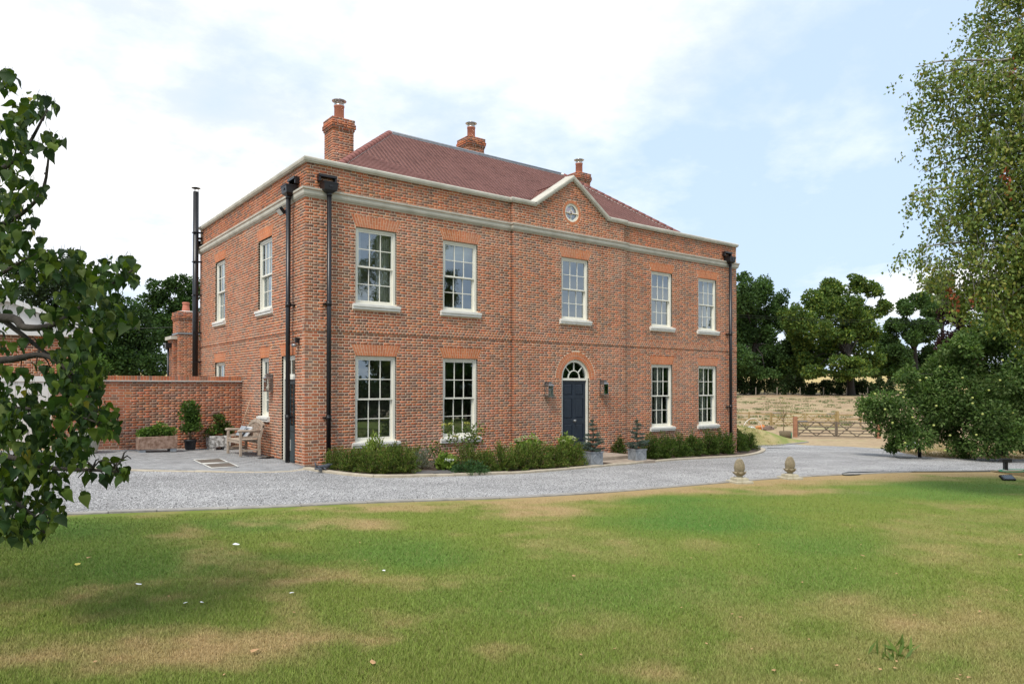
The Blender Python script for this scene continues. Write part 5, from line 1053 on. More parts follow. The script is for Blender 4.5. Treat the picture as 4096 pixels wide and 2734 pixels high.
# ================================================================== VEGETATION TOOLS
rv = np.random.default_rng(17)
leaf_mat('leaf', rough=0.62, trans=0.32, spec=0.2); leaf_mat('leaf_single', src='object', rough=0.55, trans=0.35, spec=0.3); leaf_mat('leaf_dull', rough=0.8, trans=0.15, spec=0.15)
mat('bark', (0.050, 0.040, 0.030), (0.115, 0.095, 0.075), scale=9, rough=0.95, bump=0.8, bscale=30); mat('bark_dark', (0.022, 0.018, 0.014), (0.05, 0.042, 0.034), scale=9, rough=0.95, bump=0.6, bscale=30); mat('bark_birch', (0.10, 0.09, 0.08), (0.42, 0.40, 0.37), scale=5, rough=0.9, bump=0.5); mat('stem', (0.11, 0.085, 0.05), (0.17, 0.13, 0.08), scale=20, rough=0.9)
def unit(a): return a/np.maximum(1e-9, np.linalg.norm(a, axis=1, keepdims=True))
def leaf_mesh(name, P, Dr, L, Wd, cols, m='leaf', fold=0.25):
    """one folded diamond per leaf: P base points, Dr directions, L lengths, Wd widths"""
    n = len(P); Dr = unit(Dr); rnd = rv.normal(size=(n, 3)); S = unit(np.cross(Dr, rnd)); Nn = np.cross(S, Dr); L = np.broadcast_to(L, n)[:, None]; Wd = np.broadcast_to(Wd, n)[:, None]
    V = np.stack([P, P + Dr*L*0.45 + S*Wd*0.5 + Nn*Wd*fold, P + Dr*L, P + Dr*L*0.45 - S*Wd*0.5 + Nn*Wd*fold], 1)
    F = np.arange(n*4).reshape(n, 4); return np_mesh(name, V.reshape(-1, 3), F, MATS[m], np.repeat(cols, 4, 0))
def pick(pal, n, lo=0.75, hi=1.25):
    pal = np.array(pal); c = pal[rv.integers(0, len(pal), n)]; return c*rv.uniform(lo, hi, (n, 1))
def blob_points(blobs, n, inner=0.5):
    """points in the outer part of ellipsoids [(centre, (rx, ry, rz))], shared out by size; returns points, outward directions, blob index"""
    w = np.array([b[1][0]*b[1][2] for b in blobs]); k = rv.choice(len(blobs), n, p=w/w.sum()); c = np.array([tuple(b[0]) for b in blobs])[k]; r = np.array([b[1] for b in blobs])[k]
    d = unit(rv.normal(size=(n, 3))); rad = inner + (1.06 - inner)*rv.random((n, 1))**0.6; lump = 1 + 0.16*np.sin(d[:, :1]*7 + k[:, None]*1.7)*np.cos(d[:, 2:3]*6 + k[:, None]); return c + d*r*rad*lump, d, k
GREEN_OAK = [(0.045, 0.082, 0.020), (0.060, 0.105, 0.026), (0.038, 0.068, 0.019), (0.082, 0.130, 0.030)]
def crown_mesh(name, blobs, n, L, Wd, pal, m='leaf', up=0.0, spread=1.0, inner=0.45, sub=5, subr=0.42):
    bl = []                                     # every blob breaks up into smaller tufts
    for c, r in blobs:
        for _ in range(sub): d = unit(rv.normal(size=(1, 3)))[0]; f = rv.uniform(0.45, 0.98); s = subr*rv.uniform(0.7, 1.3); bl.append((np.array(tuple(c)) + d*np.array(r)*f, tuple(np.array(r)*s)))
        bl.append((c, tuple(np.array(r)*0.62)))
    P, d, k = blob_points(bl, n, inner); Dr = d*spread + rv.normal(size=(n, 3))*0.8 + np.array([0, 0, up]); tint = rv.uniform(0.78, 1.24, len(bl))[k][:, None]
    return leaf_mesh(name, P, Dr, L*rv.uniform(0.7, 1.3, n), Wd*rv.uniform(0.7, 1.3, n), pick(pal, n)*tint, m)
def tree(name, base, trunk_r, blobs, n, L, Wd, pal, label, cat='tree', group=None, fork=0.45, bark='bark_dark', m='leaf', **kw):
    """blobs in world coordinates; base = foot of the trunk"""
    base = Vector(base); o = empty(name, base, 0, label, cat, group); rel = [(Vector(c) - base, r) for c, r in blobs]; top = max(c.z for c, r in rel); cen = sum((c for c, r in rel), Vector())/len(rel); b = MB(); fk = Vector((cen.x*fork*0.6, cen.y*fork*0.6, max(0.5, top*fork)))
    b.tube([(0, 0, -0.3), (0, 0, 0.15), fk*0.5, fk, fk*0.6 + cen*0.4 + Vector((0, 0, top*0.2))], [trunk_r*1.5, trunk_r*1.1, trunk_r*0.9, trunk_r*0.75, trunk_r*0.25], 9)
    for c, r in rel:
        q = c - fk; s = fk*0.9 if q.length else fk; mid = fk + q*0.5 + Vector((rv.normal()*0.06, rv.normal()*0.06, 0.08))*q.length; b.tube([s, fk + q*0.15, mid, c], [trunk_r*0.34, trunk_r*0.24, trunk_r*0.13, trunk_r*0.04], 5)
    b.build('trunk', bark, o); add('crown', crown_mesh('crown', rel, n, L, Wd, pal, m, **kw), o); return o
def pxblobs(L, d, thick=0.85, jit=0.12):
    """ellipses on the picture, given their own distance and depth"""
    out = []
    for u, v, ru, rv_ in L: dd = d*(1 + rv.uniform(-jit, jit)*0.3); c = atd(u, v, dd); k = dd/FPX; out.append((c, (ru*k, (ru + rv_)/2*k*thick, rv_*k)))
    return out
def foot(u, d): p = atd(u, 1547, d); return Vector((p.x, p.y, H(p.x, p.y)))
# ---- shrubs
YEW = [(0.075, 0.130, 0.020), (0.105, 0.165, 0.026), (0.055, 0.100, 0.018), (0.16, 0.21, 0.040), (0.16, 0.14, 0.045)]
def yew_mesh(seed, n=2600, h=0.72, w=0.42, pal=YEW, L=0.075, Wd=0.020, up=0.9):
    global rv
    keep = rv; rv = np.random.default_rng(seed); ns = 60; T = unit(rv.normal(size=(ns, 3)) + np.array([0, 0, 0.35])); T[:, 2] = np.abs(T[:, 2]); ln = rv.uniform(0.75, 1.12, ns); tips = T*np.array([w, w, h])*ln[:, None]; k = rv.integers(0, ns, n); t = rv.random(n)**0.45
    P = tips[k]*t[:, None] + rv.normal(size=(n, 3))*0.035; P[:, 2] = np.abs(P[:, 2]) + 0.02; Dr = unit(tips[k]) + rv.normal(size=(n, 3))*0.6 + np.array([0, 0, up*0.4]); c = pick(pal, n)*rv.uniform(0.75, 1.25, ns)[k][:, None]
    me = leaf_mesh('foliage', P, Dr, L*rv.uniform(0.6, 1.3, n), Wd, c, 'leaf'); b = MB()
    for i in range(0, ns, 3): b.tube([(0, 0, 0), tuple(tips[i]*0.5), tuple(tips[i]*0.9)], [0.012, 0.008, 0.003], 4)
    ms = b.mesh('stems', 'stem'); rv = keep; return me, ms
YM = [yew_mesh(s, 3300) for s in (31, 32, 33, 34)]; YD = [yew_mesh(s, 3600, pal=[(0.05, 0.095, 0.016), (0.068, 0.115, 0.02), (0.04, 0.075, 0.014), (0.10, 0.145, 0.028)]) for s in (41, 42, 43, 44)]
def put_plant(name, meshes, loc, s, rz, label, cat, group=None, sz=None):
    o = empty(name, loc, rz, label, cat, group); o.scale = (s, s, sz or s); add('foliage', meshes[0], o); add('stems', meshes[1], o); return o
qy = random.Random(6)
ORD = ['first', 'second', 'third', 'fourth', 'fifth', 'sixth', 'seventh', 'eighth', 'ninth', 'tenth']
def yews(L, label, group, YM=YM):
    for i, (u, v, s) in enumerate(sorted(L)): p = gnd(u, v, 0.04); put_plant('yew_bush', YM[i % 4], p, s*0.93, qy.uniform(0, 6.28), label % ORD[i], 'shrub', group)
yews([(1345, 1876, .78), (1405, 1884, .86), (1475, 1890, .84), (1545, 1892, .90), (1618, 1889, .92), (1500, 1868, .9), (1585, 1866, .95), (1655, 1868, .8)], '%s feathery yew bush from the corner pipe, before the slate slabs', 'yews by the house corner')
yews([(1872, 1880, .92), (1940, 1884, .86), (2010, 1880, 1.0), (2085, 1876, .95), (2155, 1872, 1.0), (2225, 1868, .98), (2295, 1862, 1.0), (2335, 1852, .9)], '%s feathery yew bush from the slate slabs, before the door step', 'yews before the door')
yews([(2455, 1822, 1.1), (2500, 1815, 1.1), (2600, 1834, 1.15), (2655, 1831, 1.2), (2715, 1826, 1.2), (2775, 1821, 1.25), (2832, 1817, 1.25), (2890, 1813, 1.3), (2945, 1806, 1.3), (2990, 1797, 1.25)], '%s dense yew bush from the door step, in the row under the far windows', 'yew row under the far windows', YD)
def bloom_mesh(pts, r, cols, n=26):
    P = []; D = []; C = []
    for (x, y, z), c in zip(pts, cols):
        d = unit(rv.normal(size=(n, 3))); d[:, 2] = np.abs(d[:, 2])*0.8; P.append(np.array([x, y, z]) + d*r*np.array([1, 1, 0.7])); D.append(d + rv.normal(size=(n, 3))*0.5); C.append(np.tile(np.array(c), (n, 1))*rv.uniform(0.85, 1.15, (n, 1)))
    return leaf_mesh('flowers', np.concatenate(P), np.concatenate(D), r*0.75, r*0.6, np.concatenate(C), 'leaf')
HYD = [(0.17, 0.25, 0.04), (0.22, 0.30, 0.06), (0.12, 0.19, 0.035)]
def hydrangea(u, v, h, w, label, nb=9, bc=(0.42, 0.46, 0.26), br=0.06):
    p = gnd(u, v, 0.04); me, ms = yew_mesh(int(u), 700, h, w, HYD, 0.13, 0.075, 0.2); o = put_plant('hydrangea', (me, ms), p, 1, 0, label, 'shrub'); pts = []
    for k in range(nb): a = rv.uniform(0, 6.28); t = rv.uniform(0.2, 0.95); pts.append((w*t*math.cos(a), w*t*math.sin(a), h*(1.02 - 0.35*t*t) + rv.uniform(-.03, .05)))
    add('flowers', bloom_mesh(pts, br, [bc]*nb), o); return o
hydrangea(2115, 1856, 0.75, 0.55, 'tall hydrangea with pale green heads beside the bay corner', 11); hydrangea(2265, 1838, 0.70, 0.42, 'hydrangea with pale green heads in front of the navy door', 9)
hydrangea(2490, 1806, 1.05, 0.6, 'pale green headed hydrangea behind the right-hand lead planter', 12); hydrangea(2585, 1806, 0.95, 0.55, 'pale green headed hydrangea under the window right of the door', 12)
hydrangea(1782, 1878, 0.34, 0.26, 'small hydrangea with white flower heads beside the slate slabs', 4, (0.80, 0.80, 0.82), 0.055)
put_plant('variegated_shrub', yew_mesh(77, 900, 0.62, 0.34, [(0.20, 0.27, 0.05), (0.26, 0.32, 0.07), (0.13, 0.19, 0.04)], 0.12, 0.035, 0.3), gnd(1500, 1872, 0.04), 1.15, 0, 'bright yellow-green shrub under the first ground floor window', 'shrub')
put_plant('lavender', yew_mesh(78, 900, 0.42, 0.30, [(0.16, 0.18, 0.13), (0.20, 0.22, 0.17), (0.11, 0.13, 0.09)], 0.14, 0.010, 1.6), gnd(1690, 1874, 0.04), 1, 0, 'grey-green lavender clump against the brick wall', 'shrub')
put_plant('ground_cover', yew_mesh(79, 1100, 0.22, 0.5, [(0.04, 0.09, 0.03), (0.055, 0.11, 0.04)], 0.08, 0.03, 0.3), gnd(1880, 1890, 0.04), 1, 0, 'low dark ground-cover plant spilling to the kerb by the slate slabs', 'plant')
def rose(u, v, h, w, label, fl=None, n=420):
    p = gnd(u, v, 0.04); o = empty('rose_bush', p, 0, label, 'shrub'); b = MB(); tips = []
    for k in range(9): a = rv.uniform(0, 6.28); r = w*rv.uniform(0.3, 1); t = np.array([r*math.cos(a), r*math.sin(a), h*rv.uniform(0.7, 1.05)]); b.tube([(0, 0, 0), (t[0]*.25, t[1]*.25, t[2]*.55), tuple(t)], [.014, .009, .003], 5); tips.append(t)
    b.build('stems', 'stem', o); tips = np.array(tips); k = rv.integers(0, 9, n); tt = rv.uniform(0.6, 1.08, n); P = tips[k]*tt[:, None] + rv.normal(size=(n, 3))*0.09; add('foliage', leaf_mesh('foliage', P, rv.normal(size=(n, 3)) + np.array([0, 0, -.2]), 0.085*rv.uniform(.6, 1.3, n), 0.05, pick([(0.09, 0.14, 0.03), (0.13, 0.18, 0.045), (0.06, 0.10, 0.025)], n)), o)
    if fl: add('flowers', bloom_mesh([tuple(t + np.array([0, 0, .04])) for t in tips[:6]], 0.06, [fl]*6), o)
    return o
rose(1850, 1868, 1.05, 0.5, 'leggy rose bush in front of the second ground floor window', (0.40, 0.40, 0.10)); rose(2830, 1800, 1.35, 0.5, 'rose bush with white blooms before the window beside the far downpipe', (0.75, 0.76, 0.74)); rose(1740, 1868, 0.6, 0.3, 'thin young rose beside the lavender clump', None, 150)
# ---- lead planters with blue spruces
def planter(u0, u1, v, label):
    a, c = gnd(u0, v, 0.03), gnd(u1, v, 0.03); p = (a + c)/2; w = 0.42; o = empty('lead_planter', (p.x, p.y + 0.1, -SL*p.x + 0.03), R(-8), label, 'planter', 'lead planters beside the step'); h = w/2
    b = MB(); b.cbox(-h, h, -h, h, 0.02, w*0.95, b=0.012); b.box(-h - .012, h + .012, -h - .012, h + .012, w*0.95 - .03, w*0.95 + .008); b.box(-h - .008, h + .008, -h - .008, h + .008, 0.0, 0.035); b.build('box', 'lead', o)
    for s in range(4):
        Mr = Matrix.Rotation(R(90*s), 4, 'Z'); b = MB(); pts = []
        for k in range(17):
            t = 2*math.pi*k/16; r = 0.13*(1 + 0.12*math.cos(4*t)); pts.append(Mr @ Vector((r*math.cos(t)*1.05, -h - 0.004, w*0.47 + r*math.sin(t)*1.05)))
        b.tube(pts, 0.009, 5, cap=False); b.build('moulding', 'lead', o)
    b = MB(); b.box(-h + .03, h - .03, -h + .03, h - .03, w*0.95, w*0.95 + .012); b.build('soil', 'soil', o); return o, w
SPR = [(0.11, 0.15, 0.14), (0.15, 0.19, 0.18), (0.08, 0.115, 0.10), (0.10, 0.14, 0.11)]
def spruce(pl, w, seed, label):
    loc = pl.location + Vector((0, 0, w*0.95)); o = empty('blue_spruce', loc, seed, label, 'spruce', 'spruces in the lead planters'); q = np.random.default_rng(seed); b = MB(); b.tube([(0, 0, 0), (0, 0, 0.95)], [0.02, 0.005], 6); P = []; D = []
    for z, nb, L in ((0.06, 9, .36), (0.18, 8, .34), (0.32, 7, .26), (0.47, 6, .20), (0.62, 5, .15), (0.76, 5, .11), (0.88, 4, .07)):
        for k in range(nb):
            a = q.uniform(0, 6.28); ll = L*q.uniform(.75, 1.15); e = np.array([ll*math.cos(a), ll*math.sin(a), z + ll*q.uniform(-.05, .35)]); s = np.array([0, 0, z]); b.tube([tuple(s), tuple(e)], [.008, .003], 4)
            m = int(160*ll/.3) + 20; t = q.uniform(0.1, 1, m)[:, None]; P.append(s + (e - s)*t); D.append(unit((e - s)[None])*0.7 + q.normal(size=(m, 3))*0.7)
    m = 120; P.append(np.stack([np.zeros(m), np.zeros(m), q.uniform(.3, 1.0, m)], 1)); D.append(q.normal(size=(m, 3)) + np.array([0, 0, .6])); P = np.concatenate(P); b.build('trunk', 'stem', o); n = len(P); add('foliage', leaf_mesh('foliage', P, np.concatenate(D), 0.055*q.uniform(.7, 1.3, n), 0.013, pick(SPR, n)), o)
pl1, w1 = planter(2359, 2404, 1861, 'dark grey lead planter with oval moulding on the door side of the step'); pl2, w2 = planter(2532, 2584, 1846, 'pale grey lead planter with oval moulding at the far side of the step')
spruce(pl1, w1, 5, 'small blue spruce in the planter nearer the navy door'); spruce(pl2, w2, 8, 'small blue spruce in the planter in front of the far hydrangeas')
# ---- stone step, landing slabs, slate slabs in the bed
mat('york', (0.25, 0.20, 0.155), (0.36, 0.30, 0.235), scale=3.5, rough=0.9, bump=0.5, bscale=30); mat('slate', (0.075, 0.072, 0.072), (0.12, 0.115, 0.11), scale=4, rough=0.7, bump=0.4, bscale=30)
st = empty('door_step', (0, 0, 0), label='broad sandstone step leading up to the navy front door', cat='step'); gz = -SL*9.1
b = MB(); b.cbox(7.9, 10.35, -1.45, -0.102, gz - 0.05, gz + 0.16, b=0.015); b.build('tread', 'york', st)
for k, (x0, x1) in enumerate(((7.75, 8.62), (8.64, 9.5), (9.52, 10.5))):
    b = MB(); i0 = -SL*x0; b.cbox(x0, x1, -2.32, -1.47, gz - 0.1, gz + 0.045 + 0.004*k, b=0.008); b.build('landing_slab', 'york', st)
for i, (a, c) in enumerate((((1668, 1893), (1738, 1883)), ((1742, 1893), (1810, 1880)))):
    p0, p1 = gnd(*a, 0.05), gnd(*c, 0.05); b = MB(); w = abs(p1.x - p0.x); b.cbox(-0.36, 0.36, -0.30, 0.30, -0.03, 0.012, b=0.006); o = b.build('slate_slab', 'slate', loc=((p0 + p1)/2)); o.rotation_euler = (0, SL, 0.12); tag(o, 'dark slate slab in the flower bed beside the ' + ('yews' if i == 0 else 'white hydrangea'), 'slab')
# ================================================================== RIGHT-HAND THINGS
mat('cone_stone', (0.20, 0.165, 0.10), (0.34, 0.285, 0.19), scale=14, rough=0.95, bump=0.6, bscale=60); mat('plinth_stone', (0.36, 0.32, 0.22), (0.50, 0.46, 0.35), scale=9, rough=0.95, bump=0.5, bscale=60)
def finial(u, v, label):
    p = gnd(u, v, 0.03); o = empty('pine_cone_finial', (p.x, p.y, -SL*p.x + 0.028), R(-22), label, 'finial', 'stone finials on the drive edge'); s = 0.60
    b = MB(); b.cbox(-0.23, 0.23, -0.23, 0.23, 0.0, 0.055, b=0.008); b.build('base_slab', 'plinth_stone', o)
    b = MB(); i = b.verts([(x*k, y*k, z) for z, k in ((0.056, .15), (0.115, .15), (0.145, .085)) for x, y in ((-1, -1), (1, -1), (1, 1), (-1, 1))])
    for t in (0, 4):
        for k in range(4): b.face((i + t + k, i + t + (k + 1) % 4, i + t + 4 + (k + 1) % 4, i + t + 4 + k))
    b.face((i + 8, i + 9, i + 10, i + 11)); b.lathe([(0.07, .145), (0.075, .155), (0.068, .165), (0.072, .175)], seg=16); b.build('plinth', 'plinth_stone', o)
    b = MB(); b.lathe([(0.068, .17), (0.11, .19), (0.145, .235), (0.135, .262), (0.05, .27)], seg=20)
    for k in range(8): a = 2*math.pi*k/8; c_, s_2 = math.cos(a), math.sin(a); t_ = (-s_2, c_); b.poly([(0.135*c_ - 0.055*t_[0], 0.135*s_2 - 0.055*t_[1], .225), (0.135*c_ + 0.055*t_[0], 0.135*s_2 + 0.055*t_[1], .225), (0.195*c_, 0.195*s_2, .285)])
    b.build('leaf_cup', 'cone_stone', o)
    b = MB(); R_ = lambda t: 0.118*math.sin(math.pi*(0.20 + 0.80*t))**0.62*(1 - 0.12*t) if t < 0.999 else 0.004
    prof = [(max(.004, R_(k/14)), .25 + .335*k/14) for k in range(15)]; b.lathe(prof, seg=20); b.build('cone_core', 'cone_stone', o)
    b = MB(); rows = 13; cnt = 13
    for r_ in range(rows):
        t = 0.04 + 0.90*r_/rows; rr = R_(t); z = .25 + .335*t
        for k in range(cnt):
            a = 2*math.pi*(k + 0.5*(r_ % 2))/cnt; hw = math.pi/cnt*0.92; hz = 0.335/rows*1.0; q = [(a - hw, z, 1.0), (a, z - hz, 1.0), (a + hw, z, 1.0), (a, z + hz, 1.0)]; i = b.verts([(rr*1.0*math.cos(x), rr*math.sin(x), y) for x, y, _ in q] + [((rr + 0.016)*math.cos(a), (rr + 0.016)*math.sin(a), z + 0.004)])
            for e in range(4): b.face((i + e, i + (e + 1) % 4, i + 4))
    sc_ = b.build('scales', 'cone_stone', o); sc_['kind'] = 'stuff'; return o
finial(2958, 1930, 'stone pine cone finial on a pale square slab, the one nearer the brick house'); finial(3160, 1914, 'stone pine cone finial on the drive edge, the one nearer the coiled hose')
# bollard lights, floodlight, hose, sack
def bollard(u, v, label, h, wide):
    p = gnd(u, v, 0.02); o = empty('bollard_light', (p.x, p.y, p.z), R(-38), label, 'bollard'); b = MB(); b.lathe([(0.07, 0), (0.07, h - .12), (0.08, h - .118)] , seg=14) if not wide else b.cbox(-.055, .055, -.055, .055, 0, h - .1, b=.006); b.build('post', 'black_iron', o)
    b = MB(); b.cbox(-.16, .16, -.09, .09, h - .1, h + .02, b=.01) if wide else b.lathe([(.085, h - .11), (.09, h - .1), (.09, h - .03), (.07, h)], seg=14); b.build('lamp_head', 'black_iron', o); return o
bollard(3678, 1827, 'round black bollard light at the drive edge by the white sack', 0.52, False); bollard(4022, 1881, 'black T-shaped bollard light at the lawn edge beside the green hose', 0.38, True)
p = gnd(4030, 1920, 0.03); o = empty('ground_floodlight', p, R(-30), 'black rectangular floodlight standing on the shaded lawn under the birch', 'floodlight'); Mt = Matrix.Translation((0, 0, .07)) @ Matrix.Rotation(R(35), 4, 'X'); b = MB(); b.cbox(-.19, .19, -.10, .10, -.03, .03, b=.006, M=Mt); b.build('housing', 'black_iron', o); b = MB(); b.box(-.15, .15, -.07, .07, .031, .036, Mt); b.build('lens', 'lamp_glass', o); b = MB(); b.box(-.15, .15, -.07, .07, .0305, .0308, Mt); b.build('reflector', 'steel', o); b = MB(); b.tube([(0, 0, -.02), (0, 0, .06)], .02, 6); b.build('stake', 'black_iron', o)
mat('hose_black', (0.012, 0.02, 0.022), rough=0.5); mat('hose_green', (0.02, 0.22, 0.11), rough=0.5); mat('sack', (0.66, 0.66, 0.67), (0.76, 0.76, 0.77), scale=4, rough=0.7, bump=0.6, bscale=10)
def gp(u, v, dz=0.045): return gnd(u, v, dz)
b = MB(); b.tube(cat_rom([gp(*q) for q in ((3960, 1884), (3800, 1885), (3650, 1885), (3560, 1886), (3480, 1887), (3420, 1887), (3385, 1889), (3368, 1895), (3390, 1899), (3440, 1896))], 6), 0.016, 6); tag(b.build('garden_hose', 'hose_black'), 'dark garden hose looped along the lawn kerb past the finials', 'hose')
b = MB(); pts = [];
for k in range(40): a = 2*math.pi*k/20; pts.append(gp(4055 + (52 + k*0.3)*math.cos(a), 1881 + 5*math.sin(a), 0.05 + 0.004*(k//20)))
b.tube(pts + [gp(4150, 1890)], 0.014, 6); tag(b.build('coiled_hose', 'hose_green'), 'bright green hose coiled at the foot of the T-shaped bollard', 'hose')
p = gnd(3650, 1788, 0.0); q = random.Random(4); b = MB(); n_, m_2 = 18, 9; ids = []
for i in range(m_2 + 1):
    t = i/m_2*math.pi/2; ids.append(b.verts([(0.5*math.cos(a)*math.cos(t)*q.uniform(.82, 1.1), 0.42*math.sin(a)*math.cos(t)*q.uniform(.85, 1.1), 0.02 + 0.30*math.sin(t)*q.uniform(.88, 1.08)) for a in [2*math.pi*k/n_ for k in range(n_)]]))
for a, c in zip(ids, ids[1:]):
    for k in range(n_): b.face((a + k, a + (k + 1) % n_, c + (k + 1) % n_, c + k), True)
tag(b.build('white_sack', 'sack', loc=(p.x, p.y, p.z)), 'crumpled white bulk sack on the dry ground behind the round bollard', 'sack')
p = gnd(3115, 1792, 0.02); b = MB(); b.box(-0.55, 0.55, -0.05, 0.05, -0.01, 0.008); tag(b.build('drain_slot', 'black_iron', loc=p, rot=(0, SL, -0.55)), 'dark slot drain let into the gravel near the grass bank', 'drain')
# ---- gates and fences
mat('gate_wood', (0.11, 0.085, 0.06), (0.18, 0.145, 0.105), scale=6, rough=0.85, bump=0.3, coords='World'); mat('new_wood', (0.25, 0.175, 0.07), (0.34, 0.245, 0.11), scale=6, rough=0.8, bump=0.2, coords='World'); mat('post_wood', (0.24, 0.105, 0.055), (0.34, 0.165, 0.09), scale=5, rough=0.85, bump=0.3)
mat('old_post', (0.20, 0.17, 0.13), (0.30, 0.26, 0.20), scale=5, rough=0.9)
def gate(pa, pb, h, m, label, group, z0=0.08):
    """field gate hung between two points on the ground"""
    pa, pb = Vector(pa), Vector(pb); L = (pb.xy - pa.xy).length; rz = math.atan2(pb.y - pa.y, pb.x - pa.x); o = empty('field_gate', pa, rz, label, 'gate', group); dz = pb.z - pa.z; sh = lambda x: dz*x/L
    def bar(name, x0, z0_, x1, z1_, w, y0, y1):
        b = MB(); d = Vector((x1 - x0, 0, z1_ - z0_ + sh(x1) - sh(x0))); ln = d.length; ang = math.atan2(d.z, d.x); M = Matrix.Translation((x0, 0, z0_ + sh(x0))) @ Matrix.Rotation(-ang, 4, 'Y'); b.box(0, ln, y0, y1, -w/2, w/2, M); b.build(name, m, o)
    for z, w in ((z0 + .03, .075), (z0 + .24, .075), (z0 + .44, .075), (z0 + .68, .075), (h - .04, .09)): bar('rail', 0.03, z, L - 0.03, z, w, -.02, .02)
    bar('stile', 0.03, z0, 0.031, h + .04, .08, -.035, .035); bar('stile', L - 0.03, z0, L - 0.029, h + .04, .08, -.035, .035)
    for x0, z0_, x1, z1_ in ((0.04, h - .06, L*.5, z0 + .04), (L*.5, z0 + .04, L - .04, h - .06), (0.04, z0 + .04, L*.45, h - .06), (L*.55, h - .06, L - .04, z0 + .04)): bar('brace', x0, z0_, x1, z1_, .07, .022, .045)
    b = MB(); b.box(0, min(.75, L*.3), -.03, .03, h - .01 + 0.0, h + .035, Matrix.Translation((0, 0, 0))); b.build('hinge', 'lead', o); return o
DG = 50.0
def fpt(u, d): p = atd(u, 1547, d); return Vector((p.x, p.y, H(p.x, p.y)))
def post(u, d, h, w, m, label, group, name='gate_post'):
    p = fpt(u, d); b = MB(); b.cbox(-w/2, w/2, -w/2, w/2, -.3, h, b=.012); o = b.build(name, m, loc=p, rot=(0, 0, R(-38))); return tag(o, label, 'post', group)
post(3180, DG, 1.45, .24, 'post_wood', 'stout red-brown gate post nearer the grass bank', 'gate posts'); post(3513, DG + .6, 1.45, .24, 'post_wood', 'stout red-brown gate post nearer the apple tree', 'gate posts')
gate(fpt(3188, DG), fpt(3343, DG + .3), 1.12, 'gate_wood', 'weathered five-bar gate leaf hung on the post by the grass bank', 'drive gates'); gate(fpt(3504, DG + .6), fpt(3346, DG + .3), 1.12, 'gate_wood', 'weathered five-bar gate leaf hung on the post by the apple tree', 'drive gates')
D2 = 61.0
gate(fpt(3086, D2 + 1), fpt(3218, D2 + .5), 1.1, 'new_wood', 'new yellow timber field gate leaf beside the pile of rubbish', 'new timber gates'); gate(fpt(3342, D2), fpt(3222, D2 + .5), 1.1, 'new_wood', 'new yellow timber field gate leaf beside the tall yellow post', 'new timber gates')
post(3348, D2, 1.35, .22, 'new_wood', 'tall new yellow timber post between the new gate and rail fence', None)
def rails(us, d0, d1, zs, label, m='new_wood'):
    n = len(us); pts = [fpt(u, d0 + (d1 - d0)*i/(n - 1)) for i, u in enumerate(us)]; o = empty('rail_fence', pts[0], 0, label, 'fence'); L0 = pts[0]
    for p in pts: b = MB(); q = p - L0; b.cbox(q.x - .06, q.x + .06, q.y - .06, q.y + .06, q.z - .2, q.z + 1.15, b=.01); b.build('post', m, o)
    for a, c in zip(pts, pts[1:]):
        for z in zs:
            d = c - a; rz = math.atan2(d.y, d.x); M = Matrix.Translation(a - L0 + Vector((0, 0, z))) @ Matrix.Rotation(rz, 4, 'Z') @ Matrix.Rotation(-math.atan2(d.z, d.xy.length), 4, 'Y'); b = MB(); b.box(0, d.length, -.085, -.062, -.05, .05, M); b.build('rail', m, o)
rails([3352, 3442, 3535, 3640, 3760], D2, D2 + 2, (1.0, .62), 'new yellow post and rail fence running behind the apple tree'); rails([3082, 2996, 2900], D2 + 1, D2 + 3, (1.0, .45), 'new yellow post and rail fence running towards the house end')
# things lying by the fence
p = fpt(3010, 57); b = MB(); b.tube([p + Vector((-.9*math.cos(math.pi*k/12), .5*math.cos(math.pi*k/12)*0.6, 1.0*math.sin(math.pi*k/12) - .02)) - p for k in range(13)], .025, 6); tag(b.build('hoop', 'stone_lite', loc=p), 'pale half-round plastic hoop standing in the dry field', 'hoop')
q = random.Random(9); cl = {'orange': (0.55, 0.20, 0.06), 'white': (0.7, 0.7, 0.68), 'brown': (0.16, 0.11, 0.08)}
for nm, u, d, w, h in (('orange', 3045, 58, .75, .42), ('white', 3000, 57.5, .7, .35), ('brown', 3070, 58, .8, .35), ('white', 2958, 56, .5, .55)):
    p = fpt(u, d); mn = 'heap_' + nm
    if mn not in MATS: mat(mn, tuple(x*.7 for x in cl[nm]), cl[nm], scale=8, rough=.9, bump=.5)
    b = MB(); ids = []
    for i in range(6):
        t = i/5*math.pi/2; ids.append(b.verts([(w*math.cos(a)*math.cos(t)*q.uniform(.7, 1.15), w*.7*math.sin(a)*math.cos(t)*q.uniform(.7, 1.15), h*math.sin(t)*q.uniform(.8, 1.1) - .02) for a in [2*math.pi*k/10 for k in range(10)]]))
    for a, c in zip(ids, ids[1:]):
        for k in range(10): b.face((a + k, a + (k + 1) % 10, c + (k + 1) % 10, c + k))
    tag(b.build('rubbish_heap', mn, loc=p), {'orange': 'small orange heap beside the new timber gate', 'white': 'small white heap in the field near the house end' if u < 2990 else 'small white heap behind the pale hoop', 'brown': 'brown twiggy heap against the new fence post'}[nm], 'heap')
p = gnd(3140, 1735, 0); p = fpt(3140, 46.5); o = empty('log_basket', p, 0.3, 'dark basket with green watering can before the gate post', 'basket'); b = MB(); b.lathe([(.30, 0), (.36, .2), (.40, .48), (.36, .48), (.3, .1)], seg=12); b.build('basket_body', 'stem', o); b = MB(); b.lathe([(.18, 0), (.19, .36), (.1, .38)], (.55, -.1, 0), 14); b.tube([(.7, -.1, .05), (.95, -.1, .40)], .03, 6); b.build('watering_can', 'hose_green', o)
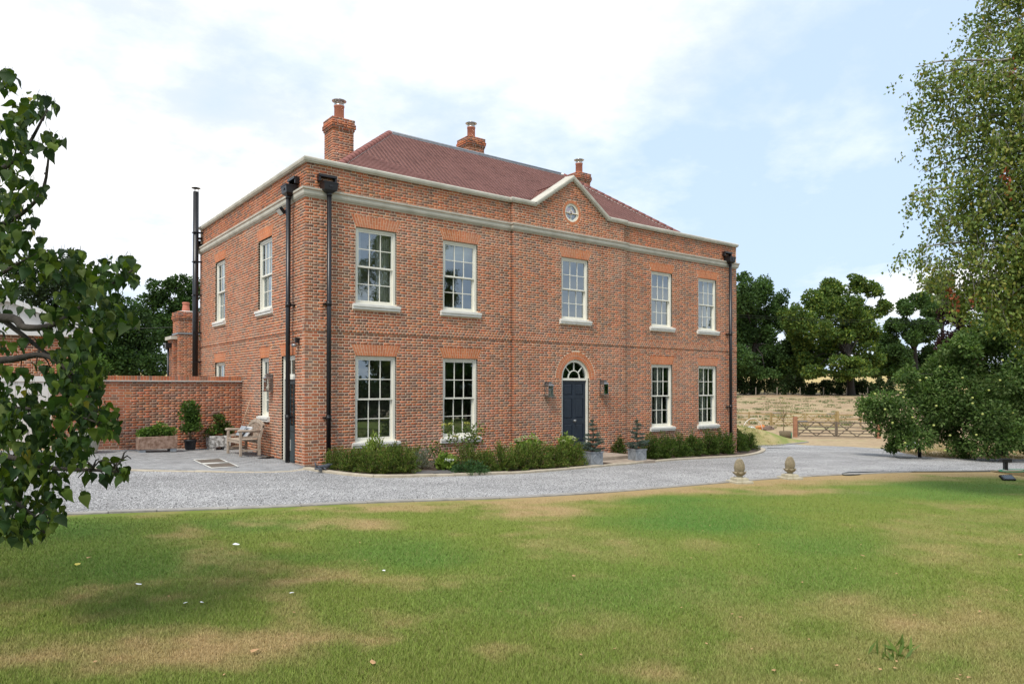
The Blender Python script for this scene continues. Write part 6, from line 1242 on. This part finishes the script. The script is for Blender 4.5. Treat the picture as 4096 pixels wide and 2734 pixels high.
# saplings and far posts
p = fpt(3134, 55); o = empty('sapling', p, 0, 'thin leafless young tree in front of the new gate', 'sapling'); b = MB(); b.tube([(0, 0, 0), (0, 0, 1.0), (.05, 0, 1.9)], [.035, .025, .01], 6)
for k in range(14): a = q.uniform(0, 6.28); z = q.uniform(.6, 1.7); r = q.uniform(.3, .75); b.tube([(0, 0, z), (r*.6*math.cos(a), r*.6*math.sin(a), z + .5), (r*math.cos(a), r*math.sin(a), z + 1.0)], [.014, .009, .004], 4)
b.build('trunk', 'stem', o); n = 260; P = np.stack([rv.normal(0, .45, n), rv.normal(0, .45, n), rv.uniform(.8, 2.7, n)], 1); add('crown', leaf_mesh('crown', P, rv.normal(size=(n, 3)), .10, .05, pick([(.26, .24, .08), (.20, .22, .07)], n)), o)
for k_i, u in enumerate((3023, 3108, 3200, 3294, 3386, 3470)): post(u, 118.5, 1.35, .13, 'old_post', ORD[k_i] + ' thin grey post before the far hedge, counted from the house end', 'fence posts along the far hedge', 'fence_post')
# ================================================================== TREES
OAKY = [(0.13, 0.165, 0.030), (0.10, 0.14, 0.028), (0.055, 0.10, 0.022)]
tree('oak_tree', foot(3010, 123), .55, pxblobs([(2960, 1480, 110, 35), (3060, 1490, 100, 28), (3150, 1450, 60, 45), (2970, 1190, 95, 80), (3050, 1160, 75, 60), (3000, 1300, 125, 100), (3095, 1285, 75, 85), (3050, 1420, 105, 70), (2950, 1430, 100, 80), (3125, 1400, 55, 55), (2975, 1115, 35, 25), (3120, 1210, 45, 50), (2960, 1330, 90, 80), (3090, 1465, 70, 35)], 123), 34000, .44, .32, [(0.050, 0.098, 0.026), (0.068, 0.122, 0.032), (0.040, 0.080, 0.024)], 'dark green oak rising just beyond the end of the house', group='oaks along the far hedge')
b2 = pxblobs([(3250, 1195, 75, 55), (3340, 1155, 80, 40), (3430, 1140, 65, 35), (3485, 1165, 50, 35), (3225, 1285, 85, 55), (3340, 1265, 95, 60), (3450, 1255, 90, 55), (3540, 1230, 60, 35), (3215, 1380, 85, 55), (3310, 1390, 85, 50), (3420, 1370, 85, 60), (3270, 1450, 70, 35), (3400, 1455, 90, 35), (3330, 1330, 60, 40), (3200, 1450, 70, 45), (3250, 1490, 90, 22), (3360, 1500, 80, 20), (3470, 1440, 70, 40), (3455, 1490, 70, 22), (3180, 1330, 50, 50), (3400, 1310, 60, 50), (3390, 1210, 60, 45), (3165, 1270, 40, 45), (3300, 1210, 70, 50), (3290, 1320, 80, 50), (3480, 1310, 60, 45)], 119)
tree('oak_tree', foot(3405, 119), .6, b2, 46000, .44, .32, [(0.075, 0.132, 0.029), (0.105, 0.166, 0.034), (0.056, 0.104, 0.027), (0.165, 0.21, 0.04)], 'broad spreading oak with yellow-green tufts behind the drive gates', group='oaks along the far hedge', fork=.38)
tree('oak_tree', foot(3665, 134), .55, pxblobs([(3620, 1235, 55, 40), (3680, 1205, 55, 40), (3725, 1240, 50, 45), (3640, 1320, 75, 55), (3705, 1335, 70, 55), (3610, 1420, 80, 50), (3720, 1430, 80, 60), (3560, 1440, 60, 45), (3560, 1370, 45, 45), (3600, 1480, 80, 35), (3700, 1490, 80, 35), (3570, 1300, 45, 40)], 134), 28000, .46, .34, [(0.055, 0.106, 0.029), (0.075, 0.132, 0.036), (0.046, 0.088, 0.027)], 'smaller dark oak rising behind the apple tree', group='oaks along the far hedge')
tree('copper_beech', foot(3890, 92), .5, pxblobs([(3830, 1260, 80, 60), (3920, 1190, 80, 70), (3990, 1260, 90, 80), (3860, 1350, 110, 70), (3960, 1370, 110, 80), (3790, 1360, 60, 60), (4070, 1200, 80, 90), (3880, 1450, 120, 70)], 92), 24000, .34, .24, [(0.030, 0.013, 0.014), (0.042, 0.017, 0.018), (0.022, 0.011, 0.012)], 'dark purple copper beech glimpsed behind the birch')
tree('ash_tree', foot(3770, 150), .4, pxblobs([(3740, 1150, 50, 40), (3780, 1110, 45, 40), (3800, 1190, 50, 40), (3750, 1230, 50, 40)], 150), 3500, .6, .4, [(0.12, 0.15, 0.07), (0.15, 0.18, 0.09)], 'pale sparse ash tree between the small oak and the beech')
for i, (u, d, L) in enumerate(((3180, 160, [(3170, 1420, 60, 60), (3190, 1480, 70, 40), (3130, 1480, 60, 35)]), (3560, 165, [(3540, 1400, 60, 50), (3570, 1470, 70, 45), (3500, 1485, 60, 30)]), (3450, 240, [(3450, 1500, 90, 25), (3380, 1505, 60, 20), (3530, 1495, 70, 28)]), (3620, 200, [(3600, 1490, 80, 35), (3690, 1480, 80, 40)]), (3000, 260, [(2980, 1490, 80, 20), (3080, 1495, 70, 18), (3150, 1498, 60, 16)]), (3270, 280, [(3230, 1497, 70, 14), (3310, 1495, 60, 15)]))):
    tree('distant_tree', foot(u, d), .4, pxblobs(L, d), 6000, .8, .6, [(0.05, 0.085, 0.03), (0.065, 0.10, 0.04)], ('bushy tree filling the gap between the dark oak and the broad oak', 'bushy tree filling the gap between the broad oak and small oak', 'distant bushy trees across the ripe field behind the broad oak', 'distant trees across the field behind the small oak', 'distant tree line across the field behind the dark oak', 'low distant trees at the top of the ripe field')[i], fork=.2)
# hedge along the field
def hedge(u0, u1, d, v0, label, n, L, Wd, pal, th=1.2):
    a, c = fpt(u0, d), fpt(u1, d); m = int((c - a).length/1.6); bl = []
    for k in range(m + 1):
        p = a.lerp(c, k/m); hh = (1547 - v0)*d/FPX + CZ - H(p.x, p.y); hh *= rv.uniform(.82, 1.12); bl.append((Vector((p.x, p.y, H(p.x, p.y) + hh*.5)), (1.4, th, hh*.55)))
    o = empty('hedge', a, 0, label, 'hedge'); rel = [(Vector(q) - a, r) for q, r in bl]; add('foliage', crown_mesh('foliage', rel, n, L, Wd, pal, sub=3), o)
    b = MB()
    for k in range(m*2): p = a.lerp(c, rv.random()) - a; p.z = H(p.x + a.x, p.y + a.y) - a.z; b.tube([p, p + Vector((rv.normal()*.2, rv.normal()*.2, 1.6))], [.05, .02], 4)
    b.build('stems', 'bark', o)
hedge(2880, 3560, 121, 1512, 'long dark hedge under the oaks at the end of the dry field', 16000, .36, .24, [(0.026, 0.050, 0.016), (0.036, 0.066, 0.020), (0.045, 0.060, 0.025)])
# trees beyond the garden wall
DK = [(0.030, 0.065, 0.017), (0.042, 0.088, 0.022), (0.024, 0.052, 0.015), (0.060, 0.110, 0.028)]
tree('garden_tree', foot(190, 62), .4, pxblobs([(90, 1090, 70, 50), (200, 1035, 80, 45), (285, 1070, 55, 55), (180, 1130, 140, 70), (60, 1190, 90, 80), (280, 1190, 90, 80), (170, 1280, 140, 90), (-80, 1180, 120, 120)], 62), 15000, .26, .19, [(0.022, 0.040, 0.016), (0.030, 0.052, 0.020), (0.018, 0.034, 0.014)], 'very dark tree behind the white gabled outbuilding')
tree('garden_tree', foot(500, 47), .4, pxblobs([(465, 1255, 75, 70), (400, 1290, 90, 80), (480, 1370, 100, 85), (590, 1350, 85, 95), (430, 1430, 130, 80), (620, 1450, 80, 80), (540, 1260, 50, 50), (350, 1380, 80, 90), (540, 1460, 120, 70)], 47), 22000, .20, .14, DK, 'rounded mid-green tree directly behind the garden wall')
tree('garden_tree', foot(700, 60), .4, pxblobs([(640, 1160, 65, 55), (710, 1125, 55, 35), (755, 1190, 50, 70), (660, 1235, 85, 65), (740, 1285, 60, 80), (690, 1350, 90, 80), (620, 1290, 60, 60), (830, 1300, 80, 120)], 60), 18000, .24, .17, DK, 'tall green tree behind the extension chimney beside the flue')
# apple tree
ap_blobs = [(3545, 1650, 105, 70), (3690, 1565, 110, 85), (3615, 1745, 105, 65), (3850, 1465, 120, 100), (3960, 1370, 100, 85), (4060, 1500, 130, 150), (3780, 1700, 140, 95), (3950, 1700, 150, 100), (4080, 1740, 90, 80), (3485, 1615, 60, 35), (3880, 1580, 170, 110), (3630, 1490, 55, 40), (3560, 1790, 50, 25), (3850, 1780, 60, 40), (4040, 1330, 80, 60), (4150, 1600, 120, 160), (4250, 1450, 130, 180), (4300, 1680, 120, 120), (3740, 1480, 60, 45), (3950, 1310, 75, 60), (4050, 1265, 85, 60), (3850, 1385, 70, 50)]
APD = 29.5; apf = gnd(4010, 1825); AP = [(0.070, 0.128, 0.030), (0.095, 0.158, 0.037), (0.052, 0.098, 0.025), (0.13, 0.185, 0.06)]
apple = tree('apple_tree', apf, .20, pxblobs(ap_blobs, APD, thick=1.0), 80000, .15, .076, AP, 'spreading apple tree laden with green apples beyond the gravel drive', fork=.42, inner=.35, sub=7, subr=.5)
mat('apple', (0.30, 0.36, 0.075), (0.42, 0.43, 0.12), scale=12, rough=.35); b = MB(); b.lathe([(.004, -.036), (.02, -.040), (.040, -.02), (.045, .005), (.036, .030), (.014, .037), (.004, .030)], seg=10); am = b.mesh('apple', 'apple')
for u, v in ((3500, 1574), (3602, 1570), (3614, 1588), (3540, 1636), (3760, 1465), (3680, 1520), (3570, 1690), (3745, 1622), (3890, 1612), (3930, 1655), (3800, 1740), (3650, 1668), (3905, 1738), (3955, 1560), (4000, 1520), (3705, 1510), (3850, 1510), (3620, 1770), (3780, 1800), (4050, 1650), (3890, 1590), (3735, 1700), (4010, 1440)):
    p = atd(u, v, APD - 1.6 - 1.1*rv.random()); add('apple', am, apple, loc=p - apple.location)
# birch: limbs with hanging twigs
def birch():
    bx2, by2 = td(12.5, 13.9); base = Vector((bx2, by2, -SL*bx2 + .03)); o = empty('birch_tree', base, 0, 'tall weeping birch with hanging twigs at the lawn edge', 'tree'); bd = 19.0; b = MB(); tr = lambda z: Vector((0.25*math.sin(z*.3), 0.1*math.sin(z*.5), z)); b.tube([tr(z) for z in (-.2, 0.2, 1, 2, 4, 6, 8, 10, 12, 14)], [.34, .26, .21, .19, .17, .15, .12, .09, .06, .02], 9); P = []; D = []
    tips = [(3870, 165, 18.2), (3665, 268, 17.5), (3640, 430, 17.6), (3700, 330, 17.4), (3745, 600, 17.5), (3640, 780, 17.3), (3700, 690, 18), (3760, 890, 17.5), (3632, 1010, 17.5), (3705, 1075, 17.6), (3800, 1160, 17.4), (3900, 60, 18.5), (3960, -60, 19), (3830, 300, 16.6), (3860, 480, 16.5), (3850, 700, 16.4), (3900, 850, 16.3), (3870, 1000, 16.5), (3950, 1120, 16.2), (3960, 300, 15.8), (3990, 560, 15.6), (4000, 780, 15.7), (4020, 980, 15.5), (4040, 1180, 15.8), (4060, 150, 16), (4080, 420, 15.5), (4090, 650, 15.4), (4095, 900, 15.3), (4000, -120, 17.5), (3760, 500, 18.6), (3800, 820, 18.6), (4060, 1080, 17.5), (4060, 1230, 16.5)]
    tips += [(4110 + rv.uniform(0, 170), rv.uniform(-200, 1250), rv.uniform(15.5, 20)) for _ in range(16)]
    tips += [(rv.uniform(4350, 5000), rv.uniform(-300, 1200), 15.3 + (rv.uniform(11.6, 13.6) - 13.3)/.55) for _ in range(24)]
    for u, v, d in tips:
        d = 13.3 + (d - 15.3)*0.55; e = atd(u, v, d) - base; z0 = max(2.0, min(12.5, e.z - rv.uniform(-.2, 1.1))); s = tr(z0); mid = s.lerp(e, .5) + Vector((0, 0, .35)); q = s.lerp(e, .85) + Vector((0, 0, .22)); lim = cat_rom([s, mid, q, e], 4); b.tube(lim, [max(.008, .05*(1 - k/len(lim))) for k in range(len(lim))], 5)
        m = len(lim)
        for k in range(84 if u > 3900 else 62 if u > 3780 else 40):
            i = rv.integers(int(m*.25), m); p = np.array(lim[i]) + rv.normal(size=3)*.12; ln = rv.uniform(.35, 1.05)*(0.55 if i > m*.8 else 1); sw = rv.normal(size=2)*.22; lf = int(26*ln) + 6; t = rv.random(lf); P.append(p + np.stack([sw[0]*t, sw[1]*t, -ln*t], 1) + rv.normal(size=(lf, 3))*.055); D.append(np.tile([[0, 0, -1.0]], (lf, 1)) + rv.normal(size=(lf, 3))*.7)
            if k % 3 == 0: b.tube([tuple(p), tuple(p + np.array([sw[0], sw[1], -ln]))], .004, 3)
    b.build('trunk', 'bark_birch', o); P = np.concatenate(P); D = np.concatenate(D); n = len(P); c = pick([(0.155, 0.215, 0.052), (0.20, 0.255, 0.062), (0.115, 0.170, 0.046), (0.24, 0.25, 0.06)], n); yl = rv.random(n) < .015; c[yl] = (0.30, 0.22, 0.04)
    add('crown', leaf_mesh('crown', P, D, .078*rv.uniform(.7, 1.25, n), .058*rv.uniform(.7, 1.2, n), c), o)
    P2 = []
    for u, v, d in ((3800, 1150, 17.2), (3812, 1195, 17.2), (3830, 1230, 17.1), (4025, 690, 15.4), (4035, 730, 15.4), (4050, 290, 15.8), (3900, 1180, 16.4), (3805, 1170, 17.2)): p = np.array(atd(u, v, 13.2 + (d - 15.3)*.55) - base); P2.append(p + rv.normal(size=(14, 3))*np.array([.05, .05, .13]))
    P2 = np.concatenate(P2); n2 = len(P2); add('dead_leaves', leaf_mesh('dead_leaves', P2, np.tile([[0, 0, -1.]], (n2, 1)) + rv.normal(size=(n2, 3))*.5, .075, .05, pick([(0.32, 0.09, 0.035), (0.26, 0.08, 0.04)], n2)), o)
birch()
# ---- foreground tree with large heart-shaped leaves
def big_leaf(seed):
    q = random.Random(seed); out_ = [(0, 0), (.24, -.02), (.40, .14), (.44, .32), (.36, .52), (.22, .72), (.08, .92), (0, 1.14)]; b = MB(); k1, k2, fo, cu = q.uniform(-.5, .5), q.uniform(-.3, .3), q.uniform(.05, .5), q.uniform(.1, .9)
    def P_(x, y): j = 0.012*math.sin(y*47 + x*9); return (x*(1 + j*2), y, abs(x)*fo - cu*y*y*.5 + k1*x*y + .05*math.sin(6*y + k2))
    mid = [b.verts([P_(0, y)]) for x, y in out_]
    for s in (-1, 1):
        ed = [mid[0]] + [b.verts([P_(s*x, y + (0.015 if i % 2 else -.01))]) for i, (x, y) in enumerate(out_[1:-1])] + [mid[-1]]
        for i in range(len(out_) - 1):
            f_ = [mid[i], mid[i + 1], ed[i + 1], ed[i]]; f_ = list(dict.fromkeys(f_))
            if len(f_) > 2: b.face(f_ if s < 0 else f_[::-1], True)
    b.tube([(0, .02, 0), (0, -.22, .10), (0, -.42, .26)], [.016, .013, .012], 4); return b
LB = [big_leaf(s) for s in (1, 2, 3, 4, 5, 6)]; LM = [x.mesh('leaf', 'leaf_single') for x in LB]
LEAFC = [(0.036, 0.078, 0.012), (0.052, 0.100, 0.014), (0.026, 0.058, 0.013), (0.095, 0.150, 0.022), (0.032, 0.070, 0.022), (0.12, 0.17, 0.03)]
TD = 5.0; tb = td(-6.4, 6.2); tbase = Vector((tb[0], tb[1], H(*tb)))
mul = empty('mulberry_tree', tbase, 0, 'foreground tree with large heart-shaped dark green leaves, boughs reaching over the gravel', 'tree')
clus = [(20, 340, 45, 9), (60, 500, 60, 15), (130, 450, 60, 9), (190, 445, 40, 6), (50, 640, 80, 22), (180, 590, 50, 7), (225, 575, 30, 3), (40, 790, 80, 22), (150, 770, 45, 6), (80, 900, 70, 16), (30, 980, 80, 20), (165, 1010, 40, 5), (60, 1110, 80, 12), (300, 1045, 35, 4), (225, 1085, 70, 11), (340, 1135, 75, 14), (430, 1110, 60, 11), (500, 1085, 45, 7), (525, 1150, 30, 4), (420, 1205, 75, 14), (330, 1235, 85, 16), (240, 1240, 80, 13), (500, 1300, 40, 6), (430, 1340, 40, 6), (375, 1370, 40, 5), (50, 1210, 70, 8), (150, 1290, 40, 3), (40, 1400, 70, 8), (250, 1375, 95, 20), (330, 1405, 75, 13), (150, 1500, 70, 8), (285, 1500, 95, 22), (360, 1490, 60, 9), (50, 1560, 90, 16), (205, 1600, 105, 24), (335, 1615, 80, 18), (385, 1690, 75, 15), (440, 1705, 55, 10), (90, 1720, 110, 28), (240, 1735, 100, 24), (330, 1790, 55, 8), (50, 1850, 100, 26), (180, 1850, 100, 24), (290, 1850, 50, 7), (110, 1960, 100, 20), (30, 2000, 80, 18), (215, 1960, 60, 7), (485, 1905, 28, 4), (425, 1890, 40, 5), (355, 1905, 30, 3), (150, 2080, 70, 13), (50, 2090, 60, 10), (225, 2060, 40, 4), (335, 1985, 25, 2), (180, 2135, 40, 4), (20, 2130, 60, 12), (90, 2150, 45, 7), (10, 1900, 80, 16), (10, 1650, 80, 14)]
b = MB()
def bough(pts, r0, r1): q = [atd(u, v, d) - tbase for u, v, d in pts]; c = cat_rom(q, 5); n = len(c); b.tube(c, [r0 + (r1 - r0)*k/(n - 1) for k in range(n)], 7); return c
tk = [Vector((0, 0, -.2)), Vector((0.05, 0, .5)), Vector((.2, -.05, 1.3)), Vector((.3, -.1, 2.2)), Vector((.5, .0, 3.4)), Vector((.6, .1, 4.6))]; b.tube(tk, [.26, .20, .17, .14, .10, .05], 9)
for pts, r0, r1 in (([(-1000, 1500, 5.9), (-500, 1330, 5.4), (0, 1270, 5.0), (100, 1310, 4.9), (230, 1290, 4.9), (400, 1170, 4.9), (530, 1080, 4.9)], .045, .006), ([(-900, 1600, 5.8), (-400, 1440, 5.3), (0, 1440, 5.0), (170, 1420, 4.9), (290, 1500, 4.9), (400, 1690, 4.9)], .04, .006), ([(0, 1270, 5.0), (130, 1370, 5.0), (260, 1480, 5.0), (330, 1610, 4.95)], .02, .005), ([(-900, 1900, 5.6), (-300, 1800, 5.2), (0, 1820, 4.9), (200, 1870, 4.8), (400, 1880, 4.8), (520, 1890, 4.8)], .032, .005), ([(-900, 1900, 5.6), (-300, 1950, 5.0), (0, 1990, 4.8), (120, 2050, 4.8), (180, 2130, 4.8)], .028, .005), ([(-1000, 900, 6), (-500, 800, 5.5), (-100, 720, 5.1), (80, 620, 5.0), (190, 440, 5.0)], .04, .006), ([(-900, 1100, 6), (-300, 960, 5.3), (0, 900, 5.1), (160, 780, 5.0), (200, 590, 5.0)], .03, .006), ([(-800, 600, 6), (-300, 480, 5.4), (0, 350, 5.1)], .03, .008), ([(-600, 1700, 5.5), (-100, 1640, 5.0), (200, 1640, 5.0), (430, 1700, 4.9)], .025, .005), ([(-300, 1330, 5.4), (0, 1100, 5.2), (160, 1010, 5.1)], .02, .006), ([(440, 1880, 4.8), (470, 1860, 4.78), (492, 1832, 4.76)], .006, .003), ([(360, 1890, 4.8), (372, 1868, 4.78)], .005, .003)):
    c = bough(pts, r0, r1)
    for k in range(6):
        i = rv.integers(len(c)//3, len(c)); e = c[i] + Vector((rv.normal()*.05, rv.normal()*.05, rv.normal()*.06)); b.tube([c[i], c[i].lerp(e, .5) + Vector((0, 0, .02)), e], [.007, .005, .003], 5)
b.build('trunk', 'bark_dark', mul)
LV = []
for u, v, r, n in clus:
    for _ in range(int(n*(3.3 if not (u < 200 and 1150 < v < 1520) else 1.2))):
        a = rv.uniform(0, 6.28); q = r*math.sqrt(rv.random()); d = TD + rv.normal()*.28; LV.append((atd(u + q*math.cos(a), v + q*math.sin(a) - 25, d) - tbase, True))
for _ in range(5200):                                # the rest of the crown, left of the frame
    a = unit(rv.normal(size=(1, 3)))[0]; f = rv.uniform(.35, 1)**.6; p = td(-5.9 + a[0]*2.1*f, 5.6 + a[1]*2.4*f); LV.append((Vector((p[0], p[1], 2.75 + a[2]*2.3*f)) - tbase, False))
lim = lambda p: uvw(p.x + tbase.x, p.y + tbase.y, p.z + tbase.z)[0]
LV = [(p, vis) for p, vis in LV if vis or lim(p) < 20]
def leaf_matrix(p):
    yaw_ = rv.uniform(0, 6.28); pitch_ = R(-62) + rv.normal()*.42; return Matrix.Translation(p) @ Matrix.Rotation(yaw_, 4, 'Z') @ Matrix.Rotation(pitch_, 4, 'X') @ Matrix.Rotation(rv.normal()*.45, 4, 'Y') @ Matrix.Scale(float(.068*rv.uniform(.55, 1.35)), 4)
def lcol(): c = LEAFC[rv.integers(0, len(LEAFC))]; k = rv.uniform(.45, 1.0); return (0.30, 0.26, 0.05) if rv.random() < .008 else (c[0]*k, c[1]*k, c[2]*k)
vis_i = [i for i, (p, v) in enumerate(LV) if v]; rv.shuffle(vis_i); single = set(sorted(vis_i, key=lambda i: -abs(lim(LV[i][0]) > 0))[:300])
VV = []; FF = []; CC = []; off = 0
for i, (p, v) in enumerate(LV):
    M = leaf_matrix(p); k = rv.integers(0, 6); c = lcol()
    if i in single: o = add('leaf', LM[k], mul, color=c); o.matrix_local = M
    else:
        src = LB[k]; A = np.array(src.v); Mn = np.array(M); VV.append(A @ Mn[:3, :3].T + Mn[:3, 3]); CC.append(np.tile(c, (len(A), 1))); FF += [tuple(off + j for j in f) for f in src.f]; off += len(A)
me = bpy.data.meshes.new('foliage'); me.from_pydata(np.concatenate(VV).tolist(), [], FF); me.materials.append(MATS['leaf']); at_ = me.attributes.new('col', 'FLOAT_COLOR', 'POINT'); d4 = np.ones((off, 4), np.float32); d4[:, :3] = np.concatenate(CC); at_.data.foreach_set('color', d4.ravel()); me.polygons.foreach_set('use_smooth', np.ones(len(me.polygons), bool)); me.update()
o = add('foliage', me, mul); o['kind'] = 'stuff'
# ---- trees across the lawn, seen in the window panes
gm = None; spots = [(4, -34, .95), (13, -37, .72), (22, -35, .66), (31, -38, .7), (41, -36, .8), (51, -40, 1.2), (62, -38, 1.05), (74, -42, 1.25), (88, -44, 1.2)]
for i, (x, y, s) in enumerate(spots):
    bp0 = Vector((x, y, H(x, y)))
    if gm is None:
        bl = [(bp0 + Vector((rv.normal()*2.4, rv.normal()*2.2, rv.uniform(.8, 8.6))), (2.4, 2.3, 1.7)) for _ in range(20)]; gm = tree('boundary_tree', bp0, .25, bl, 9000, .46, .34, DK, 'leafy boundary tree across the lawn, mirrored in the ground floor panes', group='boundary trees across the lawn')
    else:
        o = copy_tree(gm); o.location = bp0; o.rotation_euler = (0, 0, i*1.3); o.scale = (s*1.15, s*1.15, s)
# ---- plants in troughs and pots
def tuft(parent_loc, blobs, n, L, Wd, pal, label, name, stems=True, cat='plant'):
    o = empty(name, parent_loc, 0, label, cat); add('foliage', crown_mesh('foliage', blobs, n, L, Wd, pal, up=.3), o)
    if stems:
        b = MB()
        for c, r in blobs: b.tube([(c[0]*.3, c[1]*.3, 0), (c[0], c[1], c[2])], [.012, .005], 5)
        b.build('stems', 'stem', o)
    return o
HB = [(0.11, 0.19, 0.035), (0.14, 0.23, 0.045), (0.08, 0.15, 0.03)]; BB = [(0.065, 0.125, 0.025), (0.095, 0.17, 0.03), (0.05, 0.10, 0.022)]
t, w, z = tr1; tuft(t.location + Vector((0, 0, z)), [((x, 0, h), (.17, .14, h*1.0)) for x, h in ((-w*.40, .13), (-w*.22, .16), (0, .22), (w*.2, .15), (w*.38, .16))], 1500, .075, .045, HB, 'leafy green herbs filling the rust-stained trough', 'herb_planting')
t, w, z = tr2; tuft(t.location + Vector((0, 0, z)), [((-.18, 0, .16), (.24, .18, .16)), ((.12, 0, .26), (.25, .2, .2)), ((.05, 0, .5), (.2, .18, .16)), ((.32, 0, .2), (.16, .15, .2))], 1700, .07, .04, BB + [(0.14, 0.10, 0.04)], 'spreading rose-like shrub in the pale stone trough', 'trough_shrub')
tuft(pot1.location + Vector((0, 0, .26)), [((0, 0, .42), (.26, .24, .22)), ((.04, 0, .75), (.27, .24, .24)), ((-.05, 0, 1.02), (.26, .24, .18)), ((.1, .05, .55), (.25, .22, .3))], 2600, .085, .04, BB, 'bushy upright shrub growing in the black pot', 'pot_shrub')
tuft(urn.location + Vector((0, 0, .5)), [((0, 0, 1.35), (.42, .4, .4)), ((.15, 0, 1.75), (.34, .34, .3)), ((-.2, 0, 1.6), (.3, .3, .3))], 2400, .09, .05, BB, 'standard shrub on a stem in the large weathered pot', 'urn_shrub')
# ---- power lines
def cable(label, u0, v0, d0, u1, v1, d1, sag):
    a, c = atd(u0, v0, d0), atd(u1, v1, d1); b = MB(); b.tube([a.lerp(c, k/24) - Vector((0, 0, sag*4*(k/24)*(1 - k/24))) for k in range(25)], .012, 4); tag(b.build('power_line', 'black_iron'), label, 'cable')
cable('thin overhead cable crossing in front of the trees behind the garden wall', -300, 1306, 40, 1000, 1292, 42, .25)
cable('upper overhead cable crossing in front of the far oaks', 2700, 1243, 85, 4500, 1285, 85, .6); cable('lower overhead cable crossing in front of the far oaks', 2700, 1252, 85, 4500, 1292, 85, .6)
# ---- weeds, litter, fallen leaves
wd_n = 260; P = []; D = []; C = []
for _ in range(wd_n):
    t_, d_ = rv.uniform(16, 42), rv.uniform(54, 114); x, y = td(t_*d_/80, d_)
    if fbm(np.array([x]), np.array([y]), .06, 91)[0] < .47: continue
    s = rv.uniform(.3, 1.1); m = 26; P.append(np.stack([x + rv.normal(size=m)*s*.5, y + rv.normal(size=m)*s*.5, np.full(m, H(x, y))], 1)); D.append(rv.normal(size=(m, 3))*.5 + np.array([0, 0, 1])); C.append(pick([(.17, .20, .10), (.21, .22, .12), (.26, .24, .12)], m))
me = leaf_mesh('field_weeds', np.concatenate(P), np.concatenate(D), .24, .10, np.concatenate(C), 'leaf_dull'); tag(add('field_weeds', me), 'scattered grey-green weeds on the dry field', kind='stuff')
# rough dry grass on the verge by the gates and on the bank
P = []; D = []; C = []
for _ in range(5200):
    u, v = rv.uniform(3010, 4300), rv.uniform(1770, 1836)
    if u < 3240:
        k = rv.integers(0, len(Vb)); x, y, z = Vb[k] + rv.normal(size=3)*np.array([.25, .25, 0]); 
        if x > 26: continue
        c = [(.22, .26, .08), (.30, .29, .12), (.40, .33, .17)]
    else:
        if v > np.interp(u, [3560, 3620, 3680, 3760, 3900, 4096, 4300], [1793, 1811, 1823, 1829, 1833, 1835, 1836]) or u < 3560: continue
        p = gnd(u, v); x, y, z = p.x, p.y, p.z; c = [(.34, .25, .13), (.42, .32, .17), (.28, .22, .11), (.20, .20, .08)]
    m = 7; P.append(np.stack([x + rv.normal(size=m)*.08, y + rv.normal(size=m)*.08, np.full(m, z)], 1)); D.append(rv.normal(size=(m, 3))*.5 + np.array([0, 0, .8])); C.append(pick(c, m))
me = leaf_mesh('verge_grass', np.concatenate(P), np.concatenate(D), .10, .016, np.concatenate(C), 'leaf_dull'); tag(add('verge_grass', me), 'dry tussocky grass on the verge and bank beside the drive', kind='stuff')
mat('paper', (.72, .73, .74), (.8, .8, .82), scale=9, rough=.7); 
def scrap(u, v, w, m, name, label, cat, group, seed):
    q = random.Random(seed); p = gnd(u, v, .055); b = MB(); i = b.verts([(q.uniform(.7, 1.1)*w*x, q.uniform(.7, 1.1)*w*.6*y, q.uniform(0, w*.4)) for x, y in ((-1, -.6), (0, -1), (1, -.5), (1, .6), (0, 1), (-1, .5))] + [(0, 0, w*.35)])
    for k in range(6): b.face((i + k, i + (k + 1) % 6, i + 6))
    o = b.build(name, m, loc=p, rot=(0, 0, q.uniform(0, 6.28))); return tag(o, label, cat, group)
for k, (u, v, w) in enumerate(((945, 2178, .045), (555, 2336, .028), (1168, 2370, .02), (742, 2410, .022), (808, 2408, .022), (1535, 2281, .02))): scrap(u, v, w, 'paper', 'paper_scrap', 'largest white paper scrap on the lawn, near the kerb' if k == 0 else 'small white paper scrap lying on the lawn', 'litter', 'paper scraps on the lawn', k)
mat('leaf_tan', (.36, .20, .09), (.46, .29, .14), scale=20, rough=.8); mat('leaf_gold', (.50, .42, .06), (.55, .46, .10), scale=20, rough=.7)
q = random.Random(3); fl_ = [(2295, 2304), (1018, 2603), (1490, 2650), (3450, 2222), (4080, 2218), (355, 2230), (1200, 2115)] + [(q.uniform(2300, 4090), q.uniform(2080, 2720)) for _ in range(42)] + [(q.uniform(300, 2200), q.uniform(2150, 2720)) for _ in range(8)]
for k, (u, v) in enumerate(fl_): scrap(u, v, .032 if k < 7 else q.uniform(.010, .020), 'leaf_tan', 'fallen_leaf', 'tan fallen leaf lying on the lawn', 'leaf', 'fallen leaves on the lawn', 50 + k)
scrap(310, 2257, .042, 'leaf_gold', 'fallen_leaf', 'yellow fallen leaf on the lawn under the foreground tree', 'leaf', None, 99)
p = gnd(3580, 2625, .03); o = empty('plantain_weed', p, 0, 'broad-leaved green weed clump standing up from the lawn', 'weed'); n = 26; P = rv.normal(size=(n, 3))*np.array([.10, .06, 0]); add('foliage', leaf_mesh('foliage', P, rv.normal(size=(n, 3))*.7 + np.array([0, 0, .8]), .13*rv.uniform(.6, 1.2, n), .026, pick([(.13, .20, .05), (.17, .24, .06)], n)), o)
